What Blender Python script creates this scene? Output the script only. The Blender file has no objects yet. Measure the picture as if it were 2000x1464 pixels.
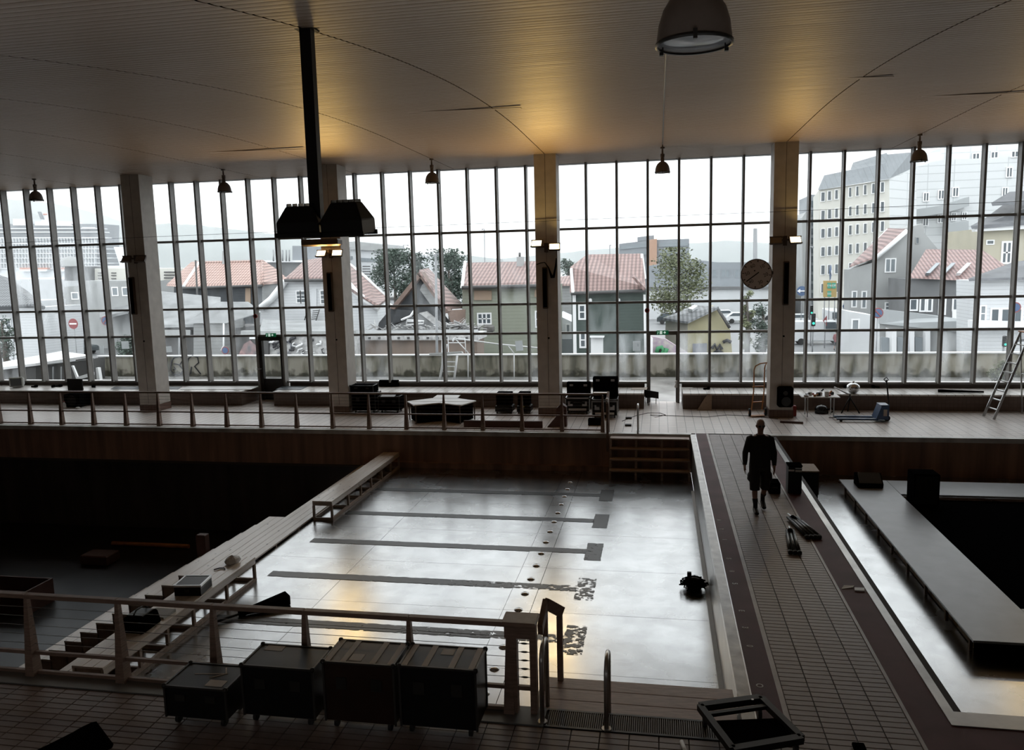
import bpy, bmesh, math, random
from mathutils import Vector, Matrix
random.seed(7)
SC = bpy.context.scene
COL = SC.collection

# ---------------------------------------------------------------- camera
F, YAW, PIT, ROL = 1560.085, 0.183817, 0.134437, -0.0243528
EYE = Vector((0, 0, 5.0))
_f = Vector((-math.sin(YAW)*math.cos(PIT), math.cos(YAW)*math.cos(PIT), -math.sin(PIT)))
_r = Vector((math.cos(YAW), math.sin(YAW), 0)); _u = _r.cross(_f)
_r, _u = _r*math.cos(ROL)+_u*math.sin(ROL), _u*math.cos(ROL)-_r*math.sin(ROL)
cam_data = bpy.data.cameras.new('camera'); cam = bpy.data.objects.new('camera', cam_data)
COL.objects.link(cam)
m = Matrix((( _r.x, _u.x, -_f.x, EYE.x), (_r.y, _u.y, -_f.y, EYE.y), (_r.z, _u.z, -_f.z, EYE.z), (0, 0, 0, 1)))
cam.matrix_world = m
cam_data.sensor_width = 36.0; cam_data.sensor_fit = 'HORIZONTAL'; cam_data.lens = F/2000*36
cam_data.clip_start = 0.05; cam_data.clip_end = 6000
SC.camera = cam

def _ray(px, py): return _f + _r*((px-1000)/F) - _u*((py-732)/F)
def Z(px, py, z=0.0):
    d = _ray(px, py); return EYE + d*((z-5)/d.z)
def YP(px, py, y):
    d = _ray(px, py); return EYE + d*(y/d.y)

# ---------------------------------------------------------------- sky and exposure
world = bpy.data.worlds.new('overcast_sky'); SC.world = world
world.use_nodes = True
wn = world.node_tree.nodes; wl = world.node_tree.links
wn['Background'].inputs['Color'].default_value = (0.955, 0.98, 1.0, 1)
wn['Background'].inputs['Strength'].default_value = 2.6
SC.view_settings.view_transform = 'Standard'; SC.view_settings.look = 'None'
SC.view_settings.exposure = 0.0; SC.view_settings.gamma = 1.0
SC.view_settings.use_curve_mapping = False
SC.cycles.max_bounces = 8; SC.cycles.diffuse_bounces = 4; SC.cycles.glossy_bounces = 4
SC.cycles.transparent_max_bounces = 16; SC.cycles.volume_bounces = 4
SC.cycles.sample_clamp_indirect = 3.0
SC.cycles.caustics_reflective = False; SC.cycles.caustics_refractive = False

# ---------------------------------------------------------------- materials
MATS = {}
def mat(name, col, rough=0.6, metal=0.0, spec=0.5, emit=None, estr=0.0, noise=0.0, nscale=8.0, bump=0.0, bscale=30.0, stretch=None, col2=None, alpha=None):
    m = bpy.data.materials.new(name); m.use_nodes = True
    nt = m.node_tree; n = nt.nodes; l = nt.links; b = n['Principled BSDF']
    c = (*col, 1)
    b.inputs['Base Color'].default_value = c
    b.inputs['Roughness'].default_value = rough
    b.inputs['Metallic'].default_value = metal
    b.inputs['Specular IOR Level'].default_value = spec
    if emit:
        b.inputs['Emission Color'].default_value = (*emit, 1); b.inputs['Emission Strength'].default_value = estr
    if noise > 0 or bump > 0:
        tc = n.new('ShaderNodeTexCoord'); mp = n.new('ShaderNodeMapping'); l.new(tc.outputs['Object'], mp.inputs['Vector'])
        if stretch: mp.inputs['Scale'].default_value = stretch
    if noise > 0:
        t = n.new('ShaderNodeTexNoise'); t.inputs['Scale'].default_value = nscale; t.inputs['Detail'].default_value = 5
        l.new(mp.outputs['Vector'], t.inputs['Vector'])
        r = n.new('ShaderNodeValToRGB'); r.color_ramp.elements[0].position = 0.3; r.color_ramp.elements[1].position = 0.72
        d = col2 or tuple(max(0, x*(1-noise)) for x in col); e = col if col2 else tuple(min(1, x*(1+noise*0.6)) for x in col)
        r.color_ramp.elements[0].color = (*d, 1); r.color_ramp.elements[1].color = (*e, 1)
        l.new(t.outputs['Fac'], r.inputs['Fac']); l.new(r.outputs['Color'], b.inputs['Base Color'])
    if bump > 0:
        t2 = n.new('ShaderNodeTexNoise'); t2.inputs['Scale'].default_value = bscale; t2.inputs['Detail'].default_value = 3
        l.new(mp.outputs['Vector'], t2.inputs['Vector'])
        bp = n.new('ShaderNodeBump'); bp.inputs['Strength'].default_value = bump; bp.inputs['Distance'].default_value = 0.02
        l.new(t2.outputs['Fac'], bp.inputs['Height']); l.new(bp.outputs['Normal'], b.inputs['Normal'])
    MATS[name] = m; return m

def brick_mat(name, col, mortar, w, h, msize, rough=0.5, axes='XY', offset=0.0, noise=0.25, spec=0.5):
    """grid of tiles, boards or roof tiles in object space"""
    m = mat(name, col, rough, spec=spec); nt = m.node_tree; n = nt.nodes; l = nt.links; b = n['Principled BSDF']
    tc = n.new('ShaderNodeTexCoord'); sp = n.new('ShaderNodeSeparateXYZ'); cb = n.new('ShaderNodeCombineXYZ')
    l.new(tc.outputs['Object'], sp.inputs[0])
    l.new(sp.outputs[axes[0]], cb.inputs['X']); l.new(sp.outputs[axes[1]], cb.inputs['Y'])
    t = n.new('ShaderNodeTexBrick'); t.offset = offset; t.inputs['Scale'].default_value = 1.0
    t.inputs['Brick Width'].default_value = w; t.inputs['Row Height'].default_value = h
    t.inputs['Mortar Size'].default_value = msize; t.inputs['Mortar Smooth'].default_value = 0.1
    t.inputs['Color1'].default_value = (*col, 1); t.inputs['Color2'].default_value = (*[c*(1-noise) for c in col], 1)
    t.inputs['Mortar'].default_value = (*mortar, 1)
    l.new(cb.outputs[0], t.inputs['Vector']); l.new(t.outputs['Color'], b.inputs['Base Color'])
    bp = n.new('ShaderNodeBump'); bp.invert = True; bp.inputs['Strength'].default_value = 0.5; bp.inputs['Distance'].default_value = 0.01
    l.new(t.outputs['Fac'], bp.inputs['Height']); l.new(bp.outputs['Normal'], b.inputs['Normal'])
    return m

def wave_mat(name, col, dark, period, axis='Z', rough=0.6, depth=0.03, noise=0.2, ratio=0.12, strength=0.7):
    """boards or courses repeated along one axis with a dark joint and relief"""
    m = mat(name, col, rough); nt = m.node_tree; n = nt.nodes; l = nt.links; b = n['Principled BSDF']
    tc = n.new('ShaderNodeTexCoord'); sp = n.new('ShaderNodeSeparateXYZ'); l.new(tc.outputs['Object'], sp.inputs[0])
    mm = n.new('ShaderNodeMath'); mm.operation = 'DIVIDE'; mm.inputs[1].default_value = period; l.new(sp.outputs[axis], mm.inputs[0])
    fr = n.new('ShaderNodeMath'); fr.operation = 'FRACT'; l.new(mm.outputs[0], fr.inputs[0])
    r = n.new('ShaderNodeValToRGB'); e = r.color_ramp.elements
    e[0].position = 0.0; e[0].color = (*dark, 1); e[1].position = ratio; e[1].color = (*col, 1)
    l.new(fr.outputs[0], r.inputs['Fac'])
    nz = n.new('ShaderNodeTexNoise'); nz.inputs['Scale'].default_value = 1.3; nz.inputs['Detail'].default_value = 6
    l.new(tc.outputs['Object'], nz.inputs['Vector'])
    mx = n.new('ShaderNodeMix'); mx.data_type = 'RGBA'; mx.blend_type = 'MULTIPLY'; mx.inputs['Factor'].default_value = noise*2
    l.new(r.outputs['Color'], mx.inputs['A']); l.new(nz.outputs['Fac'], mx.inputs['B']); l.new(mx.outputs['Result'], b.inputs['Base Color'])
    bp = n.new('ShaderNodeBump'); bp.inputs['Strength'].default_value = strength; bp.inputs['Distance'].default_value = depth
    l.new(fr.outputs[0], bp.inputs['Height']); l.new(bp.outputs['Normal'], b.inputs['Normal'])
    return m

# ---------------------------------------------------------------- mesh helpers
class MB:
    def __init__(s): s.v = []; s.f = []; s.sm = []
    def add(s, vs, fs, smooth=False):
        o = len(s.v); s.v += [tuple(v) for v in vs]; s.f += [tuple(i+o for i in f) for f in fs]; s.sm += [smooth]*len(fs); return s
    def box(s, x0, x1, y0, y1, z0, z1):
        return s.hexa([(x0,y0,z0),(x1,y0,z0),(x1,y1,z0),(x0,y1,z0)], [(x0,y0,z1),(x1,y0,z1),(x1,y1,z1),(x0,y1,z1)])
    def hexa(s, a, b):
        n = len(a)
        fs = [tuple(reversed(range(n))), tuple(range(n, 2*n))] + [(i, (i+1)%n, n+(i+1)%n, n+i) for i in range(n)]
        return s.add(list(a)+list(b), fs)
    def bev(s, x0, x1, y0, y1, z0, z1, b=0.01):
        """box with a chamfered top and bottom edge"""
        R = lambda i: [(x0+i,y0+i),(x1-i,y0+i),(x1-i,y1-i),(x0+i,y1-i)]
        lay = [(R(b), z0), (R(0), z0+b), (R(0), z1-b), (R(b), z1)]
        vs = [(x, y, z) for q, z in lay for x, y in q]; fs = [(3,2,1,0), (12,13,14,15)]
        for k in range(3):
            fs += [(4*k+i, 4*k+(i+1)%4, 4*k+4+(i+1)%4, 4*k+4+i) for i in range(4)]
        return s.add(vs, fs)
    def bar(s, p, q, w, h=None, up=(0,0,1)):
        """rectangular bar from p to q"""
        p = Vector(p); q = Vector(q); d = (q-p).normalized(); h = h or w
        up = Vector(up)
        if abs(d.dot(up)) > 0.98: up = Vector((0, 1, 0))
        a = d.cross(up).normalized(); b = a.cross(d).normalized()
        A = [p + a*(i*w/2) + b*(j*h/2) for i, j in ((-1,-1),(1,-1),(1,1),(-1,1))]
        B = [x + (q-p) for x in A]
        return s.hexa(A, B)
    def tube(s, pts, r, n=8, cap=True, smooth=True):
        pts = [Vector(p) for p in pts]; rs = r if isinstance(r, (list, tuple)) else [r]*len(pts)
        rings = []; prev = None
        for i, p in enumerate(pts):
            d = (pts[min(i+1, len(pts)-1)] - pts[max(i-1, 0)]).normalized()
            if prev is None:
                up = Vector((0,0,1)) if abs(d.z) < 0.95 else Vector((1,0,0))
                a = d.cross(up).normalized()
            else:
                a = (prev - d*prev.dot(d)).normalized()
            prev = a; b = d.cross(a)
            rings.append([p + (a*math.cos(2*math.pi*k/n) + b*math.sin(2*math.pi*k/n))*rs[i] for k in range(n)])
        vs = [v for R in rings for v in R]; fs = []
        for i in range(len(rings)-1):
            fs += [(i*n+k, i*n+(k+1)%n, (i+1)*n+(k+1)%n, (i+1)*n+k) for k in range(n)]
        s.add(vs, fs, smooth)
        if cap:
            o = len(s.v)-len(vs)
            s.f += [tuple(o+k for k in reversed(range(n))), tuple(o+(len(rings)-1)*n+k for k in range(n))]; s.sm += [False, False]
        return s
    def lathe(s, prof, c=(0,0,0), n=24, M=None, smooth=True, sx=1.0, sy=1.0):
        """prof: list of (r, z)"""
        vs = []
        for r, z in prof:
            for k in range(n):
                v = Vector((r*sx*math.cos(2*math.pi*k/n), r*sy*math.sin(2*math.pi*k/n), z))
                if M is not None: v = M @ v
                vs.append(v + Vector(c))
        fs = [(i*n+k, i*n+(k+1)%n, (i+1)*n+(k+1)%n, (i+1)*n+k) for i in range(len(prof)-1) for k in range(n)]
        return s.add(vs, fs, smooth)
    def disc(s, c, r, axis='Z', n=20, t=0.01):
        M = {'Z': Matrix.Identity(3), 'Y': Matrix.Rotation(math.pi/2, 3, 'X'), 'X': Matrix.Rotation(math.pi/2, 3, 'Y')}[axis]
        return s.lathe([(0.0001, -t/2), (r, -t/2), (r, t/2), (0.0001, t/2)], c, n, M, smooth=False)
    def prism(s, poly, d):
        """poly: 3D points, extruded by vector d"""
        d = Vector(d); return s.hexa([Vector(p) for p in poly], [Vector(p)+d for p in poly])
    def build(s, name, material, parent=None, kind=None, bevel=0.0, smooth=None):
        me = bpy.data.meshes.new(name)
        off = Vector((0,0,0))
        if parent is not None:
            p = parent
            while p is not None: off += p.location; p = p.parent
        me.from_pydata([tuple(Vector(v)-off) for v in s.v], [], s.f)
        me.polygons.foreach_set('use_smooth', s.sm if smooth is None else [smooth]*len(s.f))
        me.update()
        bm = bmesh.new(); bm.from_mesh(me); bmesh.ops.recalc_face_normals(bm, faces=bm.faces)
        if bevel > 0:
            bmesh.ops.bevel(bm, geom=[e for e in bm.edges], offset=bevel, segments=1, affect='EDGES', clamp_overlap=True)
        bm.to_mesh(me); bm.free()
        o = bpy.data.objects.new(name, me); COL.objects.link(o)
        if material is not None: me.materials.append(MATS[material] if isinstance(material, str) else material)
        if parent is not None: o.parent = parent
        if kind: o['kind'] = kind
        return o

def tag(o, label=None, cat=None, group=None, kind=None):
    if label: o['label'] = label
    if cat: o['category'] = cat
    if group: o['group'] = group
    if kind: o['kind'] = kind
    return o
def thing(name, label, cat, loc=(0,0,0), group=None, kind=None, rotz=0.0):
    o = bpy.data.objects.new(name, None); COL.objects.link(o); o.location = loc; o.empty_display_size = 0.2
    o.rotation_euler = (0, 0, rotz)
    return tag(o, label, cat, group, kind)
def copy_tree(o, parent=None):
    c = o.copy(); COL.objects.link(c)
    if parent is not None: c.parent = parent
    for ch in list(o.children): copy_tree(ch, c)
    return c
def text_mesh(s, size, loc, M, material, parent=None, name='lettering', thick=0.004, bold=0.0):
    cu = bpy.data.curves.new(name, 'FONT'); cu.body = s; cu.size = size; cu.align_x = 'CENTER'; cu.align_y = 'CENTER'; cu.extrude = thick; cu.offset = bold
    ob = bpy.data.objects.new(name, cu); COL.objects.link(ob)
    bpy.context.view_layer.update()
    dg = bpy.context.evaluated_depsgraph_get(); me = bpy.data.meshes.new_from_object(ob.evaluated_get(dg))
    bpy.data.objects.remove(ob)
    off = Vector((0,0,0)); p = parent
    while p is not None: off += p.location; p = p.parent
    me.transform(Matrix.Translation(Vector(loc)-off) @ M.to_4x4())
    me.materials.clear(); me.materials.append(MATS[material])
    o = bpy.data.objects.new(name, me); COL.objects.link(o)
    if parent is not None: o.parent = parent
    return o
RX = lambda a: Matrix.Rotation(a, 3, 'X')
RY = lambda a: Matrix.Rotation(a, 3, 'Y')
RZ = lambda a: Matrix.Rotation(a, 3, 'Z')
FACE_CAM = RX(math.pi/2)                      # text standing upright, read from -Y

# ---- interior materials
mat('paint_frame', (0.19, 0.18, 0.168), 0.5, noise=0.15, nscale=4)
mat('column_paint', (0.62, 0.585, 0.54), 0.55, noise=0.12, nscale=3, bump=0.05, bscale=60)
brick_mat('column_tile', (0.19, 0.12, 0.095), (0.09, 0.06, 0.05), 0.115, 0.3, 0.006, 0.45, 'XZ', noise=0.2)
brick_mat('deck_tile_far', (0.72, 0.66, 0.62), (0.28, 0.25, 0.23), 0.27, 0.27, 0.011, 0.38, 'XY', noise=0.1)
brick_mat('bench_tile_face', (0.13, 0.085, 0.065), (0.075, 0.05, 0.04), 0.125, 0.125, 0.006, 0.5, 'XZ', noise=0.18)
brick_mat('bench_tile_top', (0.80, 0.77, 0.73), (0.22, 0.2, 0.19), 0.27, 0.27, 0.008, 0.3, 'XY', noise=0.08)
mat('grout', (0.022, 0.016, 0.014), 0.8)
mat('tile_piece', (0.245, 0.185, 0.162), 0.47, noise=0.25, nscale=2.5)
mat('tile_border', (0.40, 0.34, 0.31), 0.45, noise=0.2, nscale=3)
mat('red_band', (0.115, 0.04, 0.042), 0.65, spec=0.25, noise=0.3, nscale=1.5, bump=0.15, bscale=150)
mat('nosing', (0.68, 0.67, 0.645), 0.4, noise=0.3, nscale=3)
mat('coping', (0.84, 0.81, 0.77), 0.28, noise=0.4, nscale=3.2, bump=0.1, bscale=12)
mat('pool_wall_brown', (0.52, 0.31, 0.21), 0.55, noise=0.6, nscale=1.6, stretch=(2.2, 2.2, 0.18), col2=(0.23, 0.145, 0.11))
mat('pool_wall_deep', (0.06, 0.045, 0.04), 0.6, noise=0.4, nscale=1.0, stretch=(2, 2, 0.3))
mat('steel_wall', (0.40, 0.40, 0.39), 0.38, metal=0.85, noise=0.25, nscale=2.0, stretch=(1, 1, 0.3))
mat('grey_paint', (0.18, 0.18, 0.18), 0.6)
mat('hall_wall', (0.20, 0.18, 0.165), 0.8, noise=0.2, nscale=1.0)
mat('black_matte', (0.004, 0.004, 0.0045), 0.9, spec=0.0)
mat('black_satin', (0.006, 0.006, 0.0065), 0.5, spec=0.25)
mat('black_gloss', (0.01, 0.01, 0.011), 0.2)
mat('dark_metal', (0.03, 0.029, 0.028), 0.4, metal=0.4)
mat('chrome', (0.62, 0.62, 0.62), 0.18, metal=1.0)
mat('alu', (0.48, 0.48, 0.48), 0.32, metal=0.9)
mat('rail_wood', (0.27, 0.185, 0.145), 0.5, noise=0.3, nscale=6, stretch=(1, 1, 8))
mat('step_wood', (0.52, 0.39, 0.32), 0.5, noise=0.25, nscale=5, stretch=(1, 6, 6))
mat('wire_steel', (0.22, 0.21, 0.2), 0.4, metal=0.8)
mat('stage_grey', (0.36, 0.385, 0.41), 0.36, noise=0.08, nscale=3)
mat('plywood_edge', (0.33, 0.25, 0.18), 0.6, noise=0.2, nscale=8)
mat('bright_white', (0.8, 0.8, 0.79), 0.5)
mat('paper', (0.75, 0.75, 0.73), 0.7)
mat('orange_paint', (0.5, 0.2, 0.05), 0.5, noise=0.2, nscale=6)
mat('blue_paint', (0.03, 0.07, 0.16), 0.35)
mat('rubber', (0.012, 0.012, 0.012), 0.7)
mat('green_sign', (0.01, 0.16, 0.07), 0.4, emit=(0.01, 0.2, 0.08), estr=0.25)
mat('sign_white', (0.85, 0.9, 0.88), 0.4, emit=(0.8, 1, 0.9), estr=0.5)
mat('lamp_dome', (0.19, 0.155, 0.135), 0.5, noise=0.15, nscale=6)
mat('lamp_inside', (0.55, 0.55, 0.54), 0.3, metal=0.3)
mat('lamp_lens', (0.55, 0.58, 0.6), 0.12, spec=0.8)
mat('flood_on', (1, 0.9, 0.7), 0.4, emit=(1.0, 0.80, 0.42), estr=12.0)
mat('flood_off', (0.16, 0.12, 0.1), 0.25, spec=0.8)
mat('brown_metal', (0.085, 0.062, 0.05), 0.5)
mat('brown_board', (0.09, 0.042, 0.032), 0.6, noise=0.2, nscale=5)
mat('chip_board', (0.36, 0.27, 0.2), 0.75, noise=0.15, nscale=20)
mat('monitor_case', (0.42, 0.42, 0.40), 0.6)
mat('screen_dark', (0.008, 0.008, 0.009), 0.15)
mat('blue_tarp', (0.075, 0.09, 0.10), 0.5, noise=0.3, nscale=6, bump=0.3, bscale=10)
mat('clock_face', (0.62, 0.57, 0.54), 0.5)
mat('clock_mark', (0.03, 0.026, 0.025), 0.6)
mat('yellow_mark', (0.45, 0.34, 0.03), 0.5)
mat('red_plastic', (0.3, 0.03, 0.025), 0.5)
mat('tape_beige', (0.5, 0.43, 0.36), 0.6)
mat('case_panel', (0.005, 0.0055, 0.007), 0.42, spec=0.3, noise=0.3, nscale=3)
mat('case_panel_brown', (0.03, 0.014, 0.009), 0.45, spec=0.3, noise=0.3, nscale=3)
mat('case_edge', (0.06, 0.058, 0.056), 0.45, metal=0.6)
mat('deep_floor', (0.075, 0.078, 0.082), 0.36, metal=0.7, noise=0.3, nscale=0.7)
mat('mark_white', (0.7, 0.66, 0.63), 0.6)

def pine_mat():
    m = mat('pine', (0.60, 0.52, 0.44), 0.30, spec=0.7); nt = m.node_tree; n = nt.nodes; l = nt.links; b = n['Principled BSDF']
    tc = n.new('ShaderNodeTexCoord'); mp = n.new('ShaderNodeMapping'); mp.inputs['Scale'].default_value = (7, 0.7, 7)
    l.new(tc.outputs['Object'], mp.inputs['Vector'])
    t = n.new('ShaderNodeTexNoise'); t.inputs['Scale'].default_value = 3; t.inputs['Detail'].default_value = 6; l.new(mp.outputs[0], t.inputs['Vector'])
    r = n.new('ShaderNodeValToRGB'); r.color_ramp.elements[0].color = (0.68, 0.58, 0.49, 1); r.color_ramp.elements[1].color = (0.88, 0.80, 0.72, 1)
    l.new(t.outputs['Fac'], r.inputs['Fac'])
    mp2 = n.new('ShaderNodeMapping'); mp2.inputs['Scale'].default_value = (1, 0.45, 1); l.new(tc.outputs['Object'], mp2.inputs['Vector'])
    vo = n.new('ShaderNodeTexVoronoi'); vo.inputs['Scale'].default_value = 5.5; vo.inputs['Randomness'].default_value = 1.0; l.new(mp2.outputs[0], vo.inputs['Vector'])
    kr = n.new('ShaderNodeValToRGB'); kr.color_ramp.elements[0].position = 0.05; kr.color_ramp.elements[0].color = (0.13, 0.08, 0.05, 1); kr.color_ramp.elements[1].position = 0.13; kr.color_ramp.elements[1].color = (1, 1, 1, 1)
    l.new(vo.outputs['Distance'], kr.inputs['Fac'])
    mx = n.new('ShaderNodeMix'); mx.data_type = 'RGBA'; mx.blend_type = 'MULTIPLY'; mx.inputs['Factor'].default_value = 1.0
    l.new(r.outputs['Color'], mx.inputs['A']); l.new(kr.outputs['Color'], mx.inputs['B']); l.new(mx.outputs['Result'], b.inputs['Base Color'])
pine_mat()
mat('pine_frame', (0.5, 0.4, 0.33), 0.6, noise=0.2, nscale=5, stretch=(1, 6, 1))

def steel_floor():
    m = mat('steel_floor', (0.66, 0.66, 0.66), 0.22, metal=1.0); nt = m.node_tree; n = nt.nodes; l = nt.links; b = n['Principled BSDF']
    tc = n.new('ShaderNodeTexCoord'); t = n.new('ShaderNodeTexNoise'); t.inputs['Scale'].default_value = 0.9; t.inputs['Detail'].default_value = 6
    l.new(tc.outputs['Object'], t.inputs['Vector'])
    r = n.new('ShaderNodeMapRange'); r.inputs['From Min'].default_value = 0.3; r.inputs['From Max'].default_value = 0.75
    r.inputs['To Min'].default_value = 0.22; r.inputs['To Max'].default_value = 0.31; l.new(t.outputs['Fac'], r.inputs['Value']); l.new(r.outputs[0], b.inputs['Roughness'])
    c = n.new('ShaderNodeValToRGB'); c.color_ramp.elements[0].position = 0.3; c.color_ramp.elements[0].color = (0.46, 0.465, 0.47, 1); c.color_ramp.elements[1].position = 0.62; c.color_ramp.elements[1].color = (0.54, 0.545, 0.55, 1)
    t3 = n.new('ShaderNodeTexNoise'); t3.inputs['Scale'].default_value = 2.4; t3.inputs['Detail'].default_value = 8; l.new(tc.outputs['Object'], t3.inputs['Vector'])
    l.new(t3.outputs['Fac'], c.inputs['Fac']); l.new(c.outputs['Color'], b.inputs['Base Color'])
    mp = n.new('ShaderNodeMapping'); mp.inputs['Scale'].default_value = (1, 1, 1); l.new(tc.outputs['Object'], mp.inputs['Vector'])
    w = n.new('ShaderNodeTexNoise'); w.inputs['Scale'].default_value = 0.8; w.inputs['Detail'].default_value = 2; l.new(mp.outputs[0], w.inputs['Vector'])
    bp = n.new('ShaderNodeBump'); bp.inputs['Strength'].default_value = 0.12; bp.inputs['Distance'].default_value = 0.03; l.new(w.outputs['Fac'], bp.inputs['Height'])
steel_floor()

def worn_paint(name, lo, hi):
    """dark lane paint with flaked-off patches; more is missing towards +X (lo..hi thresholds)"""
    m = bpy.data.materials.new(name); m.use_nodes = True; nt = m.node_tree; n = nt.nodes; l = nt.links
    b = n['Principled BSDF']; b.inputs['Base Color'].default_value = (0.05, 0.053, 0.057, 1); b.inputs['Roughness'].default_value = 0.4
    tc = n.new('ShaderNodeTexCoord'); mp = n.new('ShaderNodeMapping'); mp.inputs['Scale'].default_value = (1.0, 1.6, 1); l.new(tc.outputs['Object'], mp.inputs['Vector'])
    t = n.new('ShaderNodeTexNoise'); t.inputs['Scale'].default_value = 7; t.inputs['Detail'].default_value = 6; t.inputs['Roughness'].default_value = 0.65; l.new(mp.outputs[0], t.inputs['Vector'])
    sp = n.new('ShaderNodeSeparateXYZ'); l.new(tc.outputs['Object'], sp.inputs[0])
    mr = n.new('ShaderNodeMapRange'); mr.inputs['From Min'].default_value = -6.0; mr.inputs['From Max'].default_value = -1.0
    mr.inputs['To Min'].default_value = lo; mr.inputs['To Max'].default_value = hi; l.new(sp.outputs['X'], mr.inputs['Value'])
    gt = n.new('ShaderNodeMath'); gt.operation = 'GREATER_THAN'; l.new(t.outputs['Fac'], gt.inputs[0]); l.new(mr.outputs[0], gt.inputs[1])
    tr = n.new('ShaderNodeBsdfTransparent'); mx = n.new('ShaderNodeMixShader'); out = n['Material Output']
    l.new(gt.outputs[0], mx.inputs['Fac']); l.new(tr.outputs[0], mx.inputs[1]); l.new(b.outputs[0], mx.inputs[2]); l.new(mx.outputs[0], out.inputs['Surface'])
    MATS[name] = m
for i, (lo, hi) in enumerate(((0.12, 0.2), (0.15, 0.26), (0.2, 0.40), (0.28, 0.52), (0.34, 0.50))): worn_paint('lane_paint_%d' % i, lo, hi)

def ceiling_mat():
    m = mat('ceiling_slat', (0.40, 0.30, 0.225), 0.48, metal=0.18); nt = m.node_tree; n = nt.nodes; l = nt.links; b = n['Principled BSDF']
    tc = n.new('ShaderNodeTexCoord'); mp = n.new('ShaderNodeMapping'); mp.inputs['Scale'].default_value = (0.25, 6.0, 1); l.new(tc.outputs['Object'], mp.inputs['Vector'])
    t = n.new('ShaderNodeTexNoise'); t.inputs['Scale'].default_value = 1.6; t.inputs['Detail'].default_value = 3; l.new(mp.outputs[0], t.inputs['Vector'])
    r = n.new('ShaderNodeMapRange'); r.inputs['To Min'].default_value = 0.42; r.inputs['To Max'].default_value = 0.58; l.new(t.outputs['Fac'], r.inputs['Value']); l.new(r.outputs[0], b.inputs['Roughness'])
ceiling_mat()

def glass_mat(name, dirt, seed):
    m = bpy.data.materials.new(name); m.use_nodes = True; nt = m.node_tree; n = nt.nodes; l = nt.links
    n.remove(n['Principled BSDF']); out = n['Material Output']
    tr = n.new('ShaderNodeBsdfTransparent'); tr.inputs['Color'].default_value = (0.93, 0.955, 0.955, 1)
    gl = n.new('ShaderNodeBsdfGlossy'); gl.inputs['Roughness'].default_value = 0.02; gl.inputs['Color'].default_value = (0.9, 0.9, 0.9, 1)
    fr = n.new('ShaderNodeFresnel'); fr.inputs['IOR'].default_value = 1.45
    m1 = n.new('ShaderNodeMixShader'); l.new(fr.outputs[0], m1.inputs['Fac']); l.new(tr.outputs[0], m1.inputs[1]); l.new(gl.outputs[0], m1.inputs[2])
    df = n.new('ShaderNodeBsdfTranslucent'); df.inputs['Color'].default_value = (0.8, 0.84, 0.87, 1)
    tc = n.new('ShaderNodeTexCoord'); mp = n.new('ShaderNodeMapping'); mp.inputs['Location'].default_value = (seed*3.7, seed*1.3, seed); mp.inputs['Scale'].default_value = (1, 1, 0.35)
    l.new(tc.outputs['Object'], mp.inputs['Vector'])
    t = n.new('ShaderNodeTexNoise'); t.inputs['Scale'].default_value = 1.7; t.inputs['Detail'].default_value = 5; l.new(mp.outputs[0], t.inputs['Vector'])
    r = n.new('ShaderNodeMapRange'); r.inputs['From Min'].default_value = 0.42; r.inputs['From Max'].default_value = 0.8; r.inputs['To Max'].default_value = dirt; l.new(t.outputs['Fac'], r.inputs['Value'])
    m2 = n.new('ShaderNodeMixShader'); l.new(r.outputs[0], m2.inputs['Fac']); l.new(m1.outputs[0], m2.inputs[1]); l.new(df.outputs[0], m2.inputs[2])
    l.new(m2.outputs[0], out.inputs['Surface']); MATS[name] = m
def translucent_paper():
    m = bpy.data.materials.new('paper_backlit'); m.use_nodes = True; nt = m.node_tree; n = nt.nodes; l = nt.links
    b = n['Principled BSDF']; b.inputs['Base Color'].default_value = (0.75, 0.76, 0.76, 1); b.inputs['Roughness'].default_value = 0.8
    t = n.new('ShaderNodeBsdfTranslucent'); t.inputs['Color'].default_value = (0.8, 0.82, 0.83, 1); mx = n.new('ShaderNodeMixShader'); mx.inputs['Fac'].default_value = 0.62
    l.new(b.outputs[0], mx.inputs[1]); l.new(t.outputs[0], mx.inputs[2]); l.new(mx.outputs[0], n['Material Output'].inputs['Surface']); MATS['paper_backlit'] = m
translucent_paper()
glass_mat('glass_clean', 0.05, 1); glass_mat('glass_dirty', 0.28, 2); glass_mat('glass_smudged', 0.55, 5)
# ================================================================ THE HALL
COLX = [-26.15, -18.65, -11.15, -3.65, 3.85, 11.75]
WY = 29.2                                   # window plane
HX0, HX1 = -31.0, 16.5
def cz(y):
    if y >= 22: return 8.6
    if y >= 6: return 8.6 - 0.0057*(22-y)**2
    t = min(6-y, 4.0); return 7.141 - 0.1824*t + 0.0228*t*t
def st(o, label, cat): return tag(o, label, cat, kind='structure')

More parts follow.
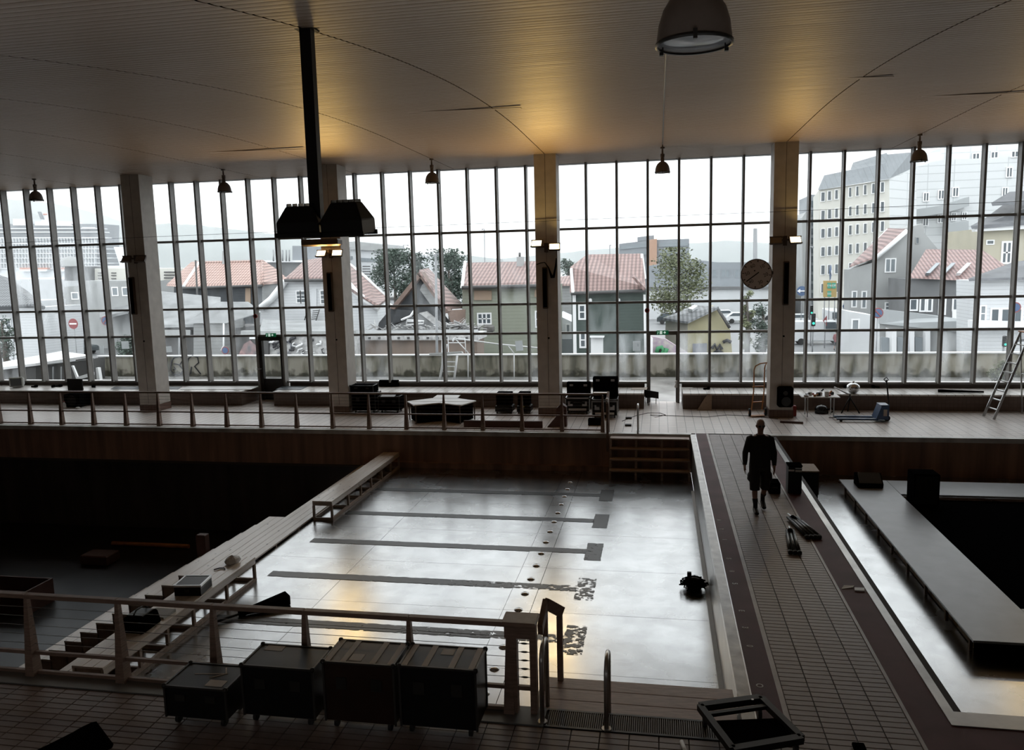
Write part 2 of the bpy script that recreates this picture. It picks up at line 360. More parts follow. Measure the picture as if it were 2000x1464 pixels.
# ceiling: dark roof deck above, slatted bays below
ys = [-4 + 0.5*i for i in range(68)] + [29.5]
b = MB(); vs = []; fs = []
for y in ys: vs += [(HX0-0.3, y, cz(y)+0.06), (HX1+0.3, y, cz(y)+0.06), (HX1+0.3, y, cz(y)+0.25), (HX0-0.3, y, cz(y)+0.25)]
for i in range(len(ys)-1):
    for k in range(4): fs.append((4*i+k, 4*i+(k+1)%4, 4*i+4+(k+1)%4, 4*i+4+k))
fs += [(3,2,1,0), tuple(4*(len(ys)-1)+k for k in range(4))]
ceiling = st(b.add(vs, fs).build('ceiling', 'black_matte'), 'curved hall ceiling of long narrow metal slats in bays', 'ceiling')
seams = [3.85 + 3.75*k for k in range(-10, 5)]
seams[0] = HX0; seams[-1] = HX1
prof = []; PITCH = 0.19; y = 2.0
sharp_rows = []
while y < WY:
    y1 = min(y + PITCH - 0.014, WY)
    prof.append((y, cz(y)+0.022)); 
    for k in range(7):
        t = k/6; yy = y + (y1-y)*t
        prof.append((yy, cz(yy) - 0.0055*(1-(2*t-1)**2)))
    prof.append((y1, cz(y1)+0.022))
    y += PITCH
for a, c in zip(seams[:-1], seams[1:]):
    vs = []; fs = []
    x0, x1 = a+0.012, c-0.012
    for yy, zz in prof: vs += [(x0, yy, zz), (x1, yy, zz)]
    for i in range(len(prof)-1): fs.append((2*i, 2*i+1, 2*i+3, 2*i+2))
    me = bpy.data.meshes.new('slat_panel'); me.from_pydata(vs, [], fs); me.update()
    me.polygons.foreach_set('use_smooth', [True]*len(fs)); me.set_sharp_from_angle(angle=math.radians(40))
    me.materials.append(MATS['ceiling_slat']); me.flip_normals()
    o = bpy.data.objects.new('slat_panel', me); COL.objects.link(o); o.parent = ceiling; o['kind'] = 'structure'
# a few slats hanging out of line
for (px, py, dx, dz, ry) in ((500, 292, 1.5, 0.05, 0.02), (905, 213, 1.3, 0.03, 0.0), (1950, 180, 1.6, 0.05, -0.02), (1690, 150, 0.5, 0.02, 0)):
    d = _ray(px, py)
    lo, hi = 6.0, 26.0
    for _ in range(40):
        mid = (lo+hi)/2; p = EYE + d*(mid/d.y)
        if p.z < cz(mid): lo = mid
        else: hi = mid
    p = EYE + d*(lo/d.y)
    b = MB(); n = 6
    b.hexa([(p.x-dx, p.y-0.06, p.z-0.004), (p.x+dx, p.y-0.06, p.z-0.02-dz), (p.x+dx, p.y+0.10, p.z-0.02-dz), (p.x-dx, p.y+0.10, p.z-0.004)],
           [(p.x-dx, p.y-0.06, p.z+0.006), (p.x+dx, p.y-0.06, p.z-0.01-dz), (p.x+dx, p.y+0.10, p.z-0.01-dz), (p.x-dx, p.y+0.10, p.z+0.006)])
    b.build('loose_slat', 'ceiling_slat', ceiling)

# outer walls of the hall
def slab(name, mt, label, cat, *bx): return st(MB().box(*bx).build(name, mt), label, cat)
slab('wall_left', 'hall_wall', 'dark side wall closing the deep end of the hall', 'wall', HX0-0.3, HX0, -4, 29.5, -4.2, 9)
slab('wall_right', 'hall_wall', 'dark side wall beyond the small pool', 'wall', HX1, HX1+0.3, -4, 29.5, -4.2, 9)
slab('wall_back', 'hall_wall', 'dark end wall behind the gallery', 'wall', HX0, HX1, -4.3, -4, -4.2, 9)
slab('floor_gallery', 'hall_wall', 'raised gallery floor the view is taken from', 'floor', HX0, HX1, -4, 0.6, 3.2, 3.45)
slab('trim_1', 'paint_frame', 'dark head beam above the glass wall', 'trim', HX0, HX1, WY-0.05, WY+0.35, 8.59, 8.9)

# columns
def column(x, label):
    c = thing('column', label, 'column', (x, 26.75, 0), kind='structure')
    b = MB(); w = 0.36
    prof = [(-w, -0.40), (w, -0.40), (w, 0.40), (-w, 0.40)]
    b.bev(x-w, x+w, 26.35, 27.15, 0.24, 8.62, 0.02)
    b.build('shaft', 'column_paint', c)
    MB().box(x-w-0.012, x+w+0.012, 26.335, 27.165, 0.0, 0.245).build('tiled_plinth', 'column_tile', c)
    MB().box(x-0.004, x+0.004, 26.345, 26.352, 0.3, 8.6).build('joint', 'dark_metal', c)
    MB().disc((x+0.03, 26.345, 2.62), 0.03, 'Y', 10, 0.02).build('bolt', 'black_matte', c)
    return c
for x, l in zip(COLX, ('concrete column far beside the ship view, off to the side', 'pale concrete column nearest the ship, with an unlit lamp pair', 'concrete column with lit lamps behind the hanging floodlights', 'concrete column between the olive house and the green house', 'concrete column carrying the round clock', 'concrete column past the stepladder, off to the side')): column(x, l)

# glazed wall, one window per bay of panes
MX0, MDX = -20.982, 1.08325
TZ = [0.75, 2.55, 3.63, 6.30, 8.59]
wins = [(-9, 2, 'leftmost glazed wall bay, ship and hills beyond'), (2, 9, 'glazed wall bay with the closed dark exit door'), (9, 16, 'glazed wall bay in front of the wrecked gable'), (16, 23, 'glazed wall bay with the open exit doorway'), (23, 35, 'glazed wall bay in front of the big hotel block')]
DOORS = {5: 'closed', 19: 'open'}
pane_cache = {}
def pane_mesh(w, h, mt):
    key = (round(w, 4), round(h, 4), mt)
    if key not in pane_cache:
        me = bpy.data.meshes.new('pane'); t = 0.004
        vs = [(x, y, z) for y in (-t, t) for x, z in ((0,0),(w,0),(w,h),(0,h))]
        me.from_pydata([vs[i] for i in range(4)], [], [(0,1,2,3)]); me.update(); me.materials.append(MATS[mt]); pane_cache[key] = me
    return pane_cache[key]
rnd = random.Random(3)
SMUDGE = {(-5,2): 2, (-4,1): 2, (-3,2): 2, (-4,2): 1, (-2,2): 2, (-2,1): 1, (1,1): 1, (17,0): 1, (18,0): 2, (20,0): 2, (21,0): 1, (22,0): 2, (24,0): 1, (25,0): 1, (26,0): 1, (27,0): 1, (28,0): 2, (29,0): 1, (9,0): 1, (12,0): 0}
mull_me = {}
for wi, (k0, k1, lab) in enumerate(wins):
    w = thing('window_%d' % (wi+1), lab, 'window', (MX0+k0*MDX, WY, 0.75), kind='structure')
    for k in range(k0, k1 + (1 if wi == 4 else 0)):
        x = MX0 + k*MDX
        if x > HX1: break
        z0 = 0.0 if k in (5, 6, 19, 20) else 0.72
        if z0 not in mull_me:
            b = MB(); b.box(-0.038, 0.038, -0.25, 0.0, z0, 8.6); b.box(-0.045, 0.045, -0.0, 0.05, z0, 8.6)
            q = b.build('mullion', 'paint_frame'); mull_me[z0] = q.data; bpy.data.objects.remove(q)
        o = bpy.data.objects.new('mullion', mull_me[z0]); COL.objects.link(o); o.parent = w; o.location = Vector((x, WY, 0)) - w.location
        for j, z in enumerate(TZ):
            if j == 4 or (k in DOORS and j == 0): continue
            key = ('t', j == 0)
            if key not in mull_me:
                b = MB()
                b.box(0.04, MDX-0.04, -0.10 if j else -0.12, 0.05, -0.042 if j else -0.06, 0.042 if j else 0.0)
                q = b.build('transom', 'paint_frame'); mull_me[key] = q.data; bpy.data.objects.remove(q)
            o = bpy.data.objects.new('transom', mull_me[key]); COL.objects.link(o); o.parent = w; o.location = Vector((x, WY, z)) - w.location
        for j in range(4):
            if k in DOORS and j == 0: continue
            d = SMUDGE.get((k, j), 0 if rnd.random() < 0.8 else 1)
            mt = ('glass_clean', 'glass_dirty', 'glass_smudged')[d]
            o = bpy.data.objects.new('pane', pane_mesh(MDX-0.06, TZ[j+1]-TZ[j]-0.05, mt)); COL.objects.link(o); o.parent = w
            o.location = Vector((x+0.03, WY+0.01, TZ[j]+0.025)) - w.location
# outer sill ledge, bright and wet
slab('trim_2', 'bright_white', 'wet white sill ledge outside the glass wall, deep end part', 'trim', HX0, MX0+5*MDX, WY+0.05, WY+0.28, 0.66, 0.735)
slab('trim_3', 'bright_white', 'wet white sill ledge outside the glass wall, middle part', 'trim', MX0+6*MDX, MX0+19*MDX, WY+0.05, WY+0.28, 0.66, 0.735)
slab('trim_4', 'bright_white', 'wet white sill ledge outside the glass wall, hotel part', 'trim', MX0+20*MDX, HX1, WY+0.05, WY+0.28, 0.66, 0.735)
# wall below the glass and the tiled bench ledge in front of it
for i, (a, c, lab) in enumerate(((HX0, MX0+5*MDX-0.12, 'deep end of the hall'), (MX0+6*MDX+0.12, MX0+19*MDX-0.12, 'middle of the hall between both exits'), (MX0+20*MDX+0.12, HX1, 'beside the open exit and ladder'))):
    o = st(MB().box(a, c, WY-0.02, WY+0.05, 0.55, 0.72).build('wall_sill_%d' % (i+1), 'brown_metal'), 'brown band under the glass, ' + lab, 'wall')
    p = thing('wall_bench_%d' % (i+1), 'tiled bench ledge under the windows, ' + lab, 'ledge', (a, 27.75, 0), kind='structure')
    MB().box(a, c, 27.75, WY+0.05, 0.0, 0.50).build('tiled_front', 'bench_tile_face', p)
    MB().box(a, c, 27.70, WY-0.02, 0.50, 0.55).build('tiled_top', 'bench_tile_top', p)

# exit doors
d1 = thing('door_1', 'closed dark framed exit door with glass upper half', 'door', (MX0+5*MDX, WY-0.02, 0), kind='structure')
x0, x1 = MX0+5*MDX, MX0+6*MDX
b = MB(); b.box(x0+0.03, x0+0.16, WY-0.16, WY+0.03, 0, 2.52); b.box(x1-0.16, x1-0.03, WY-0.16, WY+0.03, 0, 2.52); b.box(x0+0.16, x1-0.16, WY-0.16, WY+0.03, 2.36, 2.52); b.box(x0+0.16, x1-0.16, WY-0.1, WY+0.02, 0, 0.85)
b.build('door_leaf', 'dark_metal', d1)
MB().add([(x0+0.16, WY-0.03, 0.85), (x1-0.16, WY-0.03, 0.85), (x1-0.16, WY-0.03, 2.36), (x0+0.16, WY-0.03, 2.36)], [(0,1,2,3)]).build('pane', 'glass_clean', d1)
b = MB(); b.tube([(x0+0.09, WY-0.18, 1.25), (x0+0.09, WY-0.26, 1.25), (x0-0.05, WY-0.26, 1.25)], 0.02); b.build('door_handle', 'alu', d1)
d2 = thing('door_2', 'open exit doorway with its leaf swung outwards', 'door', (MX0+19*MDX, WY, 0), kind='structure')
x0, x1 = MX0+19*MDX, MX0+20*MDX
b = MB(); b.box(x0+0.03, x0+0.09, WY-0.12, WY+0.05, 0, 2.52); b.box(x1-0.09, x1-0.03, WY-0.12, WY+0.05, 0, 2.52); b.box(x0+0.09, x1-0.09, WY-0.12, WY+0.05, 2.45, 2.52)
b.build('door_frame', 'paint_frame', d2)
b = MB(); b.box(x0-0.02, x0+0.03, WY+0.06, WY+1.05, 0.02, 0.5); b.box(x0-0.02, x0+0.03, WY+0.06, WY+0.15, 0.5, 2.45); b.box(x0-0.02, x0+0.03, WY+0.96, WY+1.05, 0.5, 2.45); b.box(x0-0.02, x0+0.03, WY+0.15, WY+0.96, 2.36, 2.45)
b.build('door_leaf', 'paint_frame', d2)
def exit_sign(px, py, label):
    p = YP(px, py, WY-0.14); s = thing('exit_sign', label, 'sign', p, 'green exit signs')
    MB().box(p.x-0.21, p.x+0.21, p.y-0.02, p.y+0.03, p.z-0.075, p.z+0.075).build('sign_plate', 'green_sign', s)
    y = p.y-0.024
    b = MB()   # running figure, door and arrow
    b.box(p.x-0.10, p.x-0.01, y, y+0.003, p.z-0.055, p.z+0.055); b.build('door_symbol', 'sign_white', s)
    b = MB(); b.add([(p.x+0.03, y, p.z+0.0), (p.x+0.075, y, p.z-0.045), (p.x+0.12, y, p.z), (p.x+0.075, y, p.z+0.05)], [(0,1,2,3)]).build('arrow_symbol', 'sign_white', s)
    b = MB(); b.tube([(p.x-0.16, y, p.z+0.045), (p.x-0.155, y, p.z-0.0), (p.x-0.18, y, p.z-0.05)], 0.01, 6); b.build('figure_symbol', 'sign_white', s)
exit_sign(529, 654, 'small green exit sign above the closed dark door')
exit_sign(1294, 649, 'small green exit sign above the open doorway')

# ---------------------------------------------------------------- decks
PY1, PY0 = 23.55, 8.45                       # pool far and near edge
PX1 = 0.93                                   # main pool end wall
slab('floor_far_deck', 'deck_tile_far', 'pale tiled deck between the pools and the glass wall', 'floor', HX0, HX1, 23.72, 29.3, -0.35, 0.0)
slab('trim_5', 'nosing', 'pale pool edge nosing along the far deck, main pool', 'trim', HX0, PX1-2.3, 23.45, 23.72, -0.12, 0.012)
slab('trim_6', 'nosing', 'pale pool edge nosing behind the open wooden steps', 'trim', PX1-2.3, PX1, 23.50, 23.72, -0.12, 0.012)
slab('trim_7', 'nosing', 'pale pool edge nosing along the small pool', 'trim', 3.12, HX1, 23.50, 23.72, -0.12, 0.012)
slab('floor_walkway_base', 'grout', 'dark bed under the walkway between the pools', 'floor', PX1+0.02, 3.30, 8.42, 23.72, -0.35, -0.012)
slab('floor_red_band_3', 'red_band', 'dark red band along the near side of the small pool', 'floor', 3.095, HX1, 8.07, 8.70, -0.35, 0.002)
slab('floor_near_base', 'grout', 'dark bed under the tiles of the near deck', 'floor', HX0, HX1, 0.6, 8.42, -0.35, -0.012)

tile_me = {}
def tile_mesh(w, d, h=0.012, c=0.0025, mt='tile_piece'):
    key = (w, d, mt)
    if key not in tile_me:
        q = MB().bev(-w/2, w/2, -d/2, d/2, -h, 0.0, c).build('tile', mt); tile_me[key] = q.data; bpy.data.objects.remove(q)
    return tile_me[key]
def lay_tiles(parent_name, label, cells, limit, mt='tile_piece'):
    """cells: (x, y, w, d) nearest first; the first ones are tiles of their own, the rest one mesh"""
    root = thing(parent_name, label, 'floor', (0, 0, 0), kind='structure')
    for (x, y, w, d) in cells[:limit]:
        o = bpy.data.objects.new('tile', tile_mesh(w, d, mt=mt)); COL.objects.link(o); o.parent = root; o.location = (x, y, 0)
    b = MB()
    for (x, y, w, d) in cells[limit:]: b.box(x-w/2, x+w/2, y-d/2, y+d/2, -0.012, 0.0)
    if b.v: b.build('tile_field', mt, root, kind='stuff')
    return root
ROW = 0.105; J = 0.011
wx = [(1.375, 0.085)] + [(1.475+0.311*i+0.1555-0.05, 0.311) for i in range(4)]
cells = []
for r in range(int((23.70-8.06)/ROW)):
    y = 8.06 + ROW*(r+0.5)
    for x, w in ((1.5805, 0.300), (1.8915, 0.300), (2.2025, 0.300), (2.5135, 0.300)): cells.append((x, y, w, ROW-J))
lay_tiles('floor_walkway', 'brown tiled walkway running between the two pools', cells, 296)
slab('trim_8', 'tile_border', 'narrow pale edging strip beside the numbered red band', 'trim', 1.362, 1.422, 8.07, 23.72, -0.05, 0.004)
slab('trim_9', 'tile_border', 'narrow pale edging strip beside the plain red band', 'trim', 2.672, 2.712, 8.07, 23.72, -0.05, 0.004)
slab('floor_red_band_1', 'red_band', 'dark red band with painted characters beside the main pool', 'floor', 1.062, 1.362, 8.07, 23.70, -0.05, 0.002)
slab('floor_red_band_2', 'red_band', 'plain dark red band beside the small pool', 'floor', 2.712, 3.095, 8.07, 23.70, -0.05, 0.002)
slab('trim_10', 'alu', 'thin metal edge between coping and red band', 'trim', 1.048, 1.062, 8.42, 23.70, -0.05, 0.006)
slab('trim_11', 'coping', 'worn pale coping of the main pool end wall', 'trim', 0.90, 1.048, 8.42, 23.55, -0.10, 0.004)
# near deck tiles: the ones in clear view first
near = []
for r in range(24):
    y = 8.06 - ROW*(r+0.5)
    for cidx in range(-46, 20):
        x = 0.155 + 0.311*cidx
        near.append((x, y, 0.300, ROW-J))
def prio(c):
    x, y = c[0], c[1]
    vis = (-8.6 < x < -5.1 and y > 6.7) or (-1.9 < x < 3.6 and y > 7.3)
    return (0 if vis else 1, -y)
near.sort(key=prio)
lay_tiles('floor_near_deck', 'brown tiled near deck under the flight cases', near, 290)
slab('trim_12', 'grey_paint', 'dark pool edge kerb of the near deck, deep end', 'trim', HX0, -1.25, 8.07, 8.43, -0.06, 0.012)
g = thing('drain_grating', 'dark ribbed drain grating along the near pool edge by the ladder', 'grating', (-1.2, 8.25, 0), kind='structure')
b = MB()
for i in range(96):
    x = -1.22 + 0.0232*i; b.box(x, x+0.012, 8.10, 8.40, -0.012, 0.006)
b.build('grating_bars', 'brown_metal', g, kind='stuff')
b = MB(); b.box(-1.24, 1.03, 8.07, 8.10, -0.02, 0.008); b.box(-1.24, 1.03, 8.40, 8.43, -0.02, 0.008); b.build('grating_frame', 'dark_metal', g)

# painted characters on the red band, read from the pool
for ch, px, py in zip('O03E58SIYA', (1483, 1464, 1455, 1448, 1435, 1429, 1423, 1415, 1409, 1404), (1338, 1261, 1225, 1192, 1139, 1115, 1090, 1053, 1033, 1015)):
    p = Z(px, py, 0.004)
    o = text_mesh(ch, 0.115, (p.x, p.y, 0.0035), RZ(-math.pi/2), 'mark_white', name='painted_character', thick=0.0008, bold=0.002)
    st(o, 'white painted character %s on the red band' % {'O': 'O', '0': 'zero', '3': 'three', '5': 'five', '8': 'eight'}.get(ch, ch), 'marking')

# ---------------------------------------------------------------- main pool
SZ, DZ, SX = -1.15, -3.57, -9.21
pf = thing('floor_shallow', 'bright steel floor of the emptied shallow pool', 'floor', (0, 0, 0), kind='structure')
xs = [SX, -6.3, -2.78, -2.28, PX1]; yl = [23.55, 19.9, 17.7, 15.6, 13.5, 11.4, PY0]
for i in range(len(xs)-1):
    for j in range(len(yl)-1):
        MB().box(xs[i]+0.004, xs[i+1]-0.004, yl[j+1]+0.004, yl[j]-0.004, SZ-0.05, SZ + (0.004 if i == 2 else 0)).build('panel', 'steel_floor', pf)
MB().box(SX, PX1, PY0, PY1, SZ-0.2, SZ-0.02).build('bed', 'black_matte', pf)
b = MB().lathe([(0.0001, 0.03), (0.05, 0.028), (0.075, 0.012), (0.08, 0.0)], n=14); q = b.build('drain_cap', 'steel_floor'); capme = q.data; bpy.data.objects.remove(q)
for i in range(19):
    o = bpy.data.objects.new('drain_cap', capme); COL.objects.link(o); o.parent = pf; o.location = (-2.5, 9.2 + 0.72*i, SZ+0.004)
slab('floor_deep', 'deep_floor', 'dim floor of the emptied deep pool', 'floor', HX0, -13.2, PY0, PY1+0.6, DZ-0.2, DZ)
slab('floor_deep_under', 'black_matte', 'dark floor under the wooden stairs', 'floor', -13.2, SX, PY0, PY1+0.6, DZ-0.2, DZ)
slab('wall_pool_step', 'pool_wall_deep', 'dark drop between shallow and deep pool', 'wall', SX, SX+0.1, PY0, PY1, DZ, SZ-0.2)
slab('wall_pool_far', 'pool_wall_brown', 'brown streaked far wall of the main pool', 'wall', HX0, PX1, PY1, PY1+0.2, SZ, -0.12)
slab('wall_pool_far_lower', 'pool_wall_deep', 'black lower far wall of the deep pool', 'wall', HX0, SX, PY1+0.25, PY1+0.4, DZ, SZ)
slab('trim_13', 'brown_metal', 'thin brown ledge on the far wall of the deep pool', 'trim', HX0, SX-0.02, PY1-0.05, PY1+0.25, SZ-0.05, SZ+0.02)
slab('trim_14', 'pool_wall_brown', 'brown skirting step at the far end of the shallow floor', 'trim', SX, PX1-2.35, PY1-0.16, PY1, SZ, SZ+0.17)
slab('wall_pool_near', 'pool_wall_deep', 'hidden near wall of the main pool', 'wall', HX0, PX1, PY0-0.2, PY0, DZ, -0.06)
slab('wall_pool_end', 'steel_wall', 'brushed steel end wall of the shallow pool', 'wall', PX1, PX1+0.09, PY0, PY1, SZ, -0.10)
slab('trim_15', 'bright_white', 'white sealing strip along the foot of the steel end wall', 'trim', PX1-0.075, PX1-0.002, 10.4, 21.5, SZ, SZ+0.035)
LY = (20.95, 18.76, 16.65, 14.62, 12.50)
for i, y in enumerate(LY):
    lane = thing('lane_marking', 'dark painted lane line, %s counted from the glass wall' % ('first', 'second', 'third', 'fourth', 'fifth')[i], 'marking', (0, 0, 0), 'lane lines on the steel floor', kind='structure')
    x0 = -7.9; nseg = 90
    b = MB(); vs = []; fs = []; rr = random.Random(i); hw = 0.125
    for k in range(nseg+1):
        x = x0 + (-1.55-x0)*k/nseg
        vs += [(x, y-hw-rr.random()*0.02, SZ+0.0065), (x, y+hw+rr.random()*0.02, SZ+0.0065)]
    for k in range(nseg): fs.append((2*k, 2*k+2, 2*k+3, 2*k+1))
    b.add(vs, fs).build('line', 'lane_paint_%d' % i, lane)
    b = MB(); vs = []; fs = []
    for k in range(31):
        yy = y-0.52+1.04*k/30; vs += [(-1.55-rr.random()*0.02, yy, SZ+0.0065), (-1.22+rr.random()*0.02, yy, SZ+0.0065)]
    for k in range(30): fs.append((2*k, 2*k+1, 2*k+3, 2*k+2))
    b.add(vs, fs).build('crossbar', 'lane_paint_%d' % i, lane)

# ---------------------------------------------------------------- small pool
QZ = -1.12
slab('floor_small_pool', 'steel_floor', 'bright steel floor of the small pool', 'floor', 3.12, HX1, 8.78, 23.55, QZ-0.2, QZ)
slab('wall_small_pool_far', 'pool_wall_brown', 'brown streaked far wall of the small pool', 'wall', 3.12, HX1, 23.55, 23.75, QZ, -0.12)
slab('wall_small_pool_side', 'steel_wall', 'hidden side wall of the small pool', 'wall', 3.10, 3.14, 8.78, 23.55, QZ, -0.03)
slab('wall_small_pool_near', 'steel_wall', 'hidden near wall of the small pool', 'wall', 3.10, HX1, 8.70, 8.76, QZ, -0.03)
slab('trim_16', 'steel_wall', 'grey steel rim along the side of the small pool', 'trim', 3.095, 3.205, 8.70, 22.9, -0.03, 0.012)
slab('trim_17', 'steel_wall', 'grey steel rim along the near side of the small pool', 'trim', 3.205, HX1, 8.70, 8.98, -0.03, 0.012)
# ================================================================ THINGS IN THE HALL
# ---------------------------------------------------------------- wooden benches, stage and stairs in the pool
def bench(y0, y1, legs, label):
    r = thing('wooden_bench', label, 'bench', (-8.23, y0, SZ), 'long pine benches in the pool')
    xl, xr, zt = -8.50, -7.98, -0.65
    for i in range(3):
        w = (xr-xl)/3; MB().bev(xl+i*w+0.003, xl+(i+1)*w-0.003, y0, y1, zt-0.035, zt, 0.004).build('plank', 'pine', r)
    for x in (xl+0.02, xr-0.02): MB().box(x-0.02, x+0.02, y0+0.01, y1-0.01, zt-0.13, zt-0.036).build('apron', 'pine', r)
    for x in (xl+0.02, xr-0.02): MB().box(x-0.024, x+0.024, y0+0.01, y1-0.01, SZ+0.002, SZ+0.075).build('foot_rail', 'pine_frame', r)
    for y in legs:
        for x in (xl+0.022, xr-0.022): MB().box(x-0.025, x+0.025, y-0.028, y+0.028, SZ+0.076, zt-0.131).build('leg', 'pine_frame', r)
        MB().box(xl+0.046, xr-0.046, y-0.022, y+0.022, SZ+0.002, SZ+0.07).build('cross_rail', 'pine_frame', r)
        MB().box(xl+0.046, xr-0.046, y-0.022, y+0.022, zt-0.12, zt-0.04).build('cross_rail', 'pine_frame', r)
    return r
bench(18.06, 23.36, (18.09, 19.16, 20.05, 20.86, 21.73, 22.55, 23.32), 'long pine bench against the far pool wall, nothing on it')
bench(9.7, 14.22, (14.18, 13.13, 12.03, 11.27, 10.55, 9.75), 'long pine bench by the near railing, a case lying on it')

PZ = -1.07
stg = thing('wooden_stage', 'low pine walkway of long boards beside the benches', 'stage', (-8.9, 9.0, SZ))
px = [-8.525, -8.70, -8.88, -9.06, -9.22]
for i in range(4): MB().bev(px[i+1]+0.003, px[i]-0.003, 8.9, 23.30, PZ-0.04, PZ, 0.004).build('plank', 'pine', stg)
for y in [9.2+1.16*i for i in range(13)]: MB().box(-9.2, -8.53, y-0.03, y+0.03, SZ+0.001, PZ-0.041).build('joist', 'pine_frame', stg)
stairs = thing('wooden_stairs', 'wide pine stairs going down into the dark deep pool', 'stairs', (-9.4, 14.1, SZ))
YA_, YB_ = 14.1, 18.0; NST = 10; RUN, RISE = 0.403, 0.2275
MB().bev(-9.65, -9.44, YA_, YB_, PZ-0.04, PZ, 0.004).build('tread', 'pine', stairs)
MB().bev(-9.434, -9.226, YA_, YB_, PZ-0.04, PZ, 0.004).build('tread', 'pine', stairs)
for k in range(1, NST+1):
    xa = -9.65 - RUN*(k-1); xb = -9.65 - RUN*k; z = PZ - RISE*k
    for q in range(2):
        a = xa + 0.02 - (xa+0.02-xb)*q/2; c = xa + 0.02 - (xa+0.02-xb)*(q+1)/2
        MB().bev(c+0.002, a-0.002, YA_, YB_, z-0.04, z, 0.004).build('tread', 'pine', stairs)
    MB().box(xa-0.0, xa+0.018, YA_+0.01, YB_-0.01, z+0.001, z+RISE-0.041).build('riser', 'pine_frame', stairs)
for yy in (YA_+0.02, (YA_+YB_)/2, YB_-0.06):
    for k in range(0, NST+1):
        xa = -9.23 if k == 0 else -9.65 - RUN*(k-1); xb = -9.65 - RUN*k; z = PZ - RISE*k - 0.041
        zb = max(DZ, z-0.62) if k else max(DZ, z-0.06)
        if k == 0: zb = z-0.5
        MB().box(xb+0.03, xa-0.002, yy, yy+0.04, zb, z).build('stringer_board', 'pine_frame', stairs)

def open_steps(y_top, sgn, label, fr):
    """four open treads between side strings"""
    r = thing('wooden_steps', label, 'steps', (-0.3, y_top, SZ), 'open wooden steps into the shallow pool')
    xa, xb = -1.42, 0.86
    zz = [-0.05, -0.325, -0.60, -0.875]
    for i in range(4):
        y1 = y_top - sgn*fr[i]; y0 = y_top - sgn*(fr[i]-0.30 if i else 0.02)
        nb = 3 if i == 0 else 2
        for q in range(nb):
            a = y0 + (y1-y0)*q/nb; c = y0 + (y1-y0)*(q+1)/nb
            MB().bev(xa, xb, min(a, c)+0.003, max(a, c)-0.003, zz[i]-0.045, zz[i], 0.005).build('tread', 'step_wood', r)
    for x in (xa+0.02, xa+0.76, xb-0.78, xb-0.02):
        for i in range(4):
            y1 = y_top - sgn*(fr[i]-0.03); y0 = y_top - sgn*(fr[i]-0.28 if i else 0.03)
            MB().box(x-0.03, x+0.03, min(y0, y1), max(y0, y1), SZ+0.002 if i == 3 else zz[i+1]+0.002, zz[i]-0.047).build('support', 'step_wood', r)
    return r
open_steps(23.47, 1, 'open wooden steps at the far end of the shallow pool', (0.36, 0.50, 0.70, 0.92))
open_steps(8.46, -1, 'open wooden steps at the near pool edge beside the ladder rails', (0.78, 0.98, 1.2, 1.42))

# ---------------------------------------------------------------- railings
def railing(y, xs, top, mid, label, end_post=True, low=0.06):
    r = thing('railing', label, 'railing', (xs[0], y, 0), 'timber railings along the pool edges')
    x0, x1 = xs[0], xs[-1]
    for a, c in zip(xs[:-1], xs[1:]):
        MB().bev(a+0.001, c-0.001, y-0.045, y+0.045, top-0.055, top, 0.008).build('top_rail', 'rail_wood', r)
        MB().box(a+0.03, c-0.03, y-0.02, y+0.02, mid-0.022, mid+0.022).build('middle_rail', 'rail_wood', r)
        MB().box(a+0.045, c-0.045, y-0.02, y+0.02, low-0.02, low+0.02).build('bottom_rail', 'rail_wood', r)
    for x in xs:
        b = MB(); b.hexa([(x-0.062, y-0.09, 0.012), (x+0.062, y-0.09, 0.012), (x+0.062, y+0.06, 0.012), (x-0.062, y+0.06, 0.012)], [(x-0.022, y-0.03, top-0.056), (x+0.022, y-0.03, top-0.056), (x+0.022, y+0.03, top-0.056), (x-0.022, y+0.03, top-0.056)])
        b.build('post', 'rail_wood', r)
    for i in range(5):
        z = mid + (top-0.06-mid)*(i+1)/6; MB().tube([(x0, y, z), (x1, y, z)], 0.0035, 5).build('wire', 'wire_steel', r)
    return r
fx = [-1.67 - 1.232*i for i in range(24)][::-1]
rl = railing(23.74, fx, 1.17, 0.49, 'long timber and wire railing on the far deck')
MB().bev(-1.95, -1.52, 23.66, 23.84, 1.171, 1.21, 0.01).build('end_cap', 'pine', rl)
# return of the far railing down the steps
for yy, zb, zt in ((23.30, -0.5, 1.0), (23.74, 0.012, 1.16)):
    MB().bar((-1.50, yy, zb), (-1.50, yy, zt), 0.07, 0.09).build('stair_post', 'rail_wood', rl)
MB().bar((-1.50, 23.80, 1.19), (-1.50, 23.22, 0.92), 0.075, 0.1).build('stair_handrail', 'rail_wood', rl)
b = MB(); b.tube([(-1.50, 23.24, 0.95), (-1.50, 23.24, 1.12)], 0.035, 8); b.build('stair_cap', 'chrome', rl)
nx = [-14.3, -13.0, -11.7, -10.4, -9.12, -7.84, -6.56, -5.28, -4.10, -2.82, -1.66]
rn = railing(8.33, nx, 1.075, 0.295, 'timber and wire railing on the near deck behind the flight cases', low=0.035)
b = MB(); b.bev(-1.72, -1.33, 8.20, 8.50, 1.06, 1.115, 0.012); b.build('end_cap', 'rail_wood', rn)
MB().box(-1.70, -1.36, 8.27, 8.33, 0.90, 1.058).build('end_apron', 'rail_wood', rn)
MB().bar((-1.38, 8.33, 0.01), (-1.38, 8.33, 1.058), 0.075, 0.11).build('end_post', 'rail_wood', rn)
MB().bar((-1.60, 8.33, 0.01), (-1.60, 8.33, 1.058), 0.075, 0.11).build('end_post', 'rail_wood', rn)
MB().box(-1.56, -1.42, 8.31, 8.35, 0.27, 0.32).build('middle_rail', 'rail_wood', rn)
b = MB()
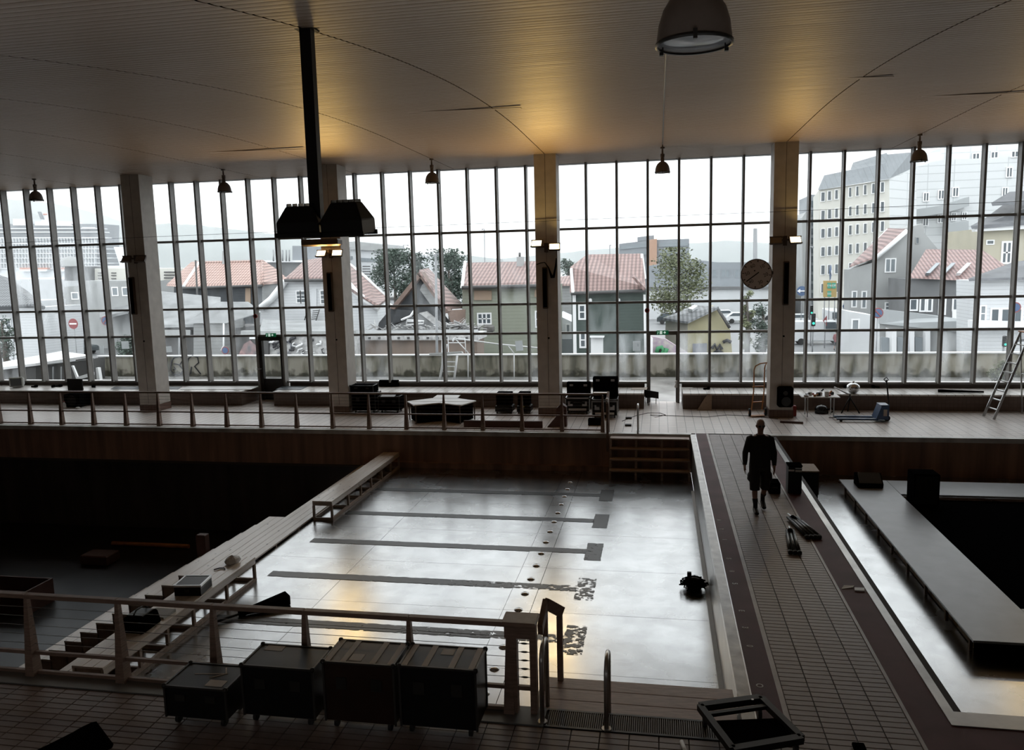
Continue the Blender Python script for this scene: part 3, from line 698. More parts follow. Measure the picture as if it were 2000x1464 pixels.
for z in (0.42, 0.52, 0.62, 0.72, 0.82): b.tube([(-1.56, 8.33, z), (-1.42, 8.33, z)], 0.004, 5); b.tube([(-1.53, 8.33, z), (-1.50, 8.33, z), (-1.47, 8.33, z), (-1.44, 8.33, z)], [0.004, 0.011, 0.011, 0.004], 6)
b.build('wire_tensioners', 'dark_metal', rn, kind='stuff')
hr = thing('stair_handrail', 'short sloping wooden handrail going down from the near railing', 'handrail', (-1.33, 8.55, SZ))
MB().bar((-1.33, 8.52, 0.90), (-1.33, 8.98, 1.02), 0.06, 0.13).build('upper_rail', 'rail_wood', hr)
MB().bar((-1.325, 8.95, 1.03), (-1.17, 9.2, 0.82), 0.06, 0.13).build('sloping_rail', 'rail_wood', hr)
MB().bar((-1.33, 8.92, -0.048), (-1.33, 8.92, 0.96), 0.06, 0.06).build('post', 'rail_wood', hr)
MB().bar((-1.19, 9.17, -0.048), (-1.19, 9.17, 0.78), 0.07, 0.06).build('post', 'rail_wood', hr)

def hoop(x, y, label, h=0.84, dy=0.42, s=1, foot=-0.049):
    r = thing('ladder_rail', label, 'handrail', (x, y, 0), 'steel ladder hoops at the pool edges')
    pts = [(x, y, 0.0)]
    for i in range(13):
        a = math.pi*i/12; pts.append((x, y + s*(dy/2 - dy/2*math.cos(a)), h-0.14 + 0.14*math.sin(a)))
    pts.append((x, y + s*dy, foot))
    MB().tube(pts, 0.026, 10).build('tube', 'alu', r); MB().disc((x, y, 0.006), 0.055, 'Z', 14, 0.014).build('flange', 'alu', r)
hoop(-1.27, 8.16, 'steel ladder hoop beside the near railing end')
hoop(-0.56, 8.12, 'steel ladder hoop standing alone on the drain grating', h=0.75)
hoop(-0.62, 23.95, 'steel ladder hoop at the far end above the open wooden steps', h=0.86, s=-1, foot=-0.03)

# ---------------------------------------------------------------- lamps under the ceiling
def dome(x, y, rim, R, label, group):
    r = thing('pendant_lamp', label, 'lamp', (x, y, rim), group)
    prof = [(R, 0.0), (R*0.99, R*0.12), (R*0.94, R*0.5), (R*0.83, R*0.85), (R*0.66, R*1.12), (R*0.46, R*1.31), (R*0.25, R*1.42), (R*0.23, R*1.95)]
    MB().lathe([(a, z) for a, z in prof], (x, y, rim), 28).build('shade', 'lamp_dome', r)
    MB().lathe([(R*0.97, 0.004), (R*0.87, R*0.5), (R*0.6, R*0.95), (0.001, R*1.05)], (x, y, rim), 24).build('reflector', 'lamp_inside', r)
    MB().lathe([(R*0.96, 0.02), (R*0.6, 0.008), (0.001, 0.0)], (x, y, rim), 24).build('lens', 'lamp_lens', r)
    MB().lathe([(R*1.0, 0.012), (R*1.035, 0.005), (R*1.035, -0.014), (R*0.96, -0.014)], (x, y, rim), 28).build('rim', 'dark_metal', r)
    for a in (0.5, 2.6, 4.7):
        MB().box(x+R*1.0*math.cos(a)-0.014, x+R*1.0*math.cos(a)+0.014, y+R*math.sin(a)-0.014, y+R*math.sin(a)+0.014, rim-0.035, rim+0.03).build('clip', 'dark_metal', r)
    top = cz(y)
    MB().lathe([(R*0.24, R*1.95), (R*0.28, R*1.96), (R*0.28, R*2.4), (R*0.12, R*2.42), (R*0.12, top-rim-0.05), (R*0.3, top-rim-0.045), (R*0.3, top-rim)], (x, y, rim), 14).build('gear_box', 'lamp_dome', r)
for x, l in ((-22.4, 'far left domed pendant lamp in front of the ship'), (-14.9, 'domed pendant lamp between the first two columns, beside the hanging pole'), (-7.4, 'domed pendant lamp above the wrecked gable house'), (0.1, 'domed pendant lamp above the open doorway'), (7.6, 'domed pendant lamp in front of the hotel block')):
    dome(x, 26.2, 7.83, 0.235, l, 'domed pendant lamps by the glass wall')
dome(0.24, 6.0, 6.52, 0.262, 'big dark domed pendant lamp hanging close at the top edge', 'near pendant lamp')
# conduit along the seam to the lamps
b = MB(); b.tube([(0.1, y, cz(y)-0.012) for y in [6.3+0.8*i for i in range(25)]], 0.012, 6)
tag(b.build('ceiling_conduit', 'dark_metal'), 'thin dark conduit on the ceiling running to the lamp over the open doorway', 'conduit')

# hanging pole with two black floodlights
def flood_housing(c, w, d, h, M, mt='black_satin', glass='flood_off', parent=None):
    """box with a sloping back; glass faces local -Z"""
    def T(v): return Vector(c) + M @ Vector(v)
    b = MB()
    low = [(-w/2,-d/2,0),(w/2,-d/2,0),(w/2,d/2,0),(-w/2,d/2,0)]; md = [(x, y, h*0.45) for x, y, _ in low]
    hi = [(x*0.62, y*0.45, h) for x, y, _ in low]
    vs = [T(v) for v in low+md+hi]
    fs = [(3,2,1,0), (8,9,10,11)] + [(4*k+i, 4*k+(i+1)%4, 4*k+4+(i+1)%4, 4*k+4+i) for k in range(2) for i in range(4)]
    h_ = b.add(vs, fs).build('housing', mt, parent, bevel=0.008)
    g = MB(); g.add([T(v) for v in ((-w*0.43,-d*0.42,-0.006),(w*0.43,-d*0.42,-0.006),(w*0.43,d*0.42,-0.006),(-w*0.43,d*0.42,-0.006))], [(3,2,1,0)])
    g.build('glass', glass, parent)
    f = MB()
    for s in (-1, 1):
        f.hexa([T((-w/2-0.015, s*d/2-0.012, -0.02)), T((w/2+0.015, s*d/2-0.012, -0.02)), T((w/2+0.015, s*d/2+0.012, -0.02)), T((-w/2-0.015, s*d/2+0.012, -0.02))],
               [T((-w/2-0.015, s*d/2-0.012, 0.03)), T((w/2+0.015, s*d/2-0.012, 0.03)), T((w/2+0.015, s*d/2+0.012, 0.03)), T((-w/2-0.015, s*d/2+0.012, 0.03))])
    f.build('rim_bars', mt, parent, kind='stuff')
    k = MB()
    for i in range(5):
        x = -w*0.28 + w*0.56*i/4; k.hexa([T((x-0.004,-d*0.24,h)),T((x+0.004,-d*0.24,h)),T((x+0.004,d*0.24,h)),T((x-0.004,d*0.24,h))], [T((x-0.004,-d*0.2,h+0.03)),T((x+0.004,-d*0.2,h+0.03)),T((x+0.004,d*0.2,h+0.03)),T((x-0.004,d*0.2,h+0.03))])
    k.build('cooling_fins', mt, parent, kind='stuff')
PXL, PYL = -3.63, 8.25
pl = thing('hanging_floodlights', 'black pole hanging from the ceiling with two big black floodlights', 'lamp', (PXL, PYL, 5.4))
MB().box(PXL-0.062, PXL+0.062, PYL-0.05, PYL+0.05, 5.50, cz(PYL)).build('pole', 'black_satin', pl)
MB().box(PXL-0.10, PXL+0.10, PYL-0.10, PYL+0.10, cz(PYL)-0.02, cz(PYL)).build('ceiling_plate', 'black_satin', pl)
MB().box(PXL-0.30, PXL+0.42, PYL-0.03, PYL+0.03, 5.49, 5.54).build('cross_arm', 'black_satin', pl)
flood_housing((PXL-0.16, PYL-0.02, 5.40), 0.46, 0.34, 0.30, RZ(0.12) @ RX(0.10), parent=pl)
flood_housing((PXL+0.345, PYL+0.02, 5.395), 0.48, 0.34, 0.33, RZ(-0.08) @ RX(0.10), parent=pl)

def column_floods(x, lit, label):
    r = thing('column_floodlights', label, 'lamp', (x, 26.2, 5.6), 'floodlight pairs on the columns')
    MB().box(x-0.30, x+0.30, 26.24, 26.30, 5.60, 5.65).build('bracket', 'brown_metal', r)
    MB().box(x-0.06, x+0.06, 26.29, 26.349, 5.45, 5.75).build('wall_plate', 'brown_metal', r)
    for s, on in zip((-1, 1), lit):
        # glass looks up and out into the room
        M = RZ(s*0.12) @ RX(math.radians(-124))
        c = (x+s*0.29, 26.16, 5.62 + (0.12 if on == 2 else 0))
        flood_housing(c, 0.36, 0.24, 0.16, M, 'brown_metal', 'flood_on' if on else 'flood_off', r)
        if on:
            L = bpy.data.lights.new('floodlight', 'AREA'); L.shape = 'RECTANGLE'; L.size = 0.3; L.size_y = 0.18; L.energy = FLOOD_W; L.spread = math.radians(150); L.color = (1.0, 0.66, 0.22)
            lo = bpy.data.objects.new('floodlight', L); COL.objects.link(lo); lo.parent = r
            n = M @ Vector((0, 0, -1)); lo.location = Vector(c) + n*0.02 - r.location; lo.rotation_euler = n.to_track_quat('-Z', 'Y').to_euler()
FLOOD_W = 42.0
column_floods(-18.65, (None, None), 'unlit floodlight pair on the column nearest the ship')
column_floods(-11.15, (1, 1), 'lit floodlight pair under a brown box behind the hanging floodlights')
column_floods(-3.65, (2, 1), 'lit floodlight pair on the column between the olive and green houses')
column_floods(3.85, (None, 1), 'floodlight pair with one lamp lit on the clock column')
column_floods(11.75, (1, None), 'lit floodlight pair on the column past the stepladder')
bx = MB(); bx.bev(-12.05, -10.72, 25.95, 26.33, 5.86, 6.10, 0.05)
tag(bx.build('lamp_hood', 'brown_metal'), 'brown box hood mounted above the lit lamps behind the hanging pole', 'hood')
def line_speaker(x, label):
    r = thing('line_speaker', label, 'speaker', (x, 26.3, 3.6), 'narrow wall speakers on the columns')
    MB().bev(x-0.085, x+0.085, 26.22, 26.345, 3.60, 4.97, 0.02).build('speaker_body', 'brown_metal', r)
    MB().box(x-0.065, x+0.065, 26.212, 26.222, 3.65, 4.92).build('grille', 'black_matte', r)
for x, l in ((-18.87, 'narrow black column speaker beneath the unlit lamp pair'), (-11.23, 'narrow dark column speaker behind the hanging floodlights'), (-3.70, 'narrow column speaker with a cable loop above'), (3.90, 'narrow column speaker beside the round clock')): line_speaker(x, l)
b = MB(); b.tube([(-3.98, 26.32, 5.06), (-3.85, 26.29, 5.10), (-3.7, 26.28, 5.12), (-3.58, 26.28, 4.95), (-3.47, 26.29, 4.62), (-3.42, 26.29, 4.62), (-3.34, 26.30, 5.0), (-3.32, 26.31, 5.25)], [0.015, 0.015, 0.015, 0.02, 0.045, 0.04, 0.03, 0.015], 8)
tag(b.build('loose_cable', 'black_matte'), 'black cable looped on the column between olive and green houses', 'cable')
b = MB(); b.tube([(HX0, 26.33, 6.30), (-11.15, 26.33, 6.42), (3.85, 26.33, 6.5), (HX1, 26.33, 6.6)], 0.006, 5)
tag(b.build('span_wire', 'dark_metal'), 'thin wire strung across the whole glass wall from column to column', 'wire')

# round pace clock
ck = thing('pace_clock', 'round white swimming pace clock on the column', 'clock', (2.99, 26.1, 4.59))
MB().disc((2.99, 26.15, 4.59), 0.475, 'Y', 40, 0.09).build('clock_case', 'brown_metal', ck)
MB().disc((2.99, 26.10, 4.59), 0.445, 'Y', 40, 0.012).build('dial', 'clock_face', ck)
for i in range(12):
    a = math.radians(115 - 30*i); c = Vector((2.99+0.405*math.cos(a), 26.092, 4.59+0.405*math.sin(a)))
    d = Vector((math.cos(a), 0, math.sin(a)))
    MB().bar(c-d*0.03, c+d*0.03, 0.03 if i % 2 else 0.02, 0.004, up=(0,1,0)).build('dial_mark', 'clock_mark', ck)
for i, s in enumerate(('60', '10', '20', '30', '40', '50')):
    a = math.radians(115 - 60*i)
    text_mesh(s, 0.15, (2.99+0.28*math.cos(a), 26.092, 4.59+0.28*math.sin(a)), RY(-math.radians(25)) @ FACE_CAM, 'clock_mark', ck, 'numeral', 0.002)
a = math.radians(-143); d = Vector((math.cos(a), 0, math.sin(a)))
MB().bar(Vector((3.02, 26.086, 4.62))-d*0.05, Vector((3.02, 26.086, 4.62))+d*0.42, 0.03, 0.006, up=(0,1,0)).build('sweep_hand', 'black_satin', ck)
MB().disc((2.93, 26.088, 4.70), 0.022, 'Y', 12, 0.01).build('setting_knob', 'black_satin', ck)
MB().bar((3.44, 26.16, 4.62), (3.50, 26.36, 4.62), 0.06, 0.1).build('bracket', 'black_satin', ck)

# ---------------------------------------------------------------- flight cases on the near deck
def flight_case(x0, x1, y0, y1, z1, label, panel='case_panel', straps=(), tape=None, z0=0.0, wheels=0.11, edge='case_edge', group='flight cases on the near deck'):
    r = thing('flight_case', label, 'case', ((x0+x1)/2, (y0+y1)/2, z0), group)
    zb = z0 + wheels
    MB().bev(x0, x1, y0, y1, zb, z1, 0.012).build('case_body', panel, r)
    e = 0.022
    for (a, c) in (((x0,y0),(x1,y0)), ((x1,y0),(x1,y1)), ((x1,y1),(x0,y1)), ((x0,y1),(x0,y0))):
        MB().bar((*a, z1-0.004), (*c, z1-0.004), e, e).build('edge_profile', edge, r)
    for x in (x0, x1):
        for y in (y0, y1):
            MB().bar((x, y, zb), (x, y, z1-0.012), e, e).build('edge_profile', edge, r)
            MB().lathe([(0.001, 0.03), (0.022, 0.022), (0.03, 0.0), (0.022, -0.022), (0.001, -0.03)], (x, y, z1-0.004), 10).build('ball_corner', 'dark_metal', r)
            if wheels > 0.03:
                sx = 1 if x == x0 else -1; sy = 1 if y == y0 else -1
                MB().disc((x+sx*0.09, y+sy*0.09, z0+wheels*0.5), wheels*0.48, 'X', 14, 0.035).build('castor', 'rubber', r)
    for t in straps:
        x = x0 + (x1-x0)*t; MB().box(x-0.033, x+0.033, y0+0.012, y1-0.012, z1, z1+0.006).build('lid_batten', 'tape_beige', r)
    if tape:
        u0, u1, v0, v1 = tape; MB().box(x0+(x1-x0)*u0, x0+(x1-x0)*u1, y0+(y1-y0)*v0, y0+(y1-y0)*v1, z1+0.0005, z1+0.003).build('paper_label', 'tape_beige', r)
    for x in (x0+(x1-x0)*0.25, x0+(x1-x0)*0.75):
        MB().box(x-0.06, x+0.06, y0-0.012, y0-0.0005, zb+(z1-zb)*0.55, zb+(z1-zb)*0.75).build('latch', 'dark_metal', r)
    return r
flight_case(-2.74, -1.90, 7.70, 8.19, 0.80, 'large black flight case with pale battens, next to the railing end', straps=(0.06, 0.33, 0.68, 0.94), tape=(0.45, 0.62, 0.60, 0.86))
flight_case(-3.60, -2.80, 7.68, 8.19, 0.80, 'large brown-topped flight case with pale battens', 'case_panel_brown', straps=(0.05, 0.28, 0.70, 0.95), tape=(0.34, 0.52, 0.1, 0.4))
flight_case(-4.56, -3.72, 7.66, 8.16, 0.70, 'plain black flight case left of the brown-topped one', tape=(0.1, 0.36, 0.72, 0.95))
ca = flight_case(-5.42, -4.68, 7.50, 8.02, 0.48, 'low black flight case with a tape arrow on its lid', tape=(0.62, 0.9, 0.1, 0.36))
b = MB(); z = 0.482
b.bar((-5.22, 7.78, z), (-4.86, 7.83, z), 0.014, 0.003); b.build('tape_arrow_shaft', 'tape_beige', ca)
b = MB(); b.bar((-4.84, 7.84, z), (-5.0, 7.72, z), 0.014, 0.003); b.build('tape_arrow_barb', 'tape_beige', ca)
b = MB(); b.bar((-4.85, 7.82, z), (-4.93, 7.96, z), 0.014, 0.003); b.build('tape_arrow_barb', 'tape_beige', ca)
# black wheeled frame near the corner of the pool
dl = thing('wheeled_frame', 'black tubular wheeled frame lying open on the deck corner', 'trolley', (0.92, 8.12, 0))
P4 = [Vector((0.44, 8.36, 0.2)), Vector((1.11, 8.62, 0.2)), Vector((1.42, 7.90, 0.2)), Vector((0.72, 7.60, 0.2))]
for i in range(4): MB().bar(P4[i], P4[(i+1)%4], 0.085 if i % 2 == 0 else 0.07, 0.07).build('frame_bar', 'black_satin', dl)
MB().bar(P4[0].lerp(P4[3], 0.2), P4[1].lerp(P4[2], 0.2), 0.05, 0.04).build('cross_bar', 'black_satin', dl)
c4 = sum(P4, Vector())/4
MB().prism([P4[0].lerp(c4, 0.05).lerp(P4[3], 0.28)-Vector((0,0,0.02)), P4[1].lerp(P4[2], 0.45).lerp(c4, 0.05)-Vector((0,0,0.02)), P4[2].lerp(c4, 0.12)-Vector((0,0,0.02)), P4[3].lerp(c4, 0.12)-Vector((0,0,0.02))], (0, 0, -0.02)).build('deck_board', 'black_matte', dl)
for i in range(4):
    p = P4[i].lerp(c4, 0.1); MB().disc((p.x, p.y, 0.075), 0.075, 'X', 16, 0.04).build('castor', 'rubber', dl); MB().bar((p.x, p.y, 0.13), (p.x, p.y, 0.18), 0.05).build('castor_fork', 'dark_metal', dl)
MB().disc((P4[1].x-0.1, P4[1].y-0.09, 0.237), 0.015, 'Z', 8, 0.004).build('bolt', 'alu', dl)
# dark draped shape and two small bits at the bottom edge
p0 = Z(140, 1464, 0.0); 
b = MB(); b.hexa([(-6.62, 6.75, 0.0), (-5.95, 6.6, 0.0), (-5.72, 7.05, 0.0), (-6.3, 7.2, 0.0)], [(-6.35, 6.78, 0.12), (-5.97, 6.72, 0.22), (-5.85, 6.95, 0.38), (-6.05, 6.98, 0.25)])
tag(b.build('draped_cloth', 'black_matte', bevel=0.03), 'black cloth-covered wedge lying on the tiles at the bottom edge', 'cloth')
b = MB(); q = Z(1335, 1452, 0.03); b.tube([(q.x-0.02, q.y+0.04, 0.03), (q.x+0.04, q.y-0.25, 0.03)], 0.022, 10)
tag(b.build('white_pipe', 'bright_white'), 'end of a white pipe on the tiles at the bottom edge', 'pipe')
b = MB(); q = Z(1678, 1457, 0.03); b.bev(q.x-0.06, q.x+0.06, q.y-0.05, q.y+0.05, 0.0, 0.05, 0.012)
tag(b.build('door_stop', 'black_matte'), 'small black block on the walkway at the bottom edge', 'block')
# ================================================================ SMALLER THINGS IN THE HALL
def G(px, py, z=0.0): return Z(px, py, z)
BT = 0.552       # bench ledge top
# ---- deep end: monitor, black board and bits on the bench ledge
p = G(32, 757, BT); cr = thing('tube_monitor', 'old grey tube monitor on the bench ledge at the far left', 'monitor', (p.x, p.y, BT))
M = RZ(0.35)
def lb(x0, x1, y0, y1, z0, z1, taper=1.0):
    lo = [Vector(p)+M @ Vector(v) for v in ((x0,y0,z0),(x1,y0,z0),(x1,y0,z1),(x0,y0,z1))]; xm, zm = (x0+x1)/2, (z0+z1)/2
    hi = [Vector(p)+M @ Vector(v) for v in ((xm+(x0-xm)*taper,y1,zm+(z0-zm)*taper),(xm+(x1-xm)*taper,y1,zm+(z0-zm)*taper),(xm+(x1-xm)*taper,y1,zm+(z1-zm)*taper),(xm+(x0-xm)*taper,y1,zm+(z1-zm)*taper))]
    return MB().hexa(lo, hi)
lb(-0.26, 0.26, 0.0, 0.12, 0.03, 0.43).build('bezel', 'monitor_case', cr, bevel=0.012); lb(-0.24, 0.24, 0.12, 0.42, 0.05, 0.41, 0.7).build('tube_housing', 'monitor_case', cr, bevel=0.01)
lb(-0.21, 0.21, -0.008, 0.0, 0.08, 0.38).build('screen', 'screen_dark', cr); lb(-0.15, 0.15, 0.05, 0.3, 0.0, 0.03).build('foot', 'monitor_case', cr)
p = G(146, 764, BT)
def stand_panel(px, py, w, h, d, label, name, mt, z=0.0):
    q = G(px, py, z); o = MB().bev(q.x-w/2, q.x+w/2, q.y, q.y+d, z, z+h, 0.012).build(name, mt); tag(o, label, name.split('_')[-1]); return o
q = G(146, 762, BT); sp2 = thing('flat_screen', 'black flat screen propped on the bench ledge edge', 'screen', (q.x, q.y, BT))
MB().bev(q.x-0.33, q.x+0.33, 27.80, 27.86, BT, BT+0.46, 0.01).build('screen_panel', 'black_satin', sp2); MB().bar((q.x, 27.9, BT), (q.x, 28.1, BT+0.01), 0.3, 0.02).build('stand', 'black_satin', sp2)
q = G(148, 794); bs = thing('bass_speaker', 'black speaker cabinet on the deck under the flat screen', 'speaker', (q.x, q.y, 0))
MB().bev(q.x-0.34, q.x+0.34, 27.0, 27.62, 0.02, 0.52, 0.02).build('cabinet', 'black_matte', bs); MB().disc((q.x, 26.99, 0.27), 0.19, 'Y', 22, 0.03).build('cone', 'black_satin', bs)
for x in (q.x-0.28, q.x+0.28): MB().disc((x, 27.1, 0.02), 0.03, 'Z', 8, 0.04).build('foot', 'rubber', bs)
q = G(126, 797); bo = thing('white_bottle', 'small white plastic bottle on the deck by the black speaker', 'bottle', (q.x, q.y, 0))
MB().lathe([(0.001, 0), (0.065, 0), (0.07, 0.02), (0.068, 0.16), (0.03, 0.22), (0.025, 0.25)], (q.x, q.y, 0), 14).build('bottle_body', 'bright_white', bo); MB().lathe([(0.028, 0.25), (0.028, 0.28), (0.001, 0.28)], (q.x, q.y, 0), 12).build('cap', 'red_plastic', bo)
q = G(152, 798); b = MB(); b.lathe([(0.001, 0), (0.08, 0), (0.08, 0.05), (0.05, 0.07), (0.001, 0.07)], (q.x, q.y, 0), 14); tag(b.build('tape_roll', 'paper'), 'white tape roll on the deck before the black speaker', 'tape roll')
def bits(px, py, z, label, seed, mt='black_matte', s=0.08, name='hand_tool'):
    q = G(px, py, z); r = thing(name, label, 'tool', (q.x, q.y, z)); a = (seed*1.7) % 3.1
    d = Vector((math.cos(a), math.sin(a)*0.5, 0)).normalized()
    MB().bar(q+Vector((0,0,0.03))-d*s*1.6, q+Vector((0,0,0.03))+d*s*1.2, 0.05, 0.05).build('handle', mt, r)
    MB().bev(q.x+d.x*s-0.05, q.x+d.x*s+0.05, q.y-0.06, q.y+0.06, z, z+0.09, 0.015).build('tool_head', mt, r)
for i, (px, py, l) in enumerate(((67, 756, 'small dark tool on the ledge right of the tube monitor'), (105, 756, 'dark cordless tool on the ledge left of the flat screen'), (115, 755, 'second dark tool on the ledge next to the flat screen'), (185, 756, 'small dark tool on the ledge before the blue-grey sheet'), (1655, 757, 'dark gloves on the ledge right of the silver drum'), (1710, 757, 'dark tool on the ledge by the pallet truck handle'), (1380, 760, 'dark pliers on the ledge by the open doorway'))): bits(px, py, BT, l, i)
q0 = G(212, 757, BT); b = MB(); b.bar((q0.x-0.15, q0.y+0.75, BT+0.042), (q0.x+0.2, q0.y+0.8, BT+0.042), 0.1, 0.08); tag(b.build('brown_block', 'brown_board'), 'brown block on the ledge beside the ship column', 'block')
b = MB(); b.tube([(q0.x+0.22, q0.y+0.95, BT), (q0.x+0.22, q0.y+0.95, BT+0.16)], 0.05, 12); tag(b.build('white_can', 'bright_white'), 'white can standing on the ledge by the ship column', 'can')
def sheet(px0, px1, py0, py1, label, mt, name, sk=0.0, z=BT):
    a = G(px0, py1, z); c = G(px1, py1, z); e = G(px1+sk, py0, z); f = G(px0+sk, py0, z)
    return tag(MB().hexa([a, c, e, f], [v+Vector((0,0,0.012)) for v in (a, c, e, f)]).build(name, mt), label, 'sheet')
sheet(216, 348, 755, 760, 'blue-grey plastic sheet lying on the ledge behind the ship column', 'blue_tarp', 'plastic_sheet', 8)
sheet(352, 490, 754, 760.5, 'long white board lying on the ledge left of the closed exit', 'bright_white', 'white_board', 16)
sheet(538, 588, 754, 761, 'dark blue-grey sheet on the ledge right of the closed exit', 'blue_tarp', 'plastic_sheet', 14)
# ---- red alarm buttons on the window frames
for px_, py_, l_ in ((1264, 606, 'small red alarm button on the frame beside the open doorway'), (499, 617, 'small red alarm button on the frame beside the closed exit door')):
    v_ = YP(px_, py_, WY-0.27); al = thing('alarm_button', l_, 'alarm', (v_.x, WY-0.27, v_.z), 'red alarm buttons on the frames')
    MB().disc((v_.x, WY-0.275, v_.z), 0.085, 'Y', 18, 0.045).build('button_case', 'red_plastic', al); MB().disc((v_.x, WY-0.302, v_.z), 0.04, 'Y', 14, 0.01).build('button_face', 'black_satin', al)
# ---- cases left of the second column
def deck_case(px, py, w, d, h, label, wheels=0.1, edge='dark_metal', z0=0.0, panel='black_matte', y=None):
    q = G(px, py, z0); yy = y if y is not None else q.y
    x = YP(px, py, yy).x if y is not None else q.x
    return flight_case(x-w/2, x+w/2, yy, yy+d, z0+h, label, panel, (), None, z0, wheels, edge, 'road cases on the far deck')
deck_case(711, 807, 0.86, 0.6, 0.70, 'tall black road case against the lamp column')
c_ = flight_case(-10.74, -9.90, 26.42, 26.95, 0.98, 'flat black case stacked on the tall road case', 'black_matte', (), None, 0.72, 0.0, 'dark_metal', 'road cases on the far deck')
deck_case(760, 807, 0.76, 0.55, 0.60, 'low black road case with slatted grey lid next to the tall one')
sheet(743, 770, 769, 775, 'grey cloth folded on the low road case', 'grey_paint', 'folded_cloth', 5, 0.609)
a = G(736, 757, BT); b = MB(); b.tube([(a.x, a.y+0.35, BT+0.13), (a.x+0.75, a.y+0.35, BT+0.13)], 0.13, 12); tag(b.build('black_roll', 'black_matte'), 'black rolled cloth on the ledge above the low road case', 'roll')
# ---- star-shaped white topped podium
sg = thing('star_podium', 'three-armed white topped podium with black sides', 'podium', (-7.1, 25.4, 0))
S = [(795, 785), (808, 793), (858, 788), (900, 793), (930, 784), (893, 779), (901, 770), (858, 770), (845, 779)]
T_ = [G(*p_, 0.60) for p_ in S]
MB().hexa([v for v in T_], [v+Vector((0,0,0.035)) for v in T_]).build('top_board', 'bright_white', sg)
cs = sum(T_, Vector())/len(T_)
MB().hexa([Vector((*(v.lerp(cs, 0.10)).xy, 0.03)) for v in T_], [Vector((*(v.lerp(cs, 0.10)).xy, 0.598)) for v in T_]).build('skirt', 'black_matte', sg)
for i in (0, 1, 3, 4): v = T_[i].lerp(cs, 0.06); MB().bar((v.x, v.y, 0), (v.x, v.y, 0.6), 0.035).build('leg', 'brown_metal', sg)
# ---- two black trolleys before the middle column and a brown board
for i, (px, l) in enumerate(((984, 'black trolley stack left of the pair before the middle column'), (1023, 'black trolley stack with a yellow mark before the middle column'))):
    q = G(px, 808); t = thing('stack_trolley', l, 'trolley', (q.x, q.y, 0), 'black trolley stacks')
    w = 0.30 if i == 0 else 0.24
    MB().bev(q.x-w, q.x+w, q.y, q.y+0.5, 0.07, 0.27, 0.015).build('base_crate', 'black_satin', t); MB().bev(q.x-w+0.03, q.x+w-0.05, q.y+0.08, q.y+0.48, 0.275, 0.72, 0.015).build('upper_crate', 'black_matte', t)
    for x in (q.x-w+0.05, q.x+w-0.05): MB().disc((x, q.y+0.06, 0.035), 0.035, 'X', 10, 0.03).build('castor', 'rubber', t)
    if i: MB().box(q.x-0.08, q.x+0.03, q.y-0.006, q.y-0.001, 0.24, 0.26).build('mark', 'yellow_mark', t)
b = MB(); b.box(-6.1, -3.58, 24.22, 24.30, 0.0, 0.21); tag(b.build('long_board', 'brown_board'), 'long dark brown panel standing on edge behind the far railing', 'board')
b = MB(); b.prism([(-3.45, 24.35, 0), (-2.85, 24.45, 0), (-2.85, 24.45, 0.62), (-3.0, 24.43, 0.74), (-3.15, 24.40, 0.60), (-3.16, 24.40, 0.34)], (0, 0.25, 0)); tag(b.build('brown_cabinet', 'brown_board'), 'dark brown angular cabinet at the far railing end', 'cabinet')
b = MB(); b.bev(-2.2, -1.72, 24.72, 24.98, 0.0, 0.2, 0.01); tag(b.build('black_toolbox', 'black_matte'), 'low black box on the deck behind the railing end', 'box')
# ---- open road cases with lids up
def open_case(px, py, w, d, label, h, lid, y):
    x = YP(px, py, y).x; r = flight_case(x-w/2, x+w/2, y, y+d, h, label, 'black_satin', (), None, 0.0, 0.1, 'alu', 'road cases on the far deck')
    MB().bev(x-w/2, x+w/2, y+d*0.55, y+d, h+0.02, h+lid, 0.01).build('upper_case', 'black_matte', r)
    for s in (-1, 1): MB().box(x+s*w*0.3-0.06, x+s*w*0.3+0.06, y+d*0.55-0.01, y+d*0.55-0.001, h+lid-0.13, h+lid-0.06).build('butterfly_latch', 'alu', r); MB().box(x+s*w*0.3-0.08, x+s*w*0.3+0.08, y-0.012, y-0.001, 0.28, 0.44).build('butterfly_latch', 'alu', r)
    MB().box(x-w/2+0.02, x+w/2-0.02, y-0.012, y-0.001, 0.55, 0.57).build('rack_strip', 'alu', r); MB().box(x-w/2+0.1, x+w/2-0.1, y-0.012, y-0.001, 0.13, 0.2).build('paper_strip', 'paper', r)
open_case(1128, 804, 0.8, 0.7, 'black road case with silver latches before the green house', 0.55, 0.48, 26.6)
open_case(1181, 815, 0.82, 0.75, 'taller black road case next to the railing end', 0.62, 0.68, 25.9)
# ---- doorway corner: chair, board, papers
q = G(1272, 788); ch = thing('black_chair', 'small black chair standing in the open doorway', 'chair', (q.x, 28.9, 0))
MB().bev(q.x-0.22, q.x+0.2, 28.75, 29.1, 0.22, 0.26, 0.01).build('seat', 'black_satin', ch)
MB().prism([(q.x-0.24, 28.72, 0.26), (q.x+0.26, 28.70, 0.20), (q.x+0.26, 28.70, 0.44), (q.x-0.24, 28.72, 0.52)], (0, 0.03, 0)).build('backrest', 'black_satin', ch)
for x in (q.x-0.2, q.x+0.17):
    for yy in (28.78, 29.07): MB().bar((x, yy, 0), (x, yy, 0.22), 0.025).build('leg', 'alu', ch)
b = MB(); a = G(1362, 803); b.prism([(a.x, 27.50, 0), (a.x+0.48, 27.50, 0), (a.x+0.50, 27.66, 0.50), (a.x+0.38, 27.67, 0.53), (a.x+0.28, 27.64, 0.44)], (0, 0.03, 0)); tag(b.build('chipboard_offcut', 'chip_board'), 'pale chipboard offcut leaning on the tiled bench by the doorway', 'board')
sheet(1330, 1352, 756, 759, 'white paper stack on the ledge by the doorway', 'paper', 'paper_stack', 2, BT)
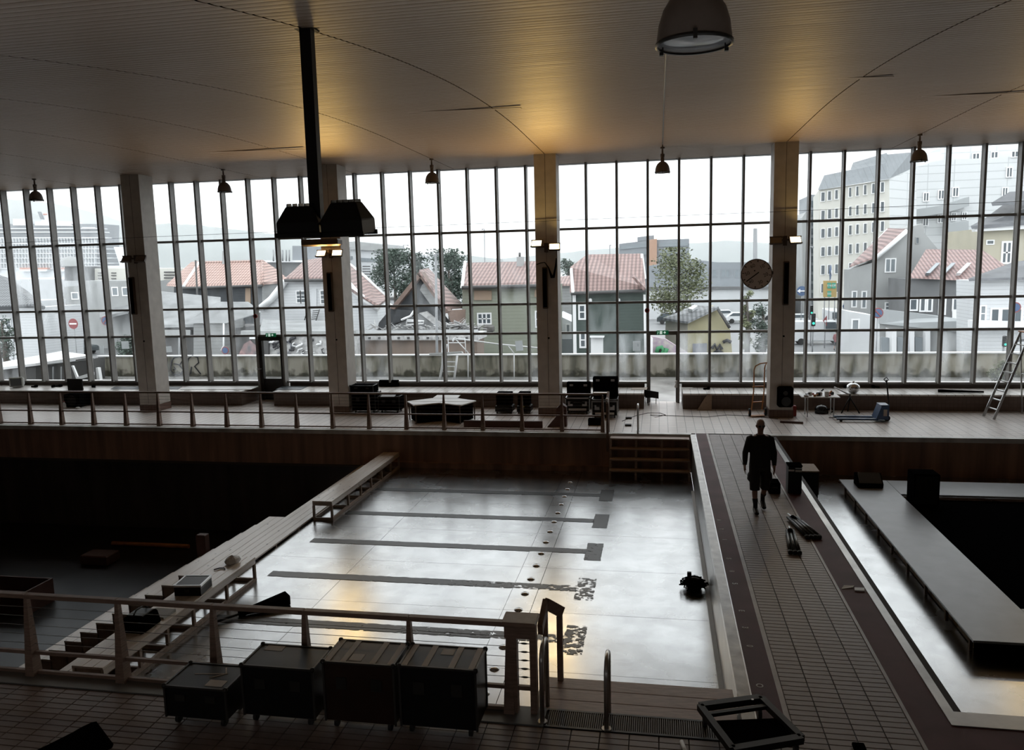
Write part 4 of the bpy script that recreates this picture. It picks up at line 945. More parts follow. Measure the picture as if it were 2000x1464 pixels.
sheet(1232, 1262, 757, 761, 'brown cardboard pieces on the ledge left of the doorway', 'tape_beige', 'cardboard', 3)
a = G(1322, 756, BT); b = MB(); b.lathe([(0.001, 0), (0.09, 0), (0.1, 0.05), (0.05, 0.14), (0.09, 0.2), (0.04, 0.26), (0.001, 0.26)], (a.x, a.y, BT), 9); tag(b.build('crumpled_paper', 'paper'), 'crumpled white paper heap on the ledge end at the doorway', 'paper')
for i, (px, py, l) in enumerate(((1228, 817, 'small black adapter on the deck beyond the ladder hoop'), (1227, 831, 'second small black adapter nearer the pool edge'))):
    a = G(px, py); tag(MB().bev(a.x-0.1, a.x+0.1, a.y-0.08, a.y+0.08, 0.0, 0.05, 0.01).build('power_adapter', 'black_satin'), l, 'adapter', 'adapters on the far deck')
b = MB(); b.tube([G(x_, y_, 0.008) for x_, y_ in ((1215, 822), (1240, 812), (1265, 806), (1290, 806), (1300, 810), (1280, 814), (1270, 810), (1330, 812), (1380, 814), (1420, 810), (1470, 812), (1520, 818))], 0.008, 5); tag(b.build('floor_cable', 'black_matte'), 'thin black cable winding over the deck before the doorway', 'cable')
# ---- hand truck
ht_ = thing('hand_truck', 'orange hand truck leaning at the clock column', 'hand truck', (3.2, 26.7, 0))
xa, xb = 3.02, 3.36
for x, o_ in ((xa, 0), (xb, 0.12)): MB().tube([(x-0.08, 26.45+o_, 0.22), (x, 26.62+o_, 0.8), (x+0.02, 26.75+o_, 1.5)], 0.02, 8).build('upright', 'orange_paint', ht_)
MB().tube([(xa+0.02, 26.75, 1.5), (xa+0.06, 26.72, 1.62), (xa+0.2, 26.72, 1.70), (xb+0.08, 26.80, 1.72), (xb+0.04, 26.87, 1.62), (xb+0.02, 26.87, 1.5)], 0.02, 8).build('handle', 'orange_paint', ht_)
for z in (0.45, 0.95): MB().bar((xa-0.02, 26.55+0.15*z, z), (xb, 26.68+0.15*z, z), 0.05, 0.03).build('cross_bar', 'orange_paint', ht_)
MB().prism([(xa-0.1, 26.3, 0.03), (xb, 26.42, 0.03), (xb, 26.62, 0.03), (xa-0.1, 26.5, 0.03)], (0, 0, 0.02)).build('toe_plate', 'orange_paint', ht_)
for x, yy in ((xa-0.12, 26.56), (xb+0.05, 26.70)): MB().disc((x, yy, 0.13), 0.13, 'X', 18, 0.07).build('wheel', 'rubber', ht_); MB().disc((x, yy, 0.13), 0.05, 'X', 12, 0.09).build('hub', 'orange_paint', ht_)
# ---- black speaker on the clock column, planks at its foot
a = YP(1533, 775, 26.3); ms = thing('column_speaker_box', 'black speaker box fixed low on the clock column', 'speaker', (a.x, 26.3, a.z))
MB().bev(a.x-0.24, a.x+0.24, 26.16, 26.345, a.z-0.32, a.z+0.36, 0.06).build('cabinet', 'black_matte', ms); MB().disc((a.x+0.02, 26.15, a.z-0.12), 0.15, 'Y', 20, 0.03).build('woofer', 'black_gloss', ms); MB().disc((a.x, 26.155, a.z+0.14), 0.07, 'Y', 16, 0.02).build('tweeter', 'dark_metal', ms)
a = G(1540, 825); tag(MB().bar((a.x-0.25, a.y+0.0, 0.03), (a.x+0.42, a.y-0.1, 0.03), 0.09, 0.05).build('wood_batten', 'brown_board'), 'brown batten lying at the foot of the clock column', 'batten')
a = G(1552, 806); tag(MB().bev(4.24, 4.36, 26.6, 26.75, 0.0, 0.34, 0.02).build('red_canister', 'red_plastic'), 'red canister beside the clock column foot', 'canister')
# ---- table with clutter
tb_ = thing('work_table', 'small folding work table covered in tools beside the clock column', 'table', (5.1, 26.5, 0))
TZ_ = 0.68; x0 = YP(1566, 774, 26.3).x; x1 = YP(1642, 774, 26.3).x
MB().bev(x0, x1, 26.32, 26.98, TZ_-0.03, TZ_, 0.006).build('table_top', 'bright_white', tb_)
for x, yy in ((x0+0.2, 26.40), (x1-0.18, 26.38), (x0+0.2, 26.85), (x1-0.18, 26.85)): MB().tube([(x, yy, 0.02), (x, yy, TZ_-0.03)], 0.018, 8).build('leg', 'alu', tb_)
MB().bar((x1-0.32, 26.38, 0.015), (x1+0.0, 26.38, 0.015), 0.04, 0.03).build('foot_bar', 'alu', tb_)
rr = random.Random(4)
cl = [('grey', 'alu'), ('black', 'black_satin'), ('white', 'bright_white'), ('red', 'red_plastic'), ('orange', 'orange_paint'), ('dark', 'dark_metal')]
names = ['cable coil', 'clamp', 'cordless drill', 'pair of cutters', 'bag of screws', 'tape measure', 'spray can', 'battery', 'folded rag', 'lamp clamp', 'adhesive roll', 'short rod']
for i, nm in enumerate(names):
    cname, cm = cl[i % 6]; x = x0+0.12+(x1-x0-0.25)*(i+0.5)/12; yy = 26.42+0.13*(i % 4)
    r_ = thing(nm.replace(' ', '_'), '%s %s on the work table, item %s from the clock column' % (cname, nm, ('one', 'two', 'three', 'four', 'five', 'six', 'seven', 'eight', 'nine', 'ten', 'eleven', 'twelve')[i]), 'tool', (x, yy, TZ_), 'clutter on the work table')
    h_ = rr.uniform(0.06, 0.2)
    if i % 3 == 0: b = MB(); b.lathe([(0.03, 0.0), (0.07, 0.0), (0.08, h_*0.3), (0.07, h_*0.6), (0.03, h_*0.6), (0.03, 0.0)], (x, yy, TZ_+0.001), 14); b.build('coil', cm, r_)
    elif i % 3 == 1: MB().bar((x-0.07, yy, TZ_+0.035), (x+0.06, yy+0.05, TZ_+h_), 0.035).build('shaft', cm, r_); MB().bev(x-0.09, x-0.02, yy-0.03, yy+0.03, TZ_+0.001, TZ_+0.07, 0.01).build('block', cm, r_)
    else: MB().bev(x-0.06, x+0.06, yy-0.05, yy+0.05, TZ_+0.001, TZ_+h_, 0.02).build('body', cm, r_)
a = G(1658, 762, BT); gl = thing('silver_drum', 'shiny silver globe lamp on the ledge behind the work table', 'lamp', (a.x, 27.95, BT))
b = MB(); b.lathe([(0.001, 0.0), (0.12, 0.02), (0.2, 0.1), (0.22, 0.18), (0.19, 0.27), (0.1, 0.34), (0.001, 0.36)], (a.x, 27.95, BT), 22); b.build('globe', 'chrome', gl); b = MB(); b.lathe([(0.04, 0.35), (0.04, 0.4), (0.001, 0.4)], (a.x, 27.95, BT), 10); b.build('neck', 'chrome', gl)
a = G(1632, 766, BT); tag(MB().tube([(a.x-0.1, 27.85, BT+0.22), (a.x+0.42, 27.72, BT-0.06)], 0.022, 8).build('silver_rod', 'alu'), 'silver rod resting against the ledge by the globe lamp', 'rod')
a = G(1645, 795); st_ = thing('camera_tripod', 'dark folding tripod standing under the ledge by the work table', 'tripod', (a.x, 27.3, 0))
for dx, dy in ((-0.28, -0.15), (0.28, -0.15), (0.0, 0.22)): MB().tube([(a.x, 27.3, 0.52), (a.x+dx, 27.3+dy, 0.01)], 0.02, 6).build('leg', 'black_satin', st_)
MB().tube([(a.x, 27.3, 0.4), (a.x, 27.3, 0.62)], 0.025, 8).build('centre_post', 'black_satin', st_)
a = G(1610, 812); vc = thing('vacuum_cleaner', 'small black vacuum cleaner on the deck behind the table leg', 'vacuum cleaner', (a.x, 26.95, 0))
b = MB(); b.lathe([(0.001, 0.03), (0.2, 0.03), (0.21, 0.1), (0.2, 0.18), (0.14, 0.25), (0.001, 0.28)], (a.x, 27.2, 0), 20); b.build('drum', 'black_gloss', vc)
MB().tube([(a.x+0.15, 27.15, 0.12), (a.x+0.3, 27.05, 0.2), (a.x+0.36, 27.1, 0.08), (a.x+0.3, 27.2, 0.03)], 0.02, 8).build('hose', 'black_matte', vc)
for s in (-1, 1): MB().disc((a.x+s*0.19, 27.15, 0.05), 0.05, 'X', 12, 0.03).build('wheel', 'rubber', vc)
# ---- pallet truck
pj = thing('pallet_truck', 'dark blue pallet truck with raised handle on the far deck', 'pallet truck', (6.2, 25.95, 0))
for yy in (25.72, 26.12): MB().bev(5.42, 6.62, yy, yy+0.15, 0.06, 0.11, 0.01).build('fork', 'blue_paint', pj)
for yy in (25.79, 26.19): MB().disc((5.55, yy, 0.04), 0.04, 'Y', 12, 0.08).build('fork_roller', 'rubber', pj)
MB().prism([(6.55, 25.72, 0.08), (6.92, 25.72, 0.08), (6.92, 25.72, 0.50), (6.70, 25.72, 0.50)], (0, 0.55, 0)).build('head_frame', 'blue_paint', pj)
MB().box(6.76, 6.86, 25.70, 25.715, 0.2, 0.4).build('data_plate', 'tape_beige', pj)
MB().bev(6.68, 6.94, 25.75, 26.24, 0.501, 0.53, 0.01).build('head_cap', 'blue_paint', pj)
MB().disc((6.93, 26.0, 0.09), 0.09, 'Y', 16, 0.14).build('steer_wheel', 'rubber', pj)
MB().tube([(6.95, 26.0, 0.16), (6.97, 26.0, 0.6), (6.88, 26.0, 1.28)], 0.022, 8).build('tow_bar', 'black_satin', pj)
MB().tube([(6.80, 25.98, 1.30), (6.88, 26.0, 1.36), (6.94, 26.02, 1.28), (6.88, 26.0, 1.2), (6.80, 25.98, 1.30)], 0.014, 8).build('grip', 'black_satin', pj)
# ---- long black rod and stepladder
a = G(1822, 761, BT); c = G(1905, 761, BT); tag(MB().tube([(a.x, 28.2, BT+0.05), (c.x, 28.05, BT+0.04)], [0.05, 0.03], 8).build('black_tube', 'black_matte'), 'long black tube lying on the ledge before the stepladder', 'tube')
lad = thing('stepladder', 'tall aluminium stepladder at the right edge', 'ladder', (10.4, 26.6, 0))
f0, f1 = Vector((10.03, 26.95, 0)), Vector((10.13, 26.42, 0)); t0, t1 = Vector((10.98, 27.05, 2.62)), Vector((11.05, 26.55, 2.62))
MB().bar(f0, t0, 0.035, 0.07).build('stile', 'alu', lad); MB().bar(f1, t1, 0.035, 0.07).build('stile', 'alu', lad)
for k in range(1, 9): MB().bar(f0.lerp(t0, k*0.108), f1.lerp(t1, k*0.108), 0.09, 0.03).build('step', 'alu', lad)
r0, r1 = Vector((11.32, 27.42, 0)), Vector((11.36, 26.22, 0))
MB().bar(r0, t0, 0.03, 0.05).build('back_stile', 'alu', lad); MB().bar(r1, t1, 0.03, 0.05).build('back_stile', 'alu', lad)
MB().bar(r0.lerp(t0, 0.5), r1.lerp(t1, 0.5), 0.03).build('brace', 'alu', lad); MB().bev(10.93, 11.15, 26.5, 27.1, 2.63, 2.67, 0.01).build('top_cap', 'orange_paint', lad)
# ---- things beside the walking person
def simple_case(x0, x1, y0, y1, z0, z1, label, name, mt, cat, extras=()):
    r = thing(name, label, cat, ((x0+x1)/2, y0, z0)); MB().bev(x0, x1, y0, y1, z0, z1, 0.015).build('body', mt, r)
    for nm, m_, bx_ in extras: MB().box(*bx_).build(nm, m_, r)
    return r
simple_case(2.34, 2.58, 17.5, 17.9, 0, 0.24, 'low black case on the walkway behind the walking person', 'black_case', 'black_matte', 'case', (('carry_handle', 'dark_metal', (2.40, 2.52, 17.485, 17.499, 0.13, 0.16)),))
simple_case(2.74, 3.02, 17.55, 17.86, 0, 0.60, 'tall black bin with two white stripes beside the walkway', 'black_bin', 'black_satin', 'bin', (('stripe', 'paper', (2.745, 2.86, 17.535, 17.549, 0.50, 0.535)), ('stripe', 'paper', (2.88, 3.015, 17.535, 17.549, 0.49, 0.53)), ('stripe', 'alu', (2.88, 3.015, 17.535, 17.549, 0.555, 0.575)), ('lid', 'black_matte', (2.73, 3.03, 17.54, 17.87, 0.601, 0.625))))
wbx = simple_case(3.25, 3.75, 19.6, 20.3, QZ, -0.04, 'wooden topped dark crate standing in the small pool by the rim', 'dark_crate', 'black_satin', 'crate', (('top_board', 'chip_board', (3.23, 3.77, 19.58, 20.32, -0.039, -0.01)), ('side_board', 'brown_board', (3.751, 3.77, 19.62, 20.28, -0.6, -0.05))))
def folded_stand(a, c, label, n=3):
    a, c = Vector(a), Vector(c); d = (c-a).normalized(); s = Vector((-d.y, d.x, 0)); r = thing('folded_stand', label, 'stand', (a.x, a.y, 0), 'folded tripod stands on the walkway')
    for i in range(n):
        o_ = s*(i-(n-1)/2)*0.042; MB().tube([a+d*0.22+o_*1.3+Vector((0,0,0.05)), c+o_*1.8+Vector((0,0,0.045))], [0.027, 0.032], 8).build('leg', 'black_satin', r)
        MB().tube([a+d*0.5+o_*1.5+Vector((0,0,0.078)), a+d*1.05+o_*1.7+Vector((0,0,0.078))], 0.006, 6).build('leg_brace', 'alu', r)
        MB().bev(c.x+o_.x*1.8-0.035, c.x+o_.x*1.8+0.035, c.y+o_.y*1.8-0.04, c.y+o_.y*1.8+0.03, 0.0, 0.075, 0.015).build('rubber_foot', 'rubber', r)
    MB().tube([a+Vector((0,0,0.05)), a+d*0.6+Vector((0,0,0.05))], 0.016, 8).build('centre_tube', 'alu', r); MB().tube([a+d*0.25+Vector((0,0,0.055)), a+d*0.38+Vector((0,0,0.055))], 0.05, 10).build('collar', 'black_matte', r)
folded_stand((2.50, 15.95, 0), (2.74, 14.65, 0), 'larger folded black tripod stand lying beside the red band', 4)
folded_stand((2.40, 15.15, 0), (2.29, 13.80, 0), 'slimmer folded black tripod stand lying on the walkway tiles', 3)
a = G(1670, 1151); b = MB(); b.hexa([(a.x-0.02, a.y-0.07, 0.003), (a.x+0.12, a.y-0.07, 0.003), (a.x+0.14, a.y+0.04, 0.003), (a.x+0.0, a.y+0.04, 0.003)], [(a.x-0.02, a.y-0.07, 0.022), (a.x+0.12, a.y-0.07, 0.022), (a.x+0.14, a.y+0.04, 0.022), (a.x+0.0, a.y+0.04, 0.022)]); tag(b.build('white_packet', 'bright_white'), 'white packet lying on the plain red band', 'packet')
a = G(1657, 1147); b = MB(); b.hexa([(a.x-0.12, a.y-0.08, 0.003), (a.x+0.06, a.y-0.02, 0.003), (a.x+0.1, a.y+0.07, 0.003), (a.x-0.05, a.y+0.07, 0.003)], [(a.x-0.12, a.y-0.08, 0.007), (a.x+0.06, a.y-0.02, 0.02), (a.x+0.1, a.y+0.07, 0.01), (a.x-0.05, a.y+0.07, 0.008)]); tag(b.build('brown_wrapper', 'tape_beige'), 'crumpled brown wrapper beside the white packet', 'wrapper')
# ---- black stage in the small pool
SZ2 = -0.82
stg2 = thing('pool_stage', 'low grey topped stage frame around a black pit in the small pool', 'stage', (4.7, 12.5, QZ))
MB().bev(4.72, 5.90, 12.60, 21.95, SZ2-0.04, SZ2, 0.006).build('deck_panel', 'stage_grey', stg2)
MB().bev(5.904, 16.3, 20.66, 21.95, SZ2-0.04, SZ2, 0.006).build('deck_panel', 'stage_grey', stg2)
MB().bev(5.904, 16.3, 12.60, 13.90, SZ2-0.04, SZ2, 0.006).build('deck_panel', 'stage_grey', stg2)
MB().box(4.80, 5.84, 12.72, 12.78, QZ, SZ2-0.042).build('front_cloth', 'black_matte', stg2); MB().box(5.84, 16.3, 12.72, 12.78, QZ, SZ2-0.042).build('front_cloth', 'black_matte', stg2)
MB().box(4.86, 4.90, 12.8, 21.8, QZ+0.02, SZ2-0.10).build('side_board', 'plywood_edge', stg2)
for i in range(9): MB().bar((4.80, 12.9+1.08*i, QZ), (4.80, 12.9+1.08*i, SZ2-0.042), 0.05).build('leg', 'plywood_edge', stg2)
MB().box(5.92, 16.3, 13.92, 20.64, SZ2-0.16, SZ2-0.12).build('pit_floor', 'black_matte', stg2)
wd = thing('wedge_monitor', 'black wedge stage monitor on the grey stage corner', 'speaker', (5.3, 21.2, SZ2))
MB().prism([(5.0, 21.12, SZ2), (5.0, 21.58, SZ2), (5.0, 21.58, SZ2+0.30), (5.0, 21.42, SZ2+0.34), (5.0, 21.10, SZ2+0.12)], (0.62, 0, 0)).build('cabinet', 'black_matte', wd, bevel=0.015); MB().prism([(5.04, 21.10, SZ2+0.13), (5.04, 21.40, SZ2+0.335), (5.58, 21.40, SZ2+0.335), (5.58, 21.10, SZ2+0.13)], (0, -0.012, 0.012)).build('grille', 'dark_metal', wd)
pi_ = thing('black_tower', 'upright black box tower at the edge of the stage pit', 'speaker', (6.25, 20.3, SZ2-0.12))
MB().bev(5.98, 6.56, 19.95, 20.45, SZ2-0.118, -0.12, 0.02).build('cabinet', 'black_matte', pi_); MB().box(6.02, 6.52, 19.93, 19.949, -0.86, -0.18).build('grille', 'black_satin', pi_)
# ---- tangle on the steel floor, black stand, bits on the near bench
a = G(1356, 1150, SZ); tg = thing('cable_tangle', 'tangled heap of black cables at the foot of the steel end wall', 'cables', (a.x, a.y, SZ), kind=None)
rr = random.Random(9)
for i in range(16):
    pts = []; ph = rr.uniform(0, 6.28)
    for k in range(16):
        t_ = k/15*rr.uniform(5.5, 7.5)+ph; R_ = rr.uniform(0.07, 0.21)*(1.0 if i < 12 else 1.35); z_ = 0.03+abs(math.sin(t_*1.3+i))*0.22*(1-R_*1.6)
        pts.append((a.x+R_*math.cos(t_), a.y+R_*1.1*math.sin(t_), SZ+max(0.02, z_)))
    MB().tube(pts, 0.014, 6).build('cable_loop', 'black_matte', tg)
b = MB(); b.lathe([(0.001, 0.005), (0.13, 0.005), (0.15, 0.1), (0.11, 0.2), (0.001, 0.24)], (a.x, a.y, SZ), 14); b.build('connector_box', 'black_satin', tg); MB().bev(a.x-0.13, a.x-0.05, a.y+0.05, a.y+0.13, SZ+0.2, SZ+0.3, 0.01).build('plug', 'black_satin', tg)
b = thing('black_stand', 'long black folded stand lying on the steel floor by the near bench', 'stand', (-7.2, 12.8, SZ))
A_, B_ = Vector((-7.72, 12.28, SZ+0.04)), Vector((-6.86, 13.30, SZ+0.10)); d_ = B_-A_
MB().tube([A_, A_+d_*0.35], 0.022, 8).build('tube', 'black_satin', b); MB().tube([A_+d_*0.3, A_+d_*0.5], 0.06, 10).build('clamp', 'black_matte', b)
MB().hexa([A_+d_*0.42+Vector((-0.06,0.05,-0.03)), A_+d_*0.42+Vector((0.06,-0.05,-0.03)), B_+Vector((0.1,-0.1,-0.09)), B_+Vector((-0.1,0.1,-0.09))], [A_+d_*0.42+Vector((-0.06,0.05,0.04)), A_+d_*0.42+Vector((0.06,-0.05,0.04)), B_+Vector((0.1,-0.1,0.08)), B_+Vector((-0.1,0.1,0.08))]).build('folded_legs', 'black_matte', b)
BTZ = -0.648
def bench_case(x0, x1, y0, y1, z0, z1, label):
    r = thing('briefcase', label, 'case', ((x0+x1)/2, y0, z0)); M_ = RZ(0.14); c_ = Vector(((x0+x1)/2, (y0+y1)/2, 0))
    def R_(x, y, z): return c_ + M_ @ Vector((x-c_.x, y-c_.y, 0)) + Vector((0, 0, z))
    def bxx(a_, b_, e_, f_, g_, h_): return MB().hexa([R_(a_,e_,g_), R_(b_,e_,g_), R_(b_,f_,g_), R_(a_,f_,g_)], [R_(a_,e_,h_), R_(b_,e_,h_), R_(b_,f_,h_), R_(a_,f_,h_)])
    bxx(x0, x1, y0, y1, z0, z0+0.11).build('shell', 'black_satin', r); bxx(x0, x1, y0, y1, z0+0.115, z1).build('lid', 'case_panel', r)
    for a_, b_, e_, f_ in ((x0-0.01, x0+0.02, y0, y1), (x1-0.02, x1+0.01, y0, y1), (x0, x1, y0-0.01, y0+0.015), (x0, x1, y1-0.015, y1+0.01)): bxx(a_, b_, e_, f_, z1-0.025, z1+0.008).build('edge_profile', 'alu', r)
    bxx(x0+0.2, x0+0.28, y0-0.03, y0-0.01, z0+0.08, z0+0.13).build('carry_handle', 'dark_metal', r); return r
bench_case(-8.50, -8.02, 12.25, 12.72, BTZ, BTZ+0.19, 'black aluminium edged briefcase lying on the near bench')
a = G(455, 1098, BTZ)
r_ = thing('white_bag', 'crumpled white plastic bag on the far end of the near bench', 'bag', (a.x, a.y, BTZ)); b = MB(); rr = random.Random(2)
vs = []; n_ = 10
for (rad, z_) in ((0.1, 0.0), (0.15, 0.04), (0.12, 0.09), (0.05, 0.13), (0.002, 0.14)):
    for k in range(n_): t_ = 2*math.pi*k/n_; q_ = rad*rr.uniform(0.75, 1.25); vs.append((a.x+q_*math.cos(t_), a.y+q_*1.2*math.sin(t_), BTZ+z_*rr.uniform(0.8, 1.15)))
b.add(vs, [(i*n_+k, i*n_+(k+1)%n_, (i+1)*n_+(k+1)%n_, (i+1)*n_+k) for i in range(4) for k in range(n_)] + [tuple(reversed(range(n_)))]).build('bag_body', 'paper', r_)
a = G(430, 1112, BTZ); tag(MB().tube([(a.x-0.1, a.y-0.05, BTZ+0.015), (a.x-0.03, a.y+0.04, BTZ+0.015), (a.x+0.06, a.y+0.05, BTZ+0.015), (a.x+0.1, a.y, BTZ+0.015)], 0.012, 7).build('metal_hook', 'dark_metal'), 'dark metal hook beside the white bag on the near bench', 'hook')
bk = thing('black_tool_bag', 'black open tool bag on the near bench next to the railing', 'bag', (-8.3, 11.0, BTZ))
MB().hexa([(-8.48, 10.75, BTZ), (-8.05, 10.75, BTZ), (-8.05, 11.25, BTZ), (-8.48, 11.25, BTZ)], [(-8.44, 10.78, BTZ+0.24), (-8.09, 10.78, BTZ+0.24), (-8.09, 11.22, BTZ+0.24), (-8.44, 11.22, BTZ+0.24)]).build('bag_body', 'black_matte', bk, bevel=0.03)
MB().bev(-8.40, -8.12, 10.85, 11.15, BTZ+0.241, BTZ+0.265, 0.01).build('flap', 'case_panel', bk); MB().tube([(-8.26, 10.8, BTZ+0.25), (-8.26, 10.9, BTZ+0.33), (-8.26, 11.1, BTZ+0.33), (-8.26, 11.2, BTZ+0.25)], 0.012, 7).build('strap', 'black_satin', bk)
tag(MB().hexa([(-8.46, 11.32, BTZ), (-8.08, 11.32, BTZ), (-8.05, 11.62, BTZ), (-8.42, 11.62, BTZ)], [(-8.46, 11.32, BTZ+0.03), (-8.08, 11.32, BTZ+0.03), (-8.05, 11.62, BTZ+0.05), (-8.42, 11.62, BTZ+0.05)]).build('plastic_wrap', 'lamp_lens'), 'folded clear plastic wrap on the near bench behind the tool bag', 'wrap')
# ---- things in the deep pool
a = G(294, 1068, DZ); tag(MB().tube([(a.x-1.35, a.y, DZ+0.08), (a.x+1.35, a.y, DZ+0.08)], 0.07, 8).build('orange_pipe', 'orange_paint'), 'rusty orange pipe lying on the dark deep pool floor', 'pipe')
a = G(195, 1100, DZ); tag(MB().bev(a.x-0.5, a.x+0.4, a.y-0.2, a.y+0.4, DZ, DZ+0.3, 0.03).build('rusty_plate', 'brown_board'), 'dull rusty box on the dark deep pool floor', 'box')
a = Z(405, 1070, -2.2); tag(MB().bev(a.x-0.13, a.x+0.13, 18.3, 18.5, DZ, -1.75, 0.02).build('wood_post', 'brown_board'), 'short wooden post just beyond the wide stairs', 'post')
a = G(15, 1170, DZ+0.4); wx_ = thing('wooden_box', 'open pale wooden box at the left edge of the deep pool', 'box', (a.x, a.y, DZ))
for bx_ in ((a.x-1.2, a.x+0.55, a.y, a.y+0.05, DZ, DZ+0.62), (a.x-1.2, a.x+0.55, a.y+0.9, a.y+0.95, DZ, DZ+0.62), (a.x+0.5, a.x+0.55, a.y+0.05, a.y+0.9, DZ, DZ+0.62), (a.x-1.2, a.x+0.5, a.y+0.05, a.y+0.9, DZ, DZ+0.05)): MB().box(*bx_).build('side_board', 'brown_board', wx_)
# ================================================================ OUTSIDE
mat('terrace_floor', (0.30, 0.30, 0.29), 0.25, noise=0.5, nscale=0.8)
mat('asphalt', (0.16, 0.165, 0.17), 0.4, noise=0.3, nscale=0.2)
mat('white_cap', (0.8, 0.81, 0.82), 0.4)
mat('white_wall', (0.62, 0.64, 0.66), 0.7, noise=0.06, nscale=0.6)
wave_mat('white_boards', (0.68, 0.70, 0.72), (0.42, 0.44, 0.46), 0.22, 'Z', noise=0.05, ratio=0.15)
wave_mat('grey_boards', (0.36, 0.37, 0.37), (0.18, 0.18, 0.18), 0.25, 'Z', noise=0.2)
wave_mat('dark_boards', (0.07, 0.08, 0.09), (0.03, 0.03, 0.03), 0.25, 'Z', noise=0.3)
wave_mat('olive_boards', (0.29, 0.31, 0.25), (0.19, 0.21, 0.165), 0.24, 'Z', noise=0.06, ratio=0.14)
wave_mat('green_boards', (0.072, 0.098, 0.088), (0.045, 0.062, 0.055), 0.2, 'Z', noise=0.08, ratio=0.14)
def roof_mat(name, col, dark, px_, pz):
    m = wave_mat(name, col, dark, pz, 'Z', 0.55, 0.06, 0.12, 0.25)
    nt = m.node_tree; n = nt.nodes; l = nt.links; b = n['Principled BSDF']
    tc = n.new('ShaderNodeTexCoord'); sp = n.new('ShaderNodeSeparateXYZ'); l.new(tc.outputs['Object'], sp.inputs[0])
    mm = n.new('ShaderNodeMath'); mm.operation = 'MULTIPLY'; mm.inputs[1].default_value = 2*math.pi/px_; l.new(sp.outputs['X'], mm.inputs[0])
    sn = n.new('ShaderNodeMath'); sn.operation = 'SINE'; l.new(mm.outputs[0], sn.inputs[0])
    mr = n.new('ShaderNodeMapRange'); mr.inputs['From Min'].default_value = -1; mr.inputs['To Min'].default_value = 0.6; mr.inputs['To Max'].default_value = 1.25; l.new(sn.outputs[0], mr.inputs['Value'])
    src = b.inputs['Base Color'].links[0].from_socket
    mx = n.new('ShaderNodeMix'); mx.data_type = 'RGBA'; mx.blend_type = 'MULTIPLY'; mx.inputs['Factor'].default_value = 1; l.new(src, mx.inputs['A']); l.new(mr.outputs[0], mx.inputs['B']); l.new(mx.outputs['Result'], b.inputs['Base Color'])
roof_mat('roof_orange', (0.45, 0.31, 0.27), (0.22, 0.12, 0.10), 0.30, 0.26)
roof_mat('roof_red', (0.30, 0.21, 0.195), (0.17, 0.10, 0.09), 0.30, 0.24)
roof_mat('roof_brown', (0.30, 0.205, 0.19), (0.15, 0.10, 0.09), 0.28, 0.22)
roof_mat('roof_dark', (0.17, 0.18, 0.19), (0.08, 0.085, 0.09), 0.30, 0.26)
roof_mat('roof_pink', (0.31, 0.215, 0.205), (0.22, 0.13, 0.12), 0.30, 0.30)
wave_mat('mansard', (0.20, 0.22, 0.235), (0.13, 0.14, 0.15), 0.55, 'X', ratio=0.1, noise=0.1)
mat('roof_felt', (0.24, 0.25, 0.255), 0.7, noise=0.3, nscale=0.8)
mat('roof_slate', (0.085, 0.09, 0.1), 0.5, noise=0.3, nscale=1.2)
mat('fascia', (0.07, 0.07, 0.07), 0.6)
mat('fascia_brown', (0.16, 0.11, 0.09), 0.6, noise=0.2, nscale=2)
mat('hotel_cream', (0.58, 0.575, 0.53), 0.7, noise=0.08, nscale=0.4)
brick_mat('block_panels', (0.60, 0.62, 0.63), (0.46, 0.48, 0.49), 3.2, 1.0, 0.06, 0.6, 'XZ', noise=0.03)
mat('block_grey', (0.36, 0.38, 0.39), 0.7)
mat('villa_yellow', (0.46, 0.43, 0.34), 0.7, noise=0.1, nscale=0.6)
mat('shed_yellow', (0.37, 0.34, 0.215), 0.7, noise=0.12, nscale=0.9)
mat('render_cream', (0.55, 0.52, 0.45), 0.7, noise=0.2, nscale=0.7)
mat('render_grey', (0.33, 0.34, 0.34), 0.7, noise=0.12, nscale=0.5)
mat('render_darkgrey', (0.15, 0.155, 0.16), 0.7, noise=0.2, nscale=0.6)
mat('office_grey', (0.23, 0.25, 0.27), 0.6, noise=0.1, nscale=0.2)
mat('office_orange', (0.42, 0.26, 0.18), 0.6)
mat('glass_far', (0.09, 0.11, 0.125), 0.15)
mat('glass_mid', (0.22, 0.25, 0.27), 0.25)
mat('brown_wall', (0.23, 0.18, 0.15), 0.75, noise=0.3, nscale=1.2, stretch=(1, 1, 0.3))
mat('char', (0.045, 0.05, 0.056), 0.7, noise=0.4, nscale=1.0)
mat('debris_pale', (0.5, 0.5, 0.5), 0.7, noise=0.4, nscale=4)
mat('debris_dark', (0.12, 0.115, 0.11), 0.8, noise=0.4, nscale=4)
mat('graffiti_black', (0.03, 0.03, 0.035), 0.7)
mat('graffiti_pink', (0.42, 0.26, 0.25), 0.7, noise=0.5, nscale=2.5, col2=(0.1, 0.1, 0.11))
mat('graffiti_purple', (0.28, 0.2, 0.3), 0.7, noise=0.6, nscale=3, col2=(0.45, 0.43, 0.4))
mat('graffiti_green', (0.05, 0.22, 0.1), 0.7)
mat('graffiti_grey', (0.2, 0.21, 0.24), 0.7)
mat('street_metal', (0.27, 0.28, 0.29), 0.5, metal=0.3)
mat('sign_blue', (0.07, 0.12, 0.23), 0.5)
mat('sign_red', (0.25, 0.07, 0.075), 0.5)
mat('sign_yellow', (0.42, 0.31, 0.13), 0.5)
mat('sign_green', (0.08, 0.33, 0.24), 0.5)
mat('signal_green', (0.05, 0.8, 0.55), 0.5, emit=(0.05, 0.95, 0.65), estr=0.35)
mat('car_white', (0.66, 0.68, 0.7), 0.25)
mat('car_dark', (0.035, 0.045, 0.05), 0.25)
